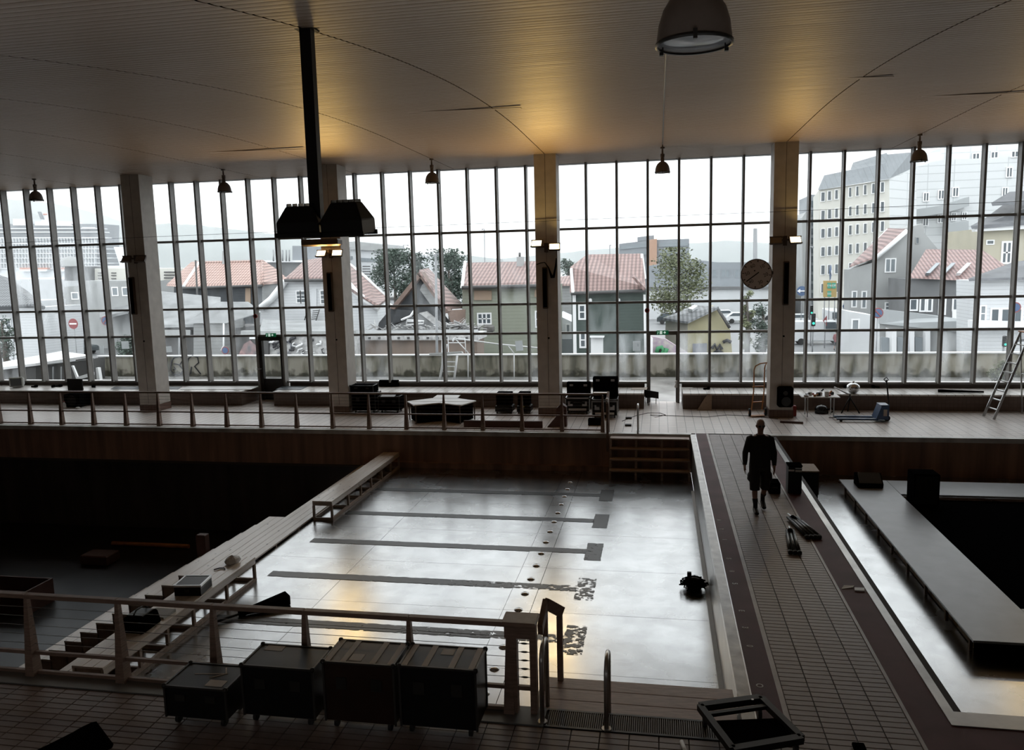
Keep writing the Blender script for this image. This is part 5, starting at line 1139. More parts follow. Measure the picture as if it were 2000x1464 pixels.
mat('bus_yellow', (0.6, 0.52, 0.12), 0.4)
mat('hill_green', (0.10, 0.13, 0.12), 0.9, noise=0.4, nscale=0.006)
mat('ship_white', (0.72, 0.74, 0.76), 0.5)
mat('ship_grey', (0.17, 0.185, 0.2), 0.5)
mat('boat_orange', (0.55, 0.25, 0.18), 0.5)
mat('sea', (0.2, 0.23, 0.25), 0.15)
mat('leaf_dark', (0.075, 0.105, 0.085), 0.7, noise=0.5, nscale=1.5)
mat('leaf_olive', (0.16, 0.18, 0.10), 0.7, noise=0.5, nscale=1.5)
mat('bark', (0.09, 0.08, 0.07), 0.8)
def terrace_wall_mat():
    m = mat('terrace_concrete', (0.46, 0.43, 0.36), 0.75); nt = m.node_tree; n = nt.nodes; l = nt.links; b = n['Principled BSDF']
    tc = n.new('ShaderNodeTexCoord'); mp = n.new('ShaderNodeMapping'); mp.inputs['Scale'].default_value = (1.6, 1, 0.35); l.new(tc.outputs['Object'], mp.inputs['Vector'])
    t = n.new('ShaderNodeTexNoise'); t.inputs['Scale'].default_value = 1.3; t.inputs['Detail'].default_value = 6; l.new(mp.outputs[0], t.inputs['Vector'])
    r = n.new('ShaderNodeValToRGB'); e = r.color_ramp.elements; e[0].position = 0.34; e[0].color = (0.13, 0.125, 0.095, 1); e[1].position = 0.56; e[1].color = (0.42, 0.395, 0.335, 1)
    e2 = r.color_ramp.elements.new(0.46); e2.color = (0.28, 0.265, 0.21, 1)
    l.new(t.outputs['Fac'], r.inputs['Fac'])
    # mossy stains creeping up from the foot
    sp = n.new('ShaderNodeSeparateXYZ'); l.new(tc.outputs['Object'], sp.inputs[0])
    t2 = n.new('ShaderNodeTexNoise'); t2.inputs['Scale'].default_value = 2.2; t2.inputs['Detail'].default_value = 6; l.new(tc.outputs['Object'], t2.inputs['Vector'])
    ad = n.new('ShaderNodeMath'); ad.operation = 'MULTIPLY_ADD'; ad.inputs[1].default_value = 1.1; l.new(t2.outputs['Fac'], ad.inputs[0]); l.new(sp.outputs['Z'], ad.inputs[2])
    r2 = n.new('ShaderNodeValToRGB'); r2.color_ramp.elements[0].position = 0.66; r2.color_ramp.elements[0].color = (0.22, 0.22, 0.19, 1); r2.color_ramp.elements[1].position = 0.86; r2.color_ramp.elements[1].color = (1, 1, 1, 1); l.new(ad.outputs[0], r2.inputs['Fac'])
    mx = n.new('ShaderNodeMix'); mx.data_type = 'RGBA'; mx.blend_type = 'MULTIPLY'; mx.inputs['Factor'].default_value = 1; l.new(r.outputs['Color'], mx.inputs['A']); l.new(r2.outputs['Color'], mx.inputs['B']); l.new(mx.outputs['Result'], b.inputs['Base Color'])
terrace_wall_mat()

GZ = -3.2
slab('floor_terrace', 'terrace_floor', 'wet concrete terrace outside the glass wall', 'terrace', -40, 30, 29.3, 36.1, -0.3, -0.02)
slab('ground_street', 'asphalt', 'wet grey street and car park beyond the terrace', 'ground', -420, 330, 36.1, 330, GZ-0.5, GZ)
slab('water_harbour', 'sea', 'grey harbour water in front of the hills', 'water', -1600, 1400, 330, 1500, GZ-1.5, GZ-1.0)
tw = thing('wall_terrace', 'stained concrete parapet wall around the terrace', 'wall', (-18, 35.9, 0), kind='structure')
xw = YP(195, 730, 35.9).x
MB().box(xw, 26, 35.88, 36.08, -0.02, 0.98).build('wall_face', 'terrace_concrete', tw)
MB().box(xw-0.05, 26.05, 35.82, 36.14, 0.98, 1.03).build('coping', 'white_cap', tw)
MB().box(xw-1.15, xw-0.02, 35.7, 36.2, -0.02, 0.95).build('corner_block', 'dark_metal', tw)
# graffiti letters on the parapet
gf = thing('graffiti_tag', 'black outlined graffiti letters on the terrace wall by the ship column', 'graffiti', YP(360, 715, 35.87), kind='structure')
def gstroke(pts, r=0.035):
    P_ = [YP(px, py, 35.868) for px, py in pts]; MB().tube([p for p in P_], r, 5).build('paint_stroke', 'graffiti_black', gf)
for s in ([(340, 698), (335, 705), (333, 722), (340, 731), (352, 732), (358, 722), (350, 712), (340, 710)], [(341, 698), (352, 696), (358, 702), (352, 711)], [(362, 728), (366, 712), (368, 700), (376, 694), (386, 698), (388, 708), (380, 715), (392, 730)], [(374, 716), (372, 730)], [(326, 700), (326, 722)], [(340, 716), (343, 720), (338, 722)]): gstroke(s)

# ---- generic pieces
def V(px, py, y): return YP(px, py, y)
def poly(name, mt, parent, pts, d=(0, 0.3, 0)):
    return MB().prism([V(*p) for p in pts], d).build(name, mt, parent)
def window(parent, px0, px1, py0, py1, y, cols=1, rows=1, frame='white_cap', pane='glass_far', t=0.07, proud=0.06):
    a = V(px0, py1, y); c = V(px1, py0, y); x0, x1, z0, z1 = a.x, c.x, a.z, c.z
    b = MB(); yy = y-proud
    b.box(x0-t, x1+t, yy, y+0.02, z0-t, z0); b.box(x0-t, x1+t, yy, y+0.02, z1, z1+t); b.box(x0-t, x0, yy, y+0.02, z0, z1); b.box(x1, x1+t, yy, y+0.02, z0, z1)
    for i in range(1, cols): x = x0+(x1-x0)*i/cols; b.box(x-t*0.45, x+t*0.45, yy, y+0.02, z0, z1)
    for i in range(1, rows): z = z0+(z1-z0)*i/rows; b.box(x0, x1, yy, y+0.02, z-t*0.35, z+t*0.35)
    f = b.build('window', frame, parent)
    MB().box(x0, x1, y-0.02, y+0.03, z0, z1).build('pane', pane, f)
    return f
def house(name, label, px, py, y, cat='house'): 
    p = V(px, py, y); return thing(name, label, cat, (p.x, p.y, GZ))

# ---- white sheets taped to the glass
for px0, px1, py0, py1, l in ((238, 251, 666, 681, 'white paper sheet taped to the glass beside the ship column'), (321, 335, 676, 688, 'white paper sheet taped to the glass just past the ship column'), (196, 202, 675, 691, 'narrow white paper taped to the glass near the dark shed'), (1007, 1021, 665, 685, 'tilted white notice on the glass in front of the olive house'), (1236, 1251, 666, 685, 'white notice on the glass in front of the green house')):
    p = V((px0+px1)/2, (py0+py1)/2, WY+0.03); a = V(px0, py1, WY+0.03); c = V(px1, py0, WY+0.03); w, h = (c.x-a.x)/2, (c.z-a.z)/2
    M = RY(random.uniform(-0.1, 0.12)); b = MB(); vs = []
    for yy in (0, 0.006): vs += [p + M @ Vector((x, yy, z)) for x, z in ((-w,-h),(w,-h),(w,h),(-w,h))]
    b.hexa(vs[:4], vs[4:]); tag(b.build('paper_notice', 'paper_backlit'), l, 'notice', 'papers on the glass')

# ---- trestle ladder and frames on the terrace
y = 34.2
tl = thing('trestle_ladder', 'white trestle with rungs and plank standing on the terrace', 'trestle', V(880, 738, y) + Vector((0, 0, 0)))
tl.location.z = 0
def lbar(name, a, c, r, yy=y, y2=None):
    MB().tube([V(*a, yy), V(*c, y2 or yy)], r, 7).build(name, 'white_cap', tl)
lbar('leg', (858.4, 744.3), (872, 672), 0.055); lbar('leg', (886.6, 744.3), (893, 694), 0.05); lbar('leg', (864, 712), (864.5, 663), 0.045, 34.6)
for py in (706, 715, 725): lbar('rung', (865, py), (889, py+0.5), 0.025)
MB().prism([V(838, 692, y), V(902, 688, y), V(905, 690, y+0.9), V(842, 694, y+0.9)], (0, 0, 0.06)).build('plank', 'white_cap', tl)
lbar('guard_frame', (876, 690), (875, 657), 0.02, 34.9); lbar('guard_frame', (910, 690), (908, 660), 0.02, 34.9); lbar('guard_rail', (876, 669), (909, 669), 0.02, 34.9)
jb = thing('metal_jib', 'long thin white metal arm reaching over the terrace wall', 'arm', V(890, 660, 35.2))
for a, c, r in (((888, 660), (974, 672), 0.035), ((974, 672), (1050, 679), 0.035), ((888, 660), (914, 688), 0.025), ((888, 660), (884, 666), 0.04), ((992, 674), (1004, 690), 0.025), ((914, 688), (914.3, 745), 0.025), ((1004, 690), (1004.3, 745), 0.025)):
    MB().tube([V(*a, 35.2), V(*c, 35.2)], r, 6).build('arm_tube', 'white_cap', jb)

# ---- dark shed with white roof, close on the left
sh = house('garden_shed', 'low black shed with a white flat roof and white gangway', 100, 720, 33.6, 'shed')
sh.location.z = -0.02
poly('roof', 'white_cap', sh, [(-30, 726, 33.2), (70, 714, 33.2), (178, 698, 34.4), (120, 690, 35.6), (-30, 718, 35.4)], (0, 0, 0.12))
poly('wall', 'fascia', sh, [(-30, 748, 33.4), (70, 748, 33.4), (70, 716, 33.4), (-30, 727, 33.4)], (0, 1.8, 0))
poly('wall', 'fascia', sh, [(70, 748, 33.4), (178, 748, 34.4), (178, 701, 34.4), (70, 716, 33.4)], (0, 1.0, 0))
for px in (102, 118): poly('post', 'street_metal', sh, [(px, 745, 33.3), (px+1.5, 745, 33.3), (px+1.5, 716, 33.3), (px, 716, 33.3)], (0, 0.05, 0))
poly('gangway', 'white_cap', sh, [(148, 742, 33.0), (176, 734, 33.0), (176, 728, 33.0), (150, 736, 33.0)], (0, 0.3, 0))
poly('gangway_strut', 'white_cap', sh, [(139, 714, 33.1), (142, 714, 33.1), (153, 740, 33.1), (149, 740, 33.1)], (0, 0.1, 0))
poly('gangway_foot', 'white_cap', sh, [(187, 718, 33.2), (191, 718, 33.2), (195, 742, 33.2), (189, 742, 33.2)], (0, 0.2, 0))

# ---- white house with dark tiled roof, far left
y = 58
h1 = house('white_house', 'white house with a dark tiled roof at the far left', 20, 640, y)
poly('wall', 'white_wall', h1, [(-60, 720, y), (26, 720, y), (26, 590, y), (-60, 590, y)], (0, 6, 0))
poly('wall', 'white_boards', h1, [(28, 720, y-1), (81, 720, y-1), (77, 600, y-1), (28, 602, y-1)], (0, 5, 0))
poly('roof', 'roof_dark', h1, [(-60, 600, y-1.2), (68, 598, y-1.6), (70, 593, y-1.6), (40, 565, y+3), (0, 537, y+4), (-60, 525, y+4)], (0, 1.0, -0.3))
window(h1, 14, 20, 622, 642, y, 1, 2); window(h1, 4, 8, 622, 642, y, 1, 2)
b = MB(); p = V(30, 662, 55.9); b.lathe([(0.001, 0.5), (0.12, 0.3), (0.12, -0.2), (0.001, -0.3)], p, 10); b.build('wall_lantern', 'fascia', h1)

# ---- grey terminal buildings behind, left
y = 150
tb = house('terminal_building', 'pale grey terminal building below the ship', 150, 560, y, 'building')
poly('wall', 'white_wall', tb, [(-40, 620, y), (160, 620, y), (160, 545, y), (-40, 545, y)], (0, 20, 0))
poly('wall', 'render_grey', tb, [(160, 640, y-10), (300, 640, y-10), (300, 548, y-10), (160, 548, y-10)], (0, 20, 0))
poly('wall', 'hotel_cream', tb, [(185, 552, y), (330, 552, y), (330, 524, y), (185, 524, y)], (0, 20, 0))
poly('stair_tower', 'render_darkgrey', tb, [(126, 548, y-4), (152, 548, y-4), (152, 520, y-4), (126, 520, y-4)], (0, 8, 0))
b = MB(); p = V(138, 520, y-3); b.lathe([(2.4, 0), (2.1, 1.0), (1.2, 1.8), (0.001, 2.1)], p, 16); b.build('dome', 'render_grey', tb)
for i, (px, py) in enumerate(((191, 532), (217, 532), (191, 537), (217, 537), (191, 543), (217, 543))): poly('louvre', 'fascia', tb, [(px, py+1.6, y-0.2), (px+9, py+1.6, y-0.2), (px+9, py, y-0.2), (px, py, y-0.2)], (0, 0.3, 0))
for (a, c, e, f) in ((221, 228, 562, 576), (241, 249, 562, 576), (140, 152, 572, 584), (305, 318, 534, 537)): window(tb, a, c, e, f, y-10, 1, 1, 'white_cap', 'glass_mid', 0.3)
tb2 = house('louvred_block', 'cream block with dark horizontal slots behind the orange-roofed house', 330, 550, 120, 'building')
poly('wall', 'hotel_cream', tb2, [(308, 640, 120), (352, 640, 120), (346, 524, 120), (308, 524, 120)], (0, 12, 0))
for i in range(6): poly('slot', 'fascia', tb2, [(320, 532.5+5.6*i, 119.8), (340, 532.5+5.6*i, 119.8), (340, 530+5.6*i, 119.8), (320, 530+5.6*i, 119.8)], (0, 0.3, 0))
# lower grey houses in front of it
lb = house('grey_annex', 'grey rendered annex with two small windows beside the ship column', 215, 600, 82, 'building')
poly('wall', 'render_grey', lb, [(125, 690, 82), (300, 690, 82), (300, 548, 82), (215, 552, 82), (125, 560, 82)], (0, 8, 0))
for a in (221, 241): window(lb, a, a+8, 562, 576, 82, 1, 1, 'white_cap', 'glass_mid', 0.12)
window(lb, 142, 152, 572, 583, 82, 1, 1, 'white_cap', 'glass_mid', 0.12)
poly('porch_roof', 'roof_felt', lb, [(195, 625, 78), (250, 612, 78), (256, 600, 82), (195, 612, 82)], (0, 0, 0.3))

# ---- cruise ship
y = 430
sp_ = house('cruise_ship', 'large white cruise ship with rows of balconies', 60, 540, y, 'ship'); 
sp_.location.z = GZ-1
def deckband(py0, py1, mt, px0, px1, yy, d=18): poly('deck', mt, sp_, [(px0, py1+0.6, yy), (px1, py1, yy), (px1, py0, yy), (px0, py0+0.6, yy)], (0, d, 0))
ends = (196, 199, 203, 208, 213, 218, 223, 228)
tops = [(445, 1.6), (452, 1.6), (463, 2.0), (474, 2.0), (485, 1.3), (494, 1.3), (503, 1.3), (513, 1.3), (523, 1.6)]
deckband(437, 560, 'ship_grey', -160, 194, y+1.2, 18)
for i, (py, th) in enumerate(tops): deckband(py, py+th, 'ship_white', -160, 192+4.5*i, y-1, 8)
b = MB()
for i in range(2, 8):
    py0 = tops[i][0]+tops[i][1]; py1 = tops[i+1][0]
    for k in range(58):
        px = -150 + 5.9*k
        if px > 188+4.5*i: break
        b.box(V(px, py1, y).x, V(px+1.0, py1, y).x, y-0.9, y+1.4, V(px, py1, y).z, V(px, py0, y).z)
b.build('balcony_dividers', 'ship_white', sp_, kind='stuff')
poly('hull', 'ship_white', sp_, [(-160, 575, y), (240, 560, y), (232, 524, y), (-160, 525, y)], (0, 20, 0))
poly('bow', 'ship_white', sp_, [(222, 482, y), (226, 485, y), (246, 525, y), (236, 525, y)], (0, 10, 0))
poly('wheelhouse', 'ship_white', sp_, [(25, 440, y), (52, 440, y), (52, 427, y), (25, 427, y)], (0, 12, 0))
poly('wheelhouse', 'ship_white', sp_, [(68, 440, y), (140, 441, y), (130, 432, y), (112, 431, y), (112, 434, y), (68, 432, y)], (0, 12, 0))
poly('funnel', 'ship_white', sp_, [(80, 433, y+2), (97, 433, y+2), (94, 416, y+2), (84, 416, y+2)], (0, 5, 0))
poly('funnel_stripe', 'boat_orange', sp_, [(84, 419.5, y+1.5), (91, 419.5, y+1.5), (91, 417, y+1.5), (84, 417, y+1.5)], (0, 0.6, 0))
poly('mast', 'ship_grey', sp_, [(79, 428, y), (82, 428, y), (76, 413, y), (73, 413, y)], (0, 2, 0))
for px in (-30, 38, 70, 105): poly('lifeboat', 'boat_orange', sp_, [(px, 526, y-3), (px+22, 526, y-3), (px+23, 522.5, y-3), (px, 522.5, y-3)], (0, 3, 0)); poly('lifeboat_hull', 'ship_white', sp_, [(px+1, 530, y-3), (px+20, 530, y-3), (px+23, 526, y-3), (px, 526, y-3)], (0, 3, 0))
poly('bridge_wing', 'ship_white', sp_, [(160, 446, y), (184, 446, y), (184, 443.5, y), (160, 443.5, y)], (0, 6, 0))
poly('terminal_roof', 'ship_white', sp_, [(145, 524, 300), (250, 524, 300), (250, 519, 300), (145, 519, 300)], (0, 20, 0))

# ---- hills
def hills(name, label, pts, y, d=500, base=GZ-30):
    b = MB(); n = len(pts); vs = []
    rr = random.Random(len(pts)); fine = []
    for i in range(n-1):
        for k in range(6):
            t = k/6; px = pts[i][0]+(pts[i+1][0]-pts[i][0])*t; py = pts[i][1]+(pts[i+1][1]-pts[i][1])*t + rr.uniform(-0.8, 0.8); fine.append(V(px, py, y))
    fine.append(V(*pts[-1], y)); m_ = len(fine)
    for p in fine: vs.append(p)
    for p in fine: vs.append(Vector((p.x*0.8, y*0.62, base)))
    for p in fine: vs.append(Vector((p.x*1.2, y+d, base)))
    fs = [(i, i+1, m_+i+1, m_+i) for i in range(m_-1)] + [(i+1, i, 2*m_+i, 2*m_+i+1) for i in range(m_-1)]
    st(b.add(vs, fs, True).build(name, 'hill_green'), label, 'hill')
hills('hill_far', 'tall misty wooded hill behind the ship', [(-260, 380), (-120, 372), (0, 388), (60, 392), (105, 397), (150, 407), (200, 420), (240, 433), (300, 446), (380, 458), (470, 470), (560, 480)], 2100)
hills('hill_near', 'lower hazy headland along the fjord', [(-260, 412), (-60, 405), (30, 409), (60, 415), (130, 438), (200, 446), (260, 440), (330, 436), (400, 441), (450, 447), (520, 455), (600, 466), (700, 478), (820, 492), (980, 505)], 1500)
hills('hill_east', 'faint low hill beyond the harbour to the east', [(980, 505), (1080, 496), (1160, 487), (1260, 480), (1340, 476), (1420, 470), (1500, 474), (1600, 480), (1800, 492)], 1800)

# ---- orange roofed house
y = 72
ho = house('orange_roofed_house', 'dark timber house with an orange pantile hipped roof', 440, 600, y)
poly('wall', 'dark_boards', ho, [(340, 690, y), (512, 690, y), (512, 556, y), (340, 560, y)], (0, 5, 0))
MB().prism([V(512, 690, y), V(560, 690, y+3.6), V(560, 552, y+3.6), V(512, 555, y)], (-0.3, 0.4, 0)).build('wall', 'grey_boards', ho)
MB().prism([V(356, 561, y-0.6), V(513, 556, y-0.6), V(512, 511.5, y+4), V(389, 514, y+4)], (0, 0.2, 0.22)).build('roof', 'roof_orange', ho)
MB().prism([V(513, 556, y-0.6), V(563, 552, y+3.6), V(545, 534, y+4.5), V(512, 511.5, y+4)], (0, 0.2, 0.22)).build('roof', 'roof_orange', ho)
MB().prism([V(325, 558, y+1.0), V(358, 561, y-0.6), V(389, 514, y+4), V(372, 515, y+5)], (0, 0.2, 0.22)).build('roof', 'roof_orange', ho)
MB().tube([V(389, 513.5, y+3.9), V(512, 511, y+3.9)], 0.16, 8).build('ridge', 'roof_orange', ho)
MB().tube([V(389, 513.5, y+3.9), V(358, 560, y-0.7)], 0.16, 8).build('hip', 'white_cap', ho)
MB().tube([V(512, 511, y+3.9), V(512.5, 556, y-0.7)], 0.17, 8).build('hip', 'roof_orange', ho)
MB().tube([V(356, 562.5, y-0.7), V(513, 557.5, y-0.7)], 0.12, 8).build('gutter', 'fascia', ho)
poly('chimney', 'render_grey', ho, [(434, 517, y+3.5), (441, 517, y+3.5), (441, 490, y+3.5), (434, 490, y+3.5)], (0, 0.5, 0))
poly('boarded_window', 'chip_board', ho, [(479, 598, y-0.1), (489, 598, y-0.1), (489, 562, y-0.1), (479, 562, y-0.1)], (0, 0.15, 0))
b = MB(); b.tube([(V(382, 590, 60).x, 60, GZ), V(382, 508, 60)], 0.07, 6); tag(b.build('flag_pole', 'fascia'), 'dark thin pole in front of the orange-roofed house', 'pole')

# ---- low dark sheds in front of it
y = 52
ls = house('low_felt_sheds', 'low dark sheds with grey felt roofs and a small pyramid roof', 400, 650, y, 'shed')
MB().prism([V(290, 640, y), V(430, 638, y), V(430, 585, y+7), V(300, 572, y+7)], (0, 0.1, 0.2)).build('roof', 'roof_felt', ls)
poly('wall', 'fascia', ls, [(290, 720, y+0.2), (470, 720, y+0.2), (470, 640, y+0.2), (290, 641, y+0.2)], (0, 4, 0))
poly('wall', 'render_grey', ls, [(290, 656, y), (372, 656, y), (372, 644, y), (290, 644, y)], (0, 1, 0))
MB().prism([V(360, 631, y-1), V(442, 631, y-1), V(420, 592, y+1.5)], (0, 0.6, 0.1)).build('pyramid_roof', 'roof_felt', ls)
MB().prism([V(442, 631, y-1), V(505, 612, y+3), V(480, 592, y+4), V(420, 592, y+1.5)], (0, 0.4, 0.1)).build('pyramid_roof', 'roof_felt', ls)
poly('wall', 'grey_boards', ls, [(378, 720, y-0.8), (436, 720, y-0.8), (436, 632, y-0.8), (378, 632, y-0.8)], (0, 3, 0))
MB().prism([V(436, 720, y-0.8), V(470, 720, y+0.6), V(470, 622, y+0.6), V(436, 632, y-0.8)], (0, 0.4, 0)).build('wall', 'grey_boards', ls)
MB().tube([V(437, 631, y-1), V(437, 675, y-1), V(432, 684, y-1)], 0.06, 6).build('downpipe', 'white_cap', ls)
b = MB(); b.tube([V(350, 720, 40), V(350, 655, 40)], 0.05, 6); tag(b.build('grey_post', 'street_metal'), 'grey post behind the terrace graffiti', 'post')

# ---- white gabled house with red roof
y = 60
hw = house('white_gabled_house', 'white clapboard gabled house with red tiled roof and small windows', 620, 600, y)
pts = [(508, 700, y), (742, 700, y), (742, 640, y), (735, 600, y), (712, 585, y), (690, 566, y), (672, 545, y), (560, 546, y), (546, 565, y), (530, 585, y), (508, 603, y)]
poly('wall', 'white_boards', hw, pts, (0, 4, 0))
MB().prism([V(557, 546, y-0.5), V(632, 545, y-0.5), V(632, 506, y+4), V(593, 513, y+4)], (0, 0.2, 0.2)).build('roof', 'roof_red', hw)
MB().prism([V(632, 545, y-0.5), V(668, 544, y-0.5), V(668, 506, y+4), V(632, 506, y+4)], (0, 0.2, 0.2)).build('roof', 'roof_red', hw)
MB().prism([V(662, 546, y-0.6), V(690, 572, y-0.6), V(738, 600, y-0.6), V(757, 585, y+4), V(712, 541, y+4), V(668, 506, y+4)], (0, 0.2, 0.2)).build('roof', 'roof_brown', hw)
MB().tube([V(668, 505, y+4), V(712, 540, y+4), V(757, 583, y+4)], 0.16, 6).build('verge', 'white_cap', hw)
MB().tube([V(508, 602, y-0.3), V(530, 584, y-0.3), V(546, 564, y-0.3), V(556, 549, y-0.3)], 0.28, 6).build('bargeboard', 'white_cap', hw)
MB().tube([V(672, 545, y-0.3), V(690, 566, y-0.3), V(712, 586, y-0.3), V(740, 603, y-0.3)], 0.28, 6).build('bargeboard', 'white_cap', hw)
MB().tube([V(556, 547.5, y-0.6), V(664, 546.5, y-0.6)], 0.13, 6).build('gutter', 'fascia', hw)
window(hw, 581, 586, 569, 590, y, 1, 3, t=0.09); window(hw, 589.5, 595, 569, 590, y, 1, 3, t=0.09); window(hw, 628, 634, 568, 592, y, 1, 3, t=0.09)
poly('hatch', 'white_wall', hw, [(608, 598, y-0.1), (618, 598, y-0.1), (618, 564, y-0.1), (608, 564, y-0.1)], (0, 0.2, 0))
for k in range(5): MB().bar(V(611-k*0.6, 607+k*4, y-0.5), V(622-k*0.6, 606+k*4, y-0.5), 0.06).build('ladder_rung', 'fascia', hw)
for a, c in (((600, 604), (595, 625)), ((624, 604), (617, 626))): MB().tube([V(*a, y-0.5), V(*c, y-0.5)], 0.04, 5).build('ladder_rail', 'fascia', hw)
# low felt roofed yard building with graffiti in front of it
y = 46
yb = house('graffiti_yard_wall', 'low yard building with graffiti covered wall under a grey roof', 590, 670, y, 'building')
MB().prism([V(505, 652, y), V(690, 652, y), V(690, 632, y+5), V(512, 628, y+5)], (0, 0.1, 0.15)).build('roof', 'roof_felt', yb)
poly('fascia', 'render_grey', yb, [(470, 656, y-0.1), (690, 656, y-0.1), (690, 646, y-0.1), (470, 646, y-0.1)], (0, 0.4, 0))
poly('wall', 'debris_pale', yb, [(524, 720, y), (690, 720, y), (690, 655, y), (524, 655, y)], (0, 3, 0))
poly('shop_front', 'fascia', yb, [(455, 720, y-0.2), (524, 720, y-0.2), (524, 655, y-0.2), (455, 655, y-0.2)], (0, 3, 0))
poly('painted_panel', 'graffiti_pink', yb, [(462, 700, y-0.3), (505, 700, y-0.3), (500, 676, y-0.3), (488, 664, y-0.3), (476, 672, y-0.3)], (0, 0.08, 0))
poly('name_plate', 'white_cap', yb, [(487, 662, y-0.3), (499, 662, y-0.3), (499, 658, y-0.3), (487, 658, y-0.3)], (0, 0.06, 0))
def yst(pts, r=0.04, mt='graffiti_black', yy=45.9, root=None): MB().tube([V(a, c, yy) for a, c in pts], r, 5).build('painted_stroke', mt, root or yb)
rr = random.Random(11)
for i in range(24):
    px = rr.uniform(530, 636); py = rr.uniform(663, 690); a = rr.uniform(0, 6.28); q = [(px, py)]
    for k in range(4): a += rr.uniform(-1.5, 1.5); px += 4.2*math.cos(a); py = min(692, max(659, py+3.6*math.sin(a))); q.append((px, py))
    yst(q, rr.choice((0.03, 0.05, 0.07)), rr.choice(('graffiti_black', 'graffiti_black', 'graffiti_grey', 'white_cap')))
yst([(566, 668), (568, 662), (577, 659)], 0.1)

# ---- wrecked gable house and rubble
y = 52
wk = house('wrecked_gable_house', 'half demolished dark gable house with torn red roof', 820, 600, y)
poly('gable_wall', 'char', wk, [(735, 652, y), (885, 652, y), (878, 632, y), (862, 612, y), (818, 536, y), (768, 596, y), (740, 630, y)], (0, 0.5, 0))
MB().prism([V(816, 534, y-0.5), V(822, 540, y-0.5), V(770, 604, y-0.5), V(762, 602, y-0.5)], (0, 0.9, 0)).build('bargeboard', 'fascia_brown', wk)
MB().prism([V(814, 533, y-0.5), V(822, 531, y-0.5), V(876, 608, y-0.5), V(870, 612, y-0.5)], (0, 0.9, 0)).build('bargeboard', 'fascia_brown', wk)
MB().prism([V(818, 532, y-0.6), V(872, 604, y-0.6), V(906, 602, y+5), V(871, 565, y+5), V(837, 528, y+5)], (0, 0.1, 0.18)).build('roof', 'roof_brown', wk)
MB().tube([V(837, 527.5, y+5), V(871, 565, y+5), V(906, 602, y+5)], 0.13, 6).build('verge', 'white_cap', wk)
poly('torn_boards', 'grey_boards', wk, [(824, 556, y-0.05), (835, 548, y-0.05), (866, 598, y-0.05), (842, 596, y-0.05), (820, 566, y-0.05)], (0, 0.3, 0))
poly('wall_patch', 'roof_felt', wk, [(744, 648, y-0.3), (818, 612, y-0.3), (866, 642, y-0.3), (884, 652, y-0.3), (744, 652, y-0.3)], (0, 0.4, 0))
poly('wall_patch', 'debris_pale', wk, [(818, 611, y-0.4), (832, 608, y-0.4), (872, 640, y-0.4), (858, 640, y-0.4)], (0, 0.3, 0))
poly('burnt_panel', 'char', wk, [(765, 632, y-0.4), (775, 604, y-0.4), (806, 606, y-0.4), (796, 622, y-0.4), (782, 628, y-0.4)], (0, 0.3, 0))
MB().tube([V(812, 602, y-0.6), V(802, 617, y-0.6), V(790, 622, y-0.6), V(784, 625, y-0.6)], 0.09, 6).build('torn_sheet_edge', 'white_cap', wk)
for a in ([(793, 634), (827, 632), (828, 627), (795, 624), (794, 633)], [(795, 627), (822, 628)]): MB().tube([V(p[0], p[1], y-0.55) for p in a], 0.06, 5).build('painted_stroke', 'white_cap', wk)
MB().prism([V(872, 606, y-0.3), V(908, 604, y+2), V(906, 640, y+1), V(885, 640, y-0.3)], (0, 0.3, 0)).build('side_wall', 'fascia_brown', wk)
rb = house('rubble_heap', 'heap of splintered planks and rubble beside the olive house', 890, 640, 50, 'rubble'); rb.location = V(890, 655, 50); rb['kind'] = 'stuff'
rr = random.Random(5); b = MB()
for i in range(150):
    px = rr.gauss(893, 20) if i < 100 else rr.uniform(720, 860); 
    py = rr.uniform(628, 648) if i < 100 else rr.uniform(638, 652)
    if abs(px-893) < 45 and py < 624 + 0.35*abs(px-890): py += 8
    p = V(px, py, 50.4+rr.random()*1.0) if i < 100 else V(px, py-3, 50.5); a = Vector((rr.uniform(-1,1), rr.uniform(-0.3,0.3), rr.uniform(-0.4,0.4))).normalized(); L = rr.uniform(0.12, 0.5)
    b.bar(p-a*L, p+a*L, rr.uniform(0.04, 0.12), rr.uniform(0.02, 0.05))
b.build('splinters', 'debris_pale', rb, kind='stuff')
b = MB()
for i in range(70):
    p = V(rr.gauss(890, 24), rr.uniform(638, 652), 51.0+rr.random()); s = rr.uniform(0.1, 0.4); b.bev(p.x-s, p.x+s, p.y-s, p.y+s, p.z-s, p.z+s*0.5, s*0.3)
b.build('lumps', 'debris_dark', rb, kind='stuff')
y = 47.5
bw = house('brown_yard_wall', 'low brown yard wall with pale sill of rafter ends', 790, 680, y, 'wall')
poly('wall', 'brown_wall', bw, [(688, 720, y), (932, 720, y), (932, 664, y), (688, 664, y)], (0, 2, 0))
poly('eaves_band', 'debris_pale', bw, [(684, 664, y-0.3), (934, 664, y-0.3), (934, 652, y-0.3), (684, 654, y-0.3)], (0, 2.5, 0))
for i in range(12): poly('rafter_end', 'fascia', bw, [(700+19*i, 662, y-0.4), (704+19*i, 662, y-0.4), (704+19*i, 658, y-0.4), (700+19*i, 658, y-0.4)], (0, 0.12, 0))
poly('ledge', 'roof_felt', bw, [(684, 654, y-0.3), (934, 652, y-0.3), (934, 646, y+2.5), (684, 648, y+2.5)], (0, 0, 0.1))

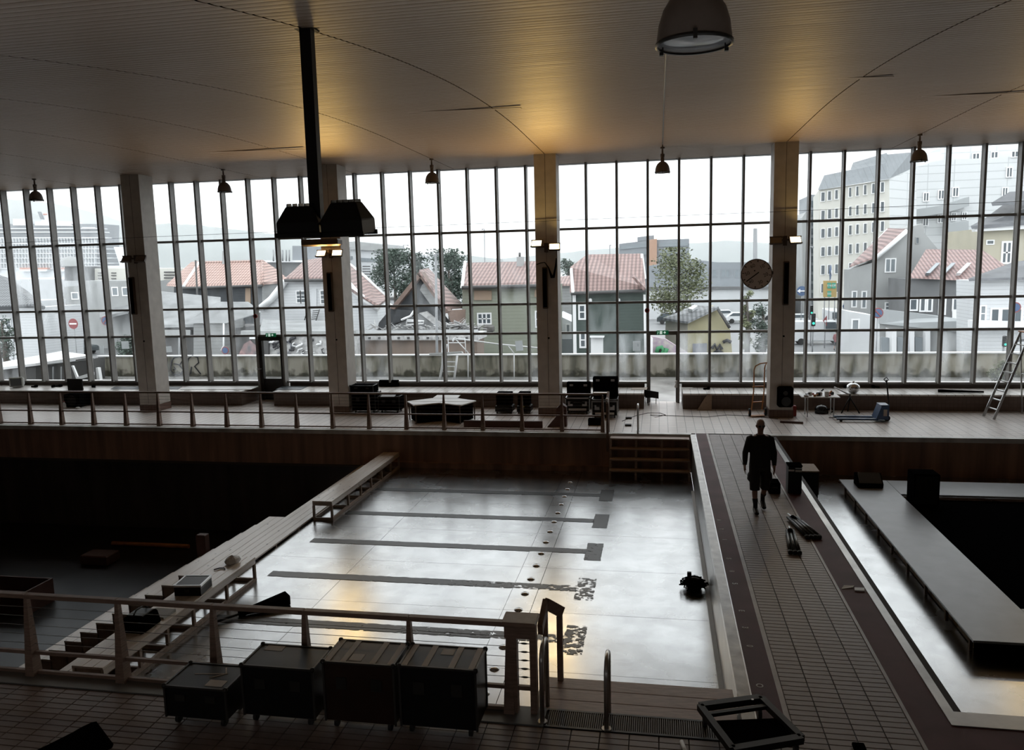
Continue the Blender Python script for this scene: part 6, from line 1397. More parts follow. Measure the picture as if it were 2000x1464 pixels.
# ---- olive clapboard house
y = 56
ol = house('olive_house', 'olive green clapboard house with brown tiled roof and chimney', 975, 620, y)
poly('wall', 'olive_boards', ol, [(903, 710, y), (1075, 710, y), (1075, 558, y), (903, 560, y)], (0, 7, 0))
MB().prism([V(899, 560, y-0.5), V(1080, 556, y-0.5), V(1080, 514, y+4.5), V(906, 518, y+4.5)], (0, 0.2, 0.2)).build('roof', 'roof_brown', ol)
MB().prism([V(899, 562, y-0.7), V(904.5, 562, y-0.7), V(910, 517, y+4.3), V(904.5, 517, y+4.3)], (0, 0.3, 0.3)).build('bargeboard', 'white_cap', ol)
MB().tube([V(902, 561.5, y-0.6), V(1078, 557.5, y-0.6)], 0.13, 8).build('gutter', 'fascia', ol)
poly('chimney', 'render_grey', ol, [(1009, 520, y+3.5), (1021.5, 520, y+3.5), (1021.5, 501, y+3.5), (1009, 501, y+3.5)], (0, 0.6, 0))
MB().tube([V(1015, 501, y+3.8), V(1015, 493, y+3.8)], 0.09, 8).build('chimney_pot', 'fascia', ol)
poly('boarded_window', 'chip_board', ol, [(926, 586, y-0.1), (960, 586, y-0.1), (960, 567, y-0.1), (926, 567, y-0.1)], (0, 0.12, 0))
poly('boarded_window', 'chip_board', ol, [(1044, 580, y-0.1), (1054, 580, y-0.1), (1054, 565, y-0.1), (1044, 565, y-0.1)], (0, 0.12, 0))
window(ol, 935, 957.5, 613, 631, y, 3, 2, t=0.1); window(ol, 1048, 1060, 609, 637, y, 1, 2, t=0.1)
# ---- parked car roof in front of it
def car(name, label, px, py, y, L, mt, van=False, rot=0.0, h=1.45):
    p = V(px, py, y); r = thing(name, label, 'car', (p.x, p.y, GZ), rotz=0)
    z = GZ; b = MB(); w = 1.7
    side = [(-L/2, 0.35), (L/2, 0.35), (L/2, 0.8), (L*0.44, 0.92), (L*0.30, 0.98), (L*0.16, h), (-L*0.30, h), (-L*0.46, 0.95), (-L/2, 0.85)] if not van else [(-L/2, 0.35), (L/2, 0.35), (L/2, 1.1), (L*0.40, 1.25), (L*0.30, h), (-L/2, h)]
    b.prism([(p.x+u, y-w/2, z+v) for u, v in side], (0, w, 0)); b.build('car_body', mt, r, bevel=0.06)
    b = MB(); gl = [(L*0.27, 1.0), (L*0.15, h-0.08), (-L*0.28, h-0.08), (-L*0.42, 1.0)] if not van else [(L*0.36, 1.25), (L*0.28, h-0.12), (L*0.08, h-0.12), (L*0.08, 1.25)]
    b.prism([(p.x+u, y-w/2-0.02, z+v) for u, v in gl], (0, w+0.04, 0)); b.build('side_glass', 'glass_far', r)
    for u in (-L*0.32, L*0.32):
        for s in (-1, 1): MB().disc((p.x+u, y+s*(w/2-0.08), z+0.32), 0.32, 'Y', 16, 0.2).build('wheel', 'rubber', r)
    return r
car('parked_car', 'white car roof showing above the terrace wall by the olive house', 1030, 690, 74.5, 4.3, 'car_white')
# ---- dark green house
y = 55
gr = house('dark_green_house', 'dark green clapboard house with white corner boards and white door', 1185, 620, y)
poly('wall', 'green_boards', gr, [(1118, 710, y), (1263, 710, y), (1261, 566, y), (1116, 570, y)], (0, 7, 0))
MB().prism([V(1113, 572, y-0.5), V(1261, 566, y-0.5), V(1254, 500, y+5), V(1146, 502, y+5), V(1113, 527, y+1)], (0, 0.2, 0.2)).build('roof', 'roof_brown', gr)
MB().prism([V(1113, 526, y+0.5), V(1117, 526, y+0.5), V(1121.5, 571, y-0.7), V(1116, 571, y-0.7)], (0, 0.4, 0.1)).build('bargeboard', 'white_cap', gr)
MB().prism([V(1251, 498, y+4.8), V(1256, 498, y+4.8), V(1262, 544, y+1.5), V(1257, 545, y+1.5)], (0, 0.3, 0.1)).build('bargeboard', 'white_cap', gr)
MB().prism([V(1234, 541, y-0.8), V(1238, 540, y-0.8), V(1262, 564, y-0.8), V(1256, 567, y-0.8)], (0, 0.5, 0.15)).build('porch_verge', 'roof_red', gr)
MB().tube([V(1115, 573, y-0.6), V(1262, 567.5, y-0.6)], 0.12, 8).build('gutter', 'fascia', gr)
for a, c in ((1118, 1124.5), (1256.5, 1261)): poly('corner_board', 'white_cap', gr, [(a+2, 710, y-0.12), (c+2, 710, y-0.12), (c, 575, y-0.12), (a, 575, y-0.12)], (0, 0.15, 0))
window(gr, 1133, 1141, 597, 621, y, 1, 2, t=0.12); window(gr, 1135, 1142, 651, 676, y, 1, 2, t=0.12)
poly('door', 'white_cap', gr, [(1154, 700, y-0.15), (1178, 700, y-0.15), (1178, 659, y-0.15), (1154, 659, y-0.15)], (0, 0.2, 0))
poly('door_hood', 'white_cap', gr, [(1152, 659, y-0.5), (1180, 659, y-0.5), (1180, 656, y-0.2), (1152, 656, y-0.2)], (0, 0.4, 0.05))
for px in (1153, 1208): 
    b = MB(); b.lathe([(0.001, 0.14), (0.12, 0.08), (0.12, -0.1), (0.001, -0.14)], V(px, 586, y-0.25), 8); b.build('outdoor_light', 'white_cap', gr)
# small buildings between the olive and the green house
gb = house('narrow_grey_house', 'narrow grey house squeezed between the olive and green houses', 1103, 600, 70)
poly('wall', 'grey_boards', gb, [(1085, 640, 70), (1122, 640, 70), (1122, 556, 70), (1085, 556, 70)], (0, 5, 0))
MB().prism([V(1083, 558, 69.6), V(1124, 558, 69.6), V(1120, 540, 73), V(1088, 544, 73)], (0, 0.1, 0.15)).build('roof', 'roof_brown', gb)
ga = house('pale_garage', 'pale low garage with a blue grey door beside the green house', 1103, 670, 64.5, 'garage')
poly('wall', 'white_wall', ga, [(1086, 712, 64.5), (1121, 712, 64.5), (1121, 630, 64.5), (1108, 624, 64.5), (1086, 614, 64.5)], (0, 5, 0))
poly('garage_door', 'glass_mid', ga, [(1096, 712, 64.4), (1118, 712, 64.4), (1118, 662, 64.4), (1096, 662, 64.4)], (0, 0.2, 0))
window(ga, 1107, 1112, 634, 648, 64.5, 1, 1, 'white_cap', 'glass_mid', 0.08)

# ---- yellow shed with dark roof
y = 58
ys_ = house('yellow_shed', 'mustard yellow gabled shed with dark tiled roof and graffiti', 1370, 650, y, 'shed')
poly('gable_wall', 'shed_yellow', ys_, [(1343, 712, y), (1432, 712, y), (1426, 643, y), (1418, 630, y), (1402, 604, y), (1343, 630, y)], (0, 6, 0))
poly('side_wall', 'render_cream', ys_, [(1298, 712, y+2), (1344, 712, y), (1344, 632, y), (1300, 626, y+2)], (0.2, 0.5, 0))
MB().prism([V(1294, 625, y+1.8), V(1343, 632, y-0.5), V(1404, 603, y-0.5), V(1362, 600, y+4)], (0, 0.1, 0.15)).build('roof', 'roof_dark', ys_)
MB().tube([V(1402, 603, y-0.5), V(1416, 625, y-0.5), V(1425, 640, y-0.5)], 0.12, 6).build('verge', 'fascia', ys_)
poly('roof_light', 'white_cap', ys_, [(1343, 608, y+1.2), (1352, 610, y+0.8), (1362, 603, y+1.8), (1355, 601.5, y+2.2)], (0, -0.3, 0.25))
poly('painted_panel', 'graffiti_grey', ys_, [(1353, 700, y-0.1), (1381, 700, y-0.1), (1381, 670, y-0.1), (1353, 671, y-0.1)], (0, 0.1, 0))
for q in ([(1390, 680), (1396, 672), (1400, 682), (1406, 673), (1410, 682)], [(1412, 668), (1420, 664), (1428, 668)], [(1393, 690), (1402, 684), (1412, 690)]): yst(q, 0.12, 'graffiti_black', y-0.1, ys_)
MB().prism([V(1268, 712, 54), V(1344, 712, 54), V(1344, 690, 54), V(1300, 662, 54), V(1270, 656, 54)], (0, 0.5, 0)).build('yard_wall', 'graffiti_purple', ys_)
MB().prism([V(1268, 712, 53.8), V(1275, 712, 53.8), V(1275, 660, 53.8), V(1268, 656, 53.8)], (0, 0.3, 0)).build('gate_post', 'white_cap', ys_)
for q in ([(1283, 688), (1285, 680), (1292, 678), (1296, 684), (1290, 690), (1300, 688), (1302, 680)],): yst(q, 0.16, 'graffiti_green', 53.8, ys_)

# ---- pale market halls behind, with parked cars on the deck
mh = house('pale_market_hall', 'long pale flat-roofed hall behind the yellow shed', 1400, 570, 120, 'building')
poly('wall', 'white_wall', mh, [(1262, 660, 120), (1548, 660, 120), (1548, 562, 120), (1262, 564, 120)], (0, 20, 0))
poly('upper_wall', 'office_grey', mh, [(1262, 562, 128), (1545, 560, 128), (1545, 512, 128), (1400, 512, 128), (1350, 506, 128), (1262, 520, 128)], (0, 20, 0))
poly('roof_edge', 'render_darkgrey', mh, [(1262, 566, 119.6), (1548, 564, 119.6), (1548, 559, 119.6), (1262, 560, 119.6)], (0, 1, 0))
for px in range(1280, 1540, 26): window(mh, px, px+14, 527, 540, 128, 2, 1, 'office_grey', 'glass_mid', 0.15)
of = house('dark_office_block', 'grey modern office block with an orange stripe', 1280, 510, 175, 'building')
poly('wall', 'office_grey', of, [(1209, 570, 175), (1268, 570, 175), (1268, 469, 175), (1209, 476, 175)], (0, 25, 0))
poly('orange_stripe', 'office_orange', of, [(1268, 570, 174), (1283, 570, 174), (1283, 466, 174), (1268, 468, 174)], (0, 25, 0))
poly('wall', 'office_grey', of, [(1283, 570, 175), (1346, 570, 175), (1346, 466, 175), (1283, 468, 175)], (0, 25, 0))
poly('penthouse', 'office_grey', of, [(1245, 471, 176), (1277, 468, 176), (1277, 459, 176), (1245, 463, 176)], (0, 10, 0))
for i in range(5):
    poly('window_band', 'glass_mid', of, [(1212, 487+15*i, 174.8), (1266, 482+15*i, 174.8), (1266, 475+15*i, 174.8), (1212, 480+15*i, 174.8)], (0, 0.3, 0))
    poly('window_band', 'glass_mid', of, [(1286, 482+15*i, 174.8), (1344, 480+15*i, 174.8), (1344, 473+15*i, 174.8), (1286, 475+15*i, 174.8)], (0, 0.3, 0))
fa = house('pale_factory', 'long pale industrial block with a window band', 730, 510, 210, 'building')
poly('wall', 'white_wall', fa, [(660, 570, 210), (830, 570, 210), (830, 498, 210), (745, 486, 210), (660, 480, 210)], (0, 30, 0))
poly('upper_storey', 'render_grey', fa, [(660, 486, 209), (745, 490, 209), (745, 477, 209), (692, 471, 209), (660, 474, 209)], (0, 20, 0))
poly('window_band', 'glass_mid', fa, [(700, 510, 209.8), (820, 516, 209.8), (820, 510, 209.8), (700, 503, 209.8)], (0, 0.3, 0))
poly('window_band', 'glass_mid', fa, [(672, 505, 209.7), (688, 506, 209.7), (688, 500, 209.7), (672, 499, 209.7)], (0, 0.3, 0))
for i in range(5): poly('louvre', 'fascia', fa, [(708, 521+5*i, 205), (722, 521+5*i, 205), (722, 519+5*i, 205), (708, 519+5*i, 205)], (0, 0.5, 0))
fb = house('roof_plant_block', 'grey plant room with poles on a flat roof beyond the hanging lamp', 590, 500, 190, 'building')
poly('wall', 'office_grey', fb, [(571, 520, 190), (640, 520, 190), (640, 480, 190), (571, 480, 190)], (0, 15, 0))
poly('flat_roof', 'white_cap', fb, [(478, 512, 188), (640, 512, 188), (640, 508, 188), (478, 508, 188)], (0, 10, 0))
poly('lower_wall', 'render_darkgrey', fb, [(478, 540, 189), (640, 540, 189), (640, 512, 189), (478, 512, 189)], (0, 10, 0))
for px in (534, 552, 559, 565): MB().tube([V(px, 510, 187), V(px, 488, 187)], 0.2, 5).build('mast', 'street_metal', fb)

# ---- hotel and blocks on the right
y = 100
ht = house('cream_hotel', 'tall cream hotel block with rows of windows and a grey mansard roof', 1670, 450, y, 'hotel')
MB().prism([V(1599, 690, y+6), V(1737, 700, y), V(1737, 350, y), V(1599, 371, y+6)], (1.5, 12, 0)).build('wall', 'hotel_cream', ht)
MB().prism([V(1599, 371, y+5.6), V(1737, 349, y-0.4), V(1729, 318, y+2.5), V(1611, 343, y+8)], (0, 0.5, 0.1)).build('roof', 'mansard', ht)
MB().prism([V(1663, 331, y+6), V(1731, 317, y+2.6), V(1733, 299, y+4.5), V(1668, 318, y+8)], (0, 0.5, 0.1)).build('roof', 'mansard', ht)
MB().prism([V(1737, 349, y-0.4), V(1779, 330, y+5), V(1779, 298, y+6), V(1733, 302, y+4.5), V(1729, 318, y+2.5)], (0, 0.5, 0.1)).build('roof', 'mansard', ht)
MB().prism([V(1737, 700, y), V(1790, 700, y+5), V(1790, 330, y+5), V(1737, 350, y)], (0, 2, 0)).build('side_wall', 'block_panels', ht)
cols = (1607, 1620, 1634, 1661, 1675, 1690, 1706, 1723)
for ci, px in enumerate(cols):
    t = (px-1599)/138; yy = y + 6*(1-t) - 0.15
    for rj in range(6):
        top = (377 - 26*t*0.9) + rj*(35.5 + 3.0*t); hgt = 17 + 2*t
        if rj > 3 and px > 1690: continue
        window(ht, px-3.4, px+3.4, top, top+hgt, yy, 1, 1, 'white_cap', 'glass_far', 0.07, 0.12)
ho2 = house('dark_glass_wing', 'narrow dark glazed wing left of the cream hotel', 1590, 500, 122, 'building')
poly('wall', 'office_grey', ho2, [(1584, 690, 122), (1600, 690, 122), (1600, 380, 122), (1584, 380, 122)], (0, 10, 0))
for i in range(11): poly('window_band', 'glass_far', ho2, [(1585, 404+18*i, 121.8), (1598, 404+18*i, 121.8), (1598, 392+18*i, 121.8), (1585, 392+18*i, 121.8)], (0, 0.3, 0))
poly('wall', 'render_grey', ho2, [(1567, 690, 121), (1584, 690, 121), (1584, 415, 121), (1574, 414, 121), (1567, 425, 121)], (0, 10, 0))
y = 116
wb = house('white_apartment_block', 'broad white apartment block with grey balconies', 1860, 420, y, 'building')
MB().prism([V(1740, 700, y), V(2060, 700, y), V(2060, 290, y), V(1960, 308, y), V(1840, 312, y), V(1740, 340, y)], (0, 15, 0)).build('wall', 'block_panels', wb)
MB().prism([V(1795, 345, y+2), V(1840, 330, y+2), V(1838, 296, y+2), V(1795, 300, y+2)], (0, 12, 0)).build('upper_wall', 'white_wall', wb)
MB().prism([V(1838, 330, y+4), V(2060, 320, y+4), V(2060, 280, y+4), V(1838, 288, y+4)], (0, 12, 0)).build('upper_wall', 'block_panels', wb)
for pts in ([(1735, 417), (1845, 400), (1893, 384), (1893, 402), (1845, 416), (1735, 432)], [(1852, 436), (1892, 431), (1892, 450), (1852, 455)], [(1852, 480), (1895, 476), (1895, 492), (1852, 494)]):
    MB().prism([V(a, c, y-1.6) for a, c in pts], (0, 1.6, 0)).build('balcony', 'block_grey', wb)
for (a, c, e, f) in ((1750, 1762, 385, 400), (1804, 1813, 377, 392), (1833, 1843, 372, 388), (1861, 1871, 367, 383), (1958, 1967, 367, 383), (1966, 1976, 328, 345), (1936, 1948, 297, 308), (1900, 1912, 300, 310), (1748, 1758, 430, 446), (1803, 1812, 424, 440), (1832, 1842, 420, 434), (1859, 1866, 416, 430), (1880, 1887, 415, 428), (1857, 1864, 461, 478), (1881, 1888, 461, 478), (1976, 1988, 296, 306)):
    window(wb, a, c, e, f, y-0.05 if e > 350 or a > 1955 else y+3.9, 2, 1, 'white_cap', 'glass_far', 0.12, 0.12)
y = 84
vl = house('yellow_villa', 'yellow villa with steep dark slate roof at the right edge', 1980, 500, y, 'villa')
poly('wall', 'villa_yellow', vl, [(1918, 700, y), (2060, 700, y), (2060, 440, y), (1918, 446, y)], (0, 10, 0))
MB().prism([V(1898, 447, y-1), V(2060, 436, y-1), V(2060, 385, y+4), V(1966, 402, y+4), V(1926, 432, y+1)], (0, 0.3, 0.3)).build('roof', 'roof_slate', vl)
MB().prism([V(1938, 402, y+0.5), V(2060, 395, y+0.5), V(2060, 375, y+3), V(1974, 380, y+3)], (0, 0.3, 0.3)).build('roof', 'roof_slate', vl)
MB().prism([V(1905, 452, y-0.8), V(2060, 444, y-0.8), V(2060, 438, y-0.8), V(1903, 446, y-0.8)], (0, 0.8, 0)).build('cornice', 'white_cap', vl)
window(vl, 1958, 1974, 474, 512, y, 2, 2, t=0.18); window(vl, 1928, 1940, 470, 476, y, 1, 1, t=0.1)
y = 73
gh = house('grey_gable_house', 'grey gable house with red roof slope and tall chimney wall', 1750, 560, y)
MB().prism([V(1712, 700, y), V(1835, 700, y), V(1838, 494, y), V(1805, 454, y), V(1803, 436, y), V(1775, 444, y), V(1770, 452, y), V(1712, 503, y)], (0, 6, 0)).build('gable_wall', 'render_grey', gh)
MB().prism([V(1660, 522, y+3), V(1712, 503, y-0.4), V(1772, 450, y-0.4), V(1735, 448, y+5)], (0, 0.2, 0.15)).build('roof', 'roof_pink', gh)
MB().tube([V(1711, 504, y-0.5), V(1772, 450, y-0.5)], 0.2, 6).build('verge', 'white_cap', gh)
MB().tube([V(1673, 514, y+3), V(1735, 449, y+5)], 0.18, 6).build('verge', 'white_cap', gh)
poly('front_wall', 'render_grey', gh, [(1658, 680, y+3.2), (1714, 690, y), (1714, 510, y), (1658, 526, y+3.2)], (0, 2, 0))
window(gh, 1789, 1794, 464, 475, y, 1, 1, 'render_grey', 'glass_far', 0.05); window(gh, 1730, 1748, 506, 530, y, 2, 1, t=0.1, pane='glass_mid')
for (a, c, e, f) in ((1665, 1672, 570, 598), (1684, 1691, 570, 600), (1730, 1737, 592, 604), (1745, 1760, 590, 606), (1665, 1680, 625, 650)): window(gh, a, c, e, f, y-0.2, 1, 2, 'white_cap', 'glass_mid', 0.1)
y = 66
rh = house('red_roofed_corner_house', 'dark grey house with a red tiled roof and three skylights', 1860, 570, y)
poly('wall', 'render_darkgrey', rh, [(1778, 640, y), (1905, 640, y), (1905, 545, y), (1778, 545, y)], (0, 6, 0))
MB().prism([V(1778, 543, y-0.5), V(1905, 549, y-0.5), V(1966, 522, y+2), V(1920, 491, y+5), V(1810, 490, y+5)], (0, 0.2, 0.15)).build('roof', 'roof_pink', rh)
for (a, mt) in ((1806, 'glass_mid'), (1836, 'glass_mid'), (1866, 'white_cap')): MB().prism([V(a, 538, y-0.3), V(a+8, 538, y-0.3), V(a+28, 518, y+2), V(a+20, 518, y+2)], (0, -0.25, 0.2)).build('skylight', mt, rh)
for (a, c, e, f) in ((1778, 1790, 585, 604), (1798, 1806, 584, 606), (1812, 1819, 584, 606), (1835, 1845, 584, 612), (1862, 1873, 584, 604)): window(rh, a, c, e, f, y-0.05, 1, 1, 'white_cap', 'glass_far', 0.12)
poly('door', 'white_cap', rh, [(1860, 622, y-0.1), (1874, 622, y-0.1), (1874, 606, y-0.1), (1860, 606, y-0.1)], (0, 0.15, 0))
y = 56
gw = house('garage_wing', 'long low white garage wing with pilasters and flat grey roof edge', 1820, 660, y, 'garage')
MB().prism([V(1658, 712, y+6), V(1718, 712, y+3), V(1718, 618, y+3), V(1658, 608, y+6)], (0, 4, 0)).build('wall', 'white_wall', gw)
MB().prism([V(1718, 712, y+3), V(1904, 712, y), V(1904, 646, y), V(1718, 628, y+3)], (0, 4, 0)).build('wall', 'render_grey', gw)
MB().prism([V(1718, 632, y+2.8), V(1896, 650, y-0.2), V(1896, 626, y-0.2), V(1830, 616, y+1.5), V(1718, 603, y+2.8)], (0, 0.5, 0)).build('roof_parapet', 'block_grey', gw)
for px in (1742, 1777, 1808, 1838, 1862): poly('pilaster', 'white_cap', gw, [(px, 712, y+1.0), (px+9, 712, y+1.0), (px+9, 645, y+1.0), (px, 643, y+1.0)], (0, 1.5, 0))
for (a, c) in ((1722, 1740), (1753, 1775), (1788, 1806), (1819, 1836), (1849, 1860)): poly('garage_door', 'glass_mid', gw, [(a, 712, y+1.6), (c, 712, y+1.6), (c, 660, y+1.6), (a, 658, y+1.6)], (0, 0.4, 0))
window(gw, 1665, 1676, 625, 642, y+3.5, 1, 1, 'white_cap', 'glass_mid', 0.1)
y = 52
wg = house('white_corner_annex', 'white annex with dark windows and low slate roof at the right edge', 1950, 620, y, 'building')
poly('wall', 'white_boards', wg, [(1908, 715, y), (2060, 715, y), (2060, 545, y), (1908, 548, y)], (0, 3.4, 0))
MB().prism([V(1893, 549, y-0.6), V(2060, 545, y-0.6), V(2060, 508, y+3.2), V(1985, 515, y+3.2)], (0, 0.2, 0.15)).build('roof', 'roof_slate', wg)
for (a, c) in ((1936, 1950), (1956, 1972), (1978, 1994)): window(wg, a, c, 604, 630, y, 1, 1, 'white_cap', 'glass_far', 0.1)
window(wg, 1915, 1924, 598, 626, y, 1, 2, 'white_cap', 'glass_mid', 0.08)
poly('ledge', 'white_cap', wg, [(1900, 640, y-0.8), (2060, 642, y-0.8), (2060, 630, y-0.8), (1900, 626, y-0.8)], (0, 0.8, 0))
b = MB(); b.prism([V(1985, 668, 41), V(2060, 660, 41), V(2060, 652, 43), V(1998, 656, 43)], (0, 0, 0.12)); tag(b.build('porch_canopy', 'roof_slate'), 'dark curved canopy just outside the stepladder window', 'canopy')

# ---- trees
def tree(label, px, py_top, py_bot, y, rx, mt, n=2600, leaf=0.14, seed=1, blobs=16, conifer=False):
    c = V(px, py_bot, y); top = V(px, py_top, y).z; r = thing('tree', label, 'tree', (c.x, y, GZ), 'trees between the houses')
    rr = random.Random(seed); b = MB(); H = top-c.z
    b.tube([(c.x, y, GZ), (c.x+0.1, y, c.z+H*0.3), (c.x, y, top-H*0.2)], [0.25, 0.18, 0.05], 7)
    b.build('trunk', 'bark', r); bl = []
    for i in range(blobs):
        u = rr.uniform(0.08, 0.92); a = rr.uniform(0, 6.28); q = rx*math.sqrt(max(0.05, 1-(2*u-0.9)**2))*rr.uniform(0.2, 0.8)
        if conifer: q = rx*(1-u)*0.6
        p = Vector((c.x+q*math.cos(a), y+q*math.sin(a), c.z+H*u)); bl.append((p, rx*rr.uniform(0.30, 0.52)))
        MB().tube([(c.x, y, p.z-H*0.12), p.lerp(Vector((c.x, y, p.z)), 0.3), p], [0.07, 0.05, 0.02], 5).build('branch', 'bark', r)
    b = MB(); vs = []; fs = []
    for i in range(n):
        p, s = bl[rr.randrange(len(bl))]
        d = Vector((rr.gauss(0,1), rr.gauss(0,1), rr.gauss(0,1))).normalized()*s*rr.random()**0.4; q = p+d; q.z = min(q.z, top)
        u = Vector((rr.gauss(0,1), rr.gauss(0,1), rr.gauss(0,0.6))).normalized(); w = u.cross(Vector((rr.gauss(0,1), rr.gauss(0,1), rr.gauss(0,1)))).normalized(); L = leaf*rr.uniform(0.6, 1.3)
        o = len(vs); vs += [q-u*L, q+w*L*0.45, q+u*L, q-w*L*0.45]; fs.append((o, o+1, o+2, o+3))
    b.add(vs, fs).build('foliage', mt, r, kind='stuff')
tree('leafy grey-green tree beside the pale factory', 772, 487, 600, 95, 3.6, 'leaf_dark', 4200, 0.2, 2)
tree('slim tree top just behind the wrecked gable', 806, 482, 600, 98, 2.2, 'leaf_dark', 1500, 0.2, 3)
tree('big dark tree between wrecked gable and olive house', 878, 486, 600, 80, 2.6, 'leaf_dark', 5000, 0.17, 4)
tree('small tree behind the narrow grey house', 1110, 505, 560, 110, 2.0, 'leaf_dark', 1600, 0.17, 5)
tree('olive-leaved tree in front of the office block', 1322, 484, 605, 85, 3.3, 'leaf_olive', 4600, 0.17, 6, 20)
tree('narrow tree below the round clock', 1458, 560, 690, 66, 0.75, 'leaf_olive', 1300, 0.12, 7)
tree('dark bush tree beside the clock column', 1490, 590, 690, 70, 1.4, 'leaf_dark', 1600, 0.13, 8)
tree('dark shrub beside the far left house', 10, 610, 700, 50, 0.9, 'leaf_dark', 900, 0.11, 9)
tree('ivy bush behind the papers at the ship column', 245, 655, 705, 44, 0.9, 'leaf_dark', 900, 0.1, 10)
tree('low bush on the terrace beside the stepladder', 1955, 706, 745, 33.5, 0.5, 'leaf_olive', 900, 0.06, 12)

# ---- street furniture
def lamp_post(name, label, px, py0, py1, y, arm=0, r=0.09, cat='street lamp'):
    a = V(px, py1, y); t = V(px, py0, y); o = thing(name, label, cat, (a.x, y, GZ))
    MB().tube([(a.x, y, GZ), t], [r*1.3, r], 7).build('pole', 'street_metal', o)
    if arm: e = V(px+arm, py0+1, y); MB().tube([t, e], r*0.7, 6).build('arm', 'street_metal', o); MB().bev(min(e.x, t.x+(e.x-t.x)*0.7), max(e.x, t.x+(e.x-t.x)*0.7), y-0.15, y+0.15, e.z-0.1, e.z+0.12, 0.03).build('lantern', 'street_metal', o)
    return o
lamp_post('street_lamp', 'tall street lamp before the wrecked roof', 851, 496, 690, 44, 9, 0.07)
lamp_post('street_lamp', 'thin street lamp over the olive house roof', 946, 447, 540, 140, -5)
lamp_post('street_lamp', 'thin street lamp left of the office block', 1191, 478, 510, 140, 3)
lamp_post('street_lamp', 'twin street lamp far over the trees', 788, 478, 520, 160, 10)
lamp_post('street_lamp', 'grey street lamp in front of the cream hotel', 1581, 482, 690, 90, 8, 0.12)
lamp_post('steel_chimney', 'thin grey steel chimney above the clock', 1475, 446, 560, 150, 0, 0.35, 'chimney')
def disc_sign(label, px, py, r_, y, mt, inner=None, bar=False, cat='road sign'):
    p = V(px, py, y); o = thing('road_sign', label, cat, (p.x, y, GZ))
    MB().tube([(p.x, y+0.05, GZ), (p.x, y+0.05, p.z+r_)], 0.04, 6).build('pole', 'street_metal', o)
    MB().disc(p, r_, 'Y', 24, 0.03).build('plate', mt, o)
    if inner: MB().disc(p - Vector((0, 0.02, 0)), r_*0.78, 'Y', 24, 0.02).build('inner_disc', inner, o)
    if bar: MB().box(p.x-r_*0.75, p.x+r_*0.75, y-0.035, y-0.02, p.z-r_*0.14, p.z+r_*0.14).build('bar', 'white_cap', o)
    return o
disc_sign('round red no-entry sign with white bar by the ship', 143, 632, 0.40, 54, 'sign_red', None, True)
o = disc_sign('round blue and red no-stopping sign by the ship column', 206, 626, 0.40, 62, 'sign_red', 'sign_blue')
p = V(206, 626, 61.95); MB().bar(p+Vector((-0.25, 0, -0.25)), p+Vector((0.25, 0, 0.25)), 0.08, 0.03, up=(0,1,0)).build('stripe', 'sign_red', o)
o = disc_sign('round no-parking sign in front of the grey gable house', 1714.5, 611, 0.33, 54, 'sign_red', 'sign_blue')
p = V(1714.5, 611, 53.95); MB().bar(p+Vector((-0.22, 0, 0.22)), p+Vector((0.22, 0, -0.22)), 0.07, 0.03, up=(0,1,0)).build('stripe', 'sign_red', o)
o = disc_sign('small round no-parking sign behind the dark sheds', 440, 684, 0.22, 42, 'sign_red', 'sign_blue')
disc_sign('round sign half hidden at the right edge mullion', 1983, 600, 0.3, 50, 'sign_red', 'sign_blue')
for px, py, l in ((1566, 568, 'blue arrow sign beside the clock column'), (1622, 532, 'blue arrow sign above the yellow direction board'), (1664, 546, 'blue arrow sign beside the white direction board')):
    edge = px > 1600
    o = disc_sign(l, px, py, 0.5 if not edge else 0.72, 86, 'sign_blue'); p = V(px, py, 85.9)
    if edge:
        o.rotation_euler = (0, 0, math.radians(72)); MB().disc(p, 0.25, 'Y', 14, 0.05).build('inner_disc', 'white_cap', o); continue
    MB().bar(p+Vector((-0.35, 0, 0)), p+Vector((0.35, 0, 0)), 0.12, 0.04, up=(0,1,0)).build('arrow_shaft', 'white_cap', o)
    MB().prism([p+Vector((-0.45, 0, 0)), p+Vector((-0.15, 0, 0.22)), p+Vector((-0.15, 0, -0.22))], (0, 0.03, 0)).build('arrow_head', 'white_cap', o)
p = V(1621, 563, 85); db = thing('direction_board', 'yellow direction board with green squares', 'road sign', (p.x, 85, GZ))
MB().prism([V(1608, 580, 85), V(1634, 580, 85), V(1634, 548, 85), V(1608, 548, 85)], (0, 0.08, 0)).build('board', 'sign_yellow', db)
for px, py in ((1616, 552), (1625, 552), (1616, 568)): MB().prism([V(px, py+11, 84.95), V(px+7.5, py+11, 84.95), V(px+7.5, py, 84.95), V(px, py, 84.95)], (0, 0.04, 0)).build('symbol_square', 'sign_green', db); text_mesh('E39' if px > 1620 else ('E16' if py < 560 else '555'), 0.28, V(px+3.7, py+5.5, 84.93), FACE_CAM, 'white_cap', db, 'road_number', 0.004)
for px in (1611, 1631): MB().tube([(V(px, 580, 85.1).x, 85.1, GZ), V(px, 550, 85.1)], 0.06, 6).build('post', 'street_metal', db)
p = V(1662, 572, 85); wbd = thing('white_direction_board', 'white direction board next to the yellow one', 'road sign', (p.x, 85, GZ))
MB().prism([V(1648, 581, 85), V(1676, 581, 85), V(1676, 565, 85), V(1648, 565, 85)], (0, 0.08, 0)).build('board', 'white_cap', wbd)
for px in (1656, 1668): MB().tube([(V(px, 581, 85.1).x, 85.1, GZ), V(px, 566, 85.1)], 0.06, 6).build('post', 'street_metal', wbd)
for px, py in ((1654, 574), (1662, 571), (1670, 574)): MB().bar(V(px, py+4, 84.95), V(px, py-4, 84.95), 0.1, 0.03, up=(0,1,0)).build('lane_arrow', 'render_darkgrey', wbd)
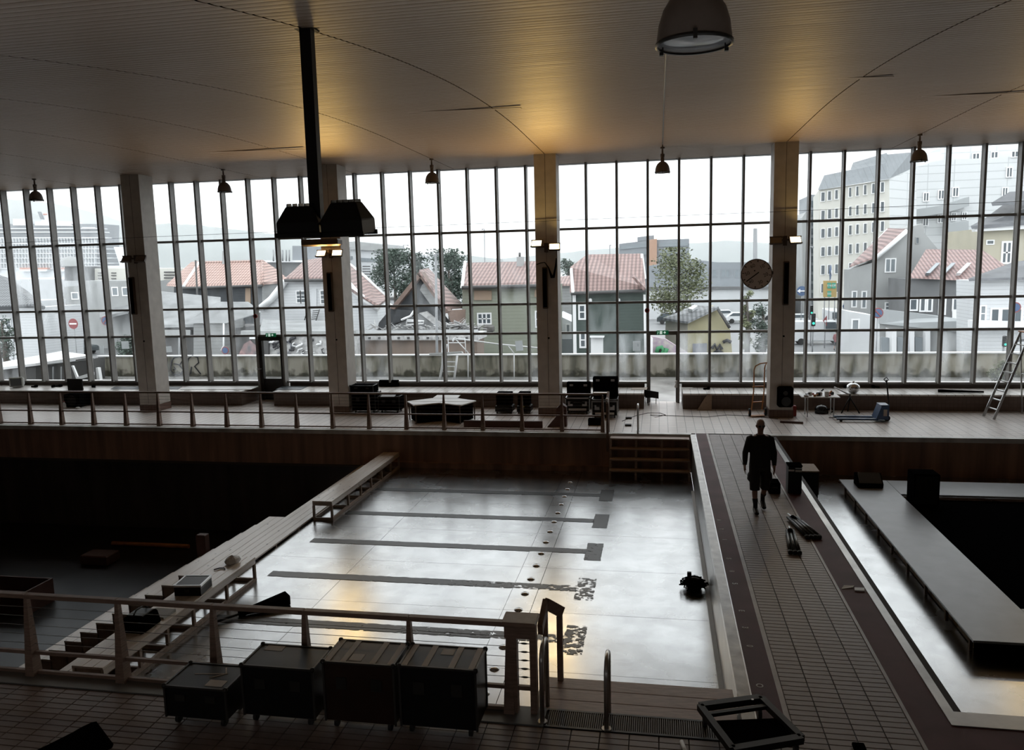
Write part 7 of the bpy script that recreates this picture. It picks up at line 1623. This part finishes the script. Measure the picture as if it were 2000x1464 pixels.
def signal(label, px, py, y, s=1.0):
    p = V(px, py, y); o = thing('traffic_light', label, 'traffic light', (p.x, y, GZ), 'traffic lights')
    MB().tube([(p.x, y+0.1, GZ), (p.x, y+0.1, p.z+0.9*s)], 0.06, 6).build('pole', 'street_metal', o)
    MB().bev(p.x-0.16*s, p.x+0.16*s, y-0.1, y+0.1, p.z-0.25*s, p.z+0.85*s, 0.03).build('signal_head', 'black_satin', o)
    for k in range(3): MB().disc((p.x, y-0.12, p.z+0.33*k*s), 0.115*s, 'Y', 14, 0.03).build('signal_lens', 'signal_green' if k == 0 else 'black_gloss', o)
signal('upper green traffic light in front of the hotel', 1585, 610.5, 80, 0.8); signal('lower green traffic light in front of the hotel', 1588.5, 631, 70, 0.95); signal('small green traffic light by the garage wing', 1714.5, 676.5, 78, 0.7)
signal('dark traffic light at the right edge beside the stepladder', 1962, 672, 44, 0.5)
p = V(1612, 627, 78); o = thing('warning_sign', 'red warning triangle seen edge on by the traffic lights', 'road sign', (p.x, 78, GZ))
MB().prism([V(1607, 626, 78), V(1615, 616, 78), V(1615, 637, 78)], (0, 0.05, 0)).build('plate', 'sign_red', o); MB().tube([(p.x, 78.1, GZ), p], 0.05, 6).build('pole', 'street_metal', o); MB().disc(V(1612, 627, 77.9), 0.11, 'Y', 10, 0.03).build('reflector', 'white_cap', o)
p = V(1650, 597, 80); o = thing('parking_sign', 'square white parking zone sign with blue disc', 'road sign', (p.x, 80, GZ))
MB().prism([V(1646, 604, 80), V(1654, 604, 80), V(1654, 591, 80), V(1646, 591, 80)], (0, 0.05, 0)).build('plate', 'white_cap', o); MB().disc(V(1650, 598, 79.95), 0.2, 'Y', 16, 0.04).build('disc', 'sign_blue', o); MB().tube([(p.x, 80.1, GZ), p], 0.05, 6).build('pole', 'street_metal', o)
car('delivery_van', 'white van waiting in the street below the hotel', 1596, 690, 82, 5.2, 'car_white', True, h=2.3)
car('parked_car', 'white car by the garage wing corner', 1660, 640, 100, 4.4, 'car_white')
car('parked_car', 'dark car parked behind the no-entry sign', 150, 690, 76, 4.3, 'car_dark')
car('parked_car', 'white car parked left of the hotel', 1562, 605, 106, 4.3, 'car_white')
for i, (px, y_) in enumerate(((1345, 117), (1415, 117), (1480, 117), (1312, 111), (1380, 111), (1448, 111))): 
    c_ = car('parked_car', 'parked car in the row behind the yellow shed, %s from its roof light' % ('first', 'second', 'third', 'fourth', 'fifth', 'sixth')[i], px, 600, y_, 4.0, 'car_white' if i % 3 else 'car_dark'); c_.location.z = GZ
bp = V(1642, 618, 88); bu = thing('yellow_bus', 'white and yellow bus front passing the hotel', 'bus', (bp.x, 88, GZ))
MB().prism([V(1624, 690, 88), V(1652, 690, 88), V(1652, 606, 88), V(1624, 606, 88)], (0, 5, 0)).build('bus_body', 'car_white', bu, bevel=0.1)
MB().prism([V(1641, 628, 87.9), V(1650, 628, 87.9), V(1650, 609, 87.9), V(1641, 609, 87.9)], (0, 0.1, 0)).build('advert_panel', 'bus_yellow', bu)
MB().prism([V(1626, 622, 87.9), V(1638, 622, 87.9), V(1638, 610, 87.9), V(1626, 610, 87.9)], (0, 0.1, 0)).build('windscreen', 'glass_far', bu)

# ---- mist over the town and fjord
hz = bpy.data.materials.new('mist'); hz.use_nodes = True; nt = hz.node_tree; nt.nodes.clear()
vo = nt.nodes.new('ShaderNodeVolumeScatter'); vo.inputs['Color'].default_value = (0.97, 0.985, 1, 1); vo.inputs['Density'].default_value = 0.00045; vo.inputs['Anisotropy'].default_value = 0.0
ou = nt.nodes.new('ShaderNodeOutputMaterial'); nt.links.new(vo.outputs[0], ou.inputs['Volume']); MATS['mist'] = hz
tag(MB().box(-1500, 1300, 96, 2900, GZ-40, 420).build('mist', 'mist'), 'grey rain mist over the harbour and hills', 'mist', kind='stuff')
# ================================================================ PEOPLE
mat('skin', (0.33, 0.20, 0.155), 0.55)
mat('sweater_black', (0.012, 0.011, 0.012), 0.85, bump=0.2, bscale=120)
mat('shorts_black', (0.014, 0.013, 0.013), 0.85, bump=0.15, bscale=40)
mat('jacket_red', (0.22, 0.07, 0.075), 0.8)
mat('jacket_grey', (0.30, 0.30, 0.33), 0.8)
mat('trousers_dark', (0.03, 0.03, 0.035), 0.85)
mat('hair_dark', (0.03, 0.022, 0.018), 0.8)
def loft(b, pts, n=14):
    """closed tapering limb through (x, y, z, rx, ry); rx along X, ry across"""
    P = [Vector(p[:3]) for p in pts]; rings = []
    for i, p in enumerate(pts):
        d = (P[min(i+1, len(P)-1)] - P[max(i-1, 0)]).normalized()
        a = Vector((1,0,0)); a = a - d*a.dot(d)
        a = a.normalized() if a.length > 1e-3 else Vector((0,1,0)); c = d.cross(a)
        rings += [P[i] + a*(p[3]*math.cos(2*math.pi*k/n)) + c*(p[4]*math.sin(2*math.pi*k/n)) for k in range(n)]
    m_ = len(pts); fs = [(i*n+k, i*n+(k+1)%n, (i+1)*n+(k+1)%n, (i+1)*n+k) for i in range(m_-1) for k in range(n)]
    fs += [tuple(reversed(range(n))), tuple((m_-1)*n+k for k in range(n))]
    b.add(rings, fs, True)
def skinmesh(b, name, mt, parent, voxel):
    o = b.build(name, mt, parent, smooth=True)
    md = o.modifiers.new('remesh', 'REMESH'); md.mode = 'VOXEL'; md.voxel_size = voxel; md.use_smooth_shade = True
    sm = o.modifiers.new('smooth', 'SMOOTH'); sm.factor = 0.5; sm.iterations = 3
    return o
def person(label, loc, scale, rotz, top_mt, leg_mt, shorts=True, glasses=True, voxel=0.008, hair=None, coat=0.0):
    r = thing('person', label, 'person', (0, 0, 0))
    hipL, hipR = Vector((-0.105, 0.0, 0.95)), Vector((0.105, 0.0, 0.95))
    knL, knR = Vector((-0.115, -0.14, 0.52)), Vector((0.115, 0.03, 0.51))
    anL, anR = Vector((-0.10, -0.16, 0.10)), Vector((0.105, 0.20, 0.15))
    b = MB()
    # torso, neck, head
    loft(b, [(0, 0.0, 0.86, 0.12, 0.10), (0, 0.0, 0.95, 0.175, 0.115), (0, -0.005, 1.05, 0.165, 0.11), (0, -0.01, 1.15, 0.16, 0.115), (0, -0.005, 1.30, 0.185, 0.12), (0, 0.0, 1.42, 0.20, 0.11), (0, 0.005, 1.50, 0.17, 0.085), (0, 0.0, 1.545, 0.09, 0.07)])
    loft(b, [(0, 0.012, 1.50, 0.062, 0.065), (0, 0.0, 1.58, 0.055, 0.058), (0, -0.012, 1.65, 0.058, 0.06)])
    loft(b, [(0, -0.045, 1.615, 0.03, 0.035), (0, -0.035, 1.64, 0.052, 0.065), (0, -0.022, 1.68, 0.068, 0.088), (0, -0.012, 1.73, 0.076, 0.098), (0, -0.008, 1.78, 0.077, 0.10), (0, -0.002, 1.82, 0.066, 0.088), (0, 0.0, 1.845, 0.045, 0.06), (0, 0.0, 1.857, 0.015, 0.02)], 18)
    loft(b, [(0, -0.098, 1.735, 0.008, 0.008), (0, -0.112, 1.715, 0.012, 0.012), (0, -0.122, 1.695, 0.016, 0.014), (0, -0.10, 1.683, 0.014, 0.008)], 8)
    for s in (-1, 1): loft(b, [(s*0.074, 0.0, 1.69, 0.008, 0.012), (s*0.084, 0.004, 1.715, 0.010, 0.022), (s*0.083, 0.004, 1.745, 0.008, 0.016)], 8)
    for s in (-1, 1): loft(b, [(s*0.055, -0.094, 1.745, 0.006, 0.006), (s*0.03, -0.108, 1.751, 0.012, 0.010), (s*0.008, -0.106, 1.747, 0.008, 0.008)], 8)
    # legs
    for h, k, a, s in ((hipL, knL, anL, -1), (hipR, knR, anR, 1)):
        m1 = h.lerp(k, 0.45); m2 = k.lerp(a, 0.35)
        loft(b, [(h.x, h.y, h.z+0.02, 0.088, 0.10), (m1.x, m1.y-0.01, m1.z, 0.08, 0.088), (k.x, k.y, k.z, 0.056, 0.06), (m2.x, m2.y+0.02, m2.z, 0.055, 0.062), (a.x, a.y+0.01, a.z+0.08, 0.038, 0.042), (a.x, a.y, a.z, 0.036, 0.045)])
        t = Vector((0, -0.17, -0.055)) if s < 0 else Vector((0, -0.16, -0.10))
        loft(b, [(a.x, a.y+0.05, a.z-0.03, 0.036, 0.035), (a.x, a.y, a.z-0.03, 0.04, 0.04), (a.x+t.x*0.6, a.y+t.y*0.6, a.z+t.z*0.75, 0.045, 0.028), (a.x+t.x, a.y+t.y, a.z+t.z, 0.035, 0.02)])
    # arms and hands
    arms = []
    for s in (-1, 1):
        sh = Vector((s*0.195, 0.01, 1.455)); el = Vector((s*0.275, 0.05 if s < 0 else 0.02, 1.17)); wr = Vector((s*(0.30 if s < 0 else 0.255), -0.06 if s < 0 else -0.12, 0.93)); arms.append((sh, el, wr))
        loft(b, [(sh.x*0.8, sh.y, sh.z+0.01, 0.06, 0.065), (sh.x, sh.y, sh.z, 0.062, 0.066), *[(*sh.lerp(el, 0.5), 0.05, 0.052)], (*el, 0.042, 0.044), *[(*el.lerp(wr, 0.4), 0.042, 0.042)], (*wr, 0.027, 0.032)])
        d = (wr-el).normalized(); kn = wr + d*0.09
        loft(b, [(*wr, 0.025, 0.03), (*(wr+d*0.04), 0.022, 0.042), (*kn, 0.018, 0.042)])
        for f, (oy, L, cu) in enumerate(((-0.034, 0.072, 0.2), (-0.012, 0.082, 0.3), (0.011, 0.076, 0.4), (0.032, 0.06, 0.5))):
            q0 = kn + Vector((0, oy, 0)); q1 = q0 + d*L*0.45 + Vector((-s*0.006, 0, 0)); q2 = q1 + (d + Vector((-s*cu, 0, 0))).normalized()*L*0.32; q3 = q2 + (d + Vector((-s*cu*2.2, 0, 0))).normalized()*L*0.25
            loft(b, [(*(q0-d*0.02), 0.0095, 0.0095), (*q1, 0.0095, 0.0095), (*q2, 0.0085, 0.0085), (*q3, 0.007, 0.007)], 8)
        t0 = wr + d*0.025 + Vector((0, -0.03, 0)); t1 = t0 + (d*0.6 + Vector((-s*0.25, -0.75, 0))).normalized()*0.035; t2 = t1 + (d + Vector((-s*0.3, -0.2, 0))).normalized()*0.04
        loft(b, [(*(t0+Vector((0, 0.015, 0))), 0.013, 0.013), (*t1, 0.0115, 0.0115), (*t2, 0.008, 0.008)], 8)
    skinmesh(b, 'body', 'skin', r, voxel)
    # mouth, eyes, glasses, hair
    b = MB(); b.box(-0.022, 0.022, -0.104, -0.098, 1.658, 1.663); b.build('mouth', 'red_plastic', r)
    for s in (-1, 1): MB().lathe([(0.001, 0.011), (0.009, 0.006), (0.011, 0), (0.009, -0.006), (0.001, -0.011)], (s*0.031, -0.092, 1.728), 10).build('eye', 'bright_white', r)
    if glasses:
        b = MB()
        for s in (-1, 1): b.disc((s*0.033, -0.112, 1.728), 0.025, 'Y', 14, 0.004); b.bar((s*0.058, -0.108, 1.735), (s*0.085, 0.0, 1.735), 0.005)
        b.bar((-0.012, -0.113, 1.733), (0.012, -0.113, 1.733), 0.005); b.build('glasses', 'black_gloss', r)
    if hair:
        b = MB(); loft(b, [(0, 0.03, 1.70, 0.07, 0.07), (0, 0.015, 1.75, 0.085, 0.10), (0, 0.006, 1.80, 0.083, 0.104), (0, 0.004, 1.85, 0.062, 0.082), (0, 0.004, 1.874, 0.02, 0.03)], 16); skinmesh(b, 'hair', hair, r, voxel*1.3)
    # top
    b = MB(); hem = 0.90 - coat
    loft(b, [(0, 0.0, hem, 0.205+coat*0.15, 0.148), (0, 0.0, hem+0.03, 0.21+coat*0.15, 0.155), (0, -0.005, 1.02, 0.205, 0.148), (0, -0.01, 1.15, 0.20, 0.15), (0, -0.005, 1.30, 0.215, 0.15), (0, 0.0, 1.42, 0.22, 0.135), (0, 0.005, 1.495, 0.185, 0.105), (0, 0.003, 1.535, 0.10, 0.085), (0, 0.0, 1.555, 0.075, 0.075)])
    for (sh, el, wr) in arms:
        w2 = wr + (el-wr)*0.06
        loft(b, [(sh.x*0.72, sh.y, sh.z+0.015, 0.078, 0.085), (sh.x, sh.y, sh.z, 0.08, 0.084), (*sh.lerp(el, 0.5), 0.068, 0.07), (*el, 0.06, 0.062), (*el.lerp(wr, 0.5), 0.052, 0.054), (*w2, 0.040, 0.044)])
    skinmesh(b, 'sweater' if coat == 0 else 'jacket', top_mt, r, voxel*1.4)
    # legs clothing
    b = MB()
    loft(b, [(0, 0.0, 0.82, 0.17, 0.13), (0, 0.0, 0.93, 0.20, 0.135), (0, 0, 1.01, 0.195, 0.13)])
    for h, k, a, s in ((hipL, knL, anL, -1), (hipR, knR, anR, 1)):
        e = k.lerp(a, 0.14) if shorts else a; m1 = h.lerp(k, 0.45)
        loft(b, [(h.x, h.y, h.z, 0.105, 0.125), (m1.x, m1.y, m1.z, 0.108, 0.118), (k.x, k.y, k.z+0.06, 0.102, 0.11), (k.x, k.y, k.z, 0.098 if shorts else 0.075, 0.105 if shorts else 0.08), (e.x, e.y, e.z, 0.10 if shorts else 0.06, 0.105 if shorts else 0.066)])
        if shorts: loft(b, [(s*0.20, m1.y*0.8, 0.62, 0.02, 0.05), (s*0.215, m1.y*0.8, 0.66, 0.035, 0.075), (s*0.21, m1.y*0.8, 0.76, 0.03, 0.07), (s*0.20, m1.y*0.8, 0.79, 0.02, 0.05)], 10)
    skinmesh(b, 'shorts' if shorts else 'trousers', leg_mt, r, voxel*1.4)
    for a, k, s in ((anL, knL, -1), (anR, knR, 1)):
        b = MB(); t = Vector((0, -0.18, -0.055)) if s < 0 else Vector((0, -0.17, -0.10))
        loft(b, [(a.x, a.y+0.065, a.z-0.045, 0.042, 0.045), (a.x, a.y+0.02, a.z-0.03, 0.05, 0.058), (a.x, a.y+t.y*0.5, a.z+t.z*0.75-0.005, 0.054, 0.042), (a.x, a.y+t.y, a.z+t.z-0.005, 0.046, 0.032), (a.x, a.y+t.y-0.03, a.z+t.z-0.01, 0.03, 0.02)])
        skinmesh(b, 'shoe', 'black_satin', r, voxel*1.2)
        if shorts:
            b = MB(); e = k.lerp(a, 0.55); loft(b, [(a.x, a.y+0.005, a.z-0.02, 0.045, 0.052), (a.x, a.y+0.01, a.z+0.08, 0.045, 0.05), (e.x, e.y+0.014, e.z, 0.058, 0.064)]); skinmesh(b, 'sock', 'sweater_black', r, voxel*1.2)
    r.scale = (scale,)*3; r.rotation_euler = (0, 0, rotz); r.location = loc
    return r
person('person in black sweater and long shorts walking along the tiled walkway', (1.99, 16.28, -0.002), 1.012, 0.06, 'sweater_black', 'shorts_black', coat=0.0)
p = V(1638, 690, 76); person('person in a reddish jacket crossing the street below the hotel', (V(1633, 680, 76).x, 76, GZ), 0.96, 2.6, 'jacket_red', 'trousers_dark', False, False, 0.02, 'hair_dark', 0.12)
person('person in a pale grey jacket beside the white garage wall', (V(1645, 680, 74).x, 74, GZ), 0.98, 2.9, 'jacket_grey', 'trousers_dark', False, False, 0.02, 'hair_dark', 0.1)
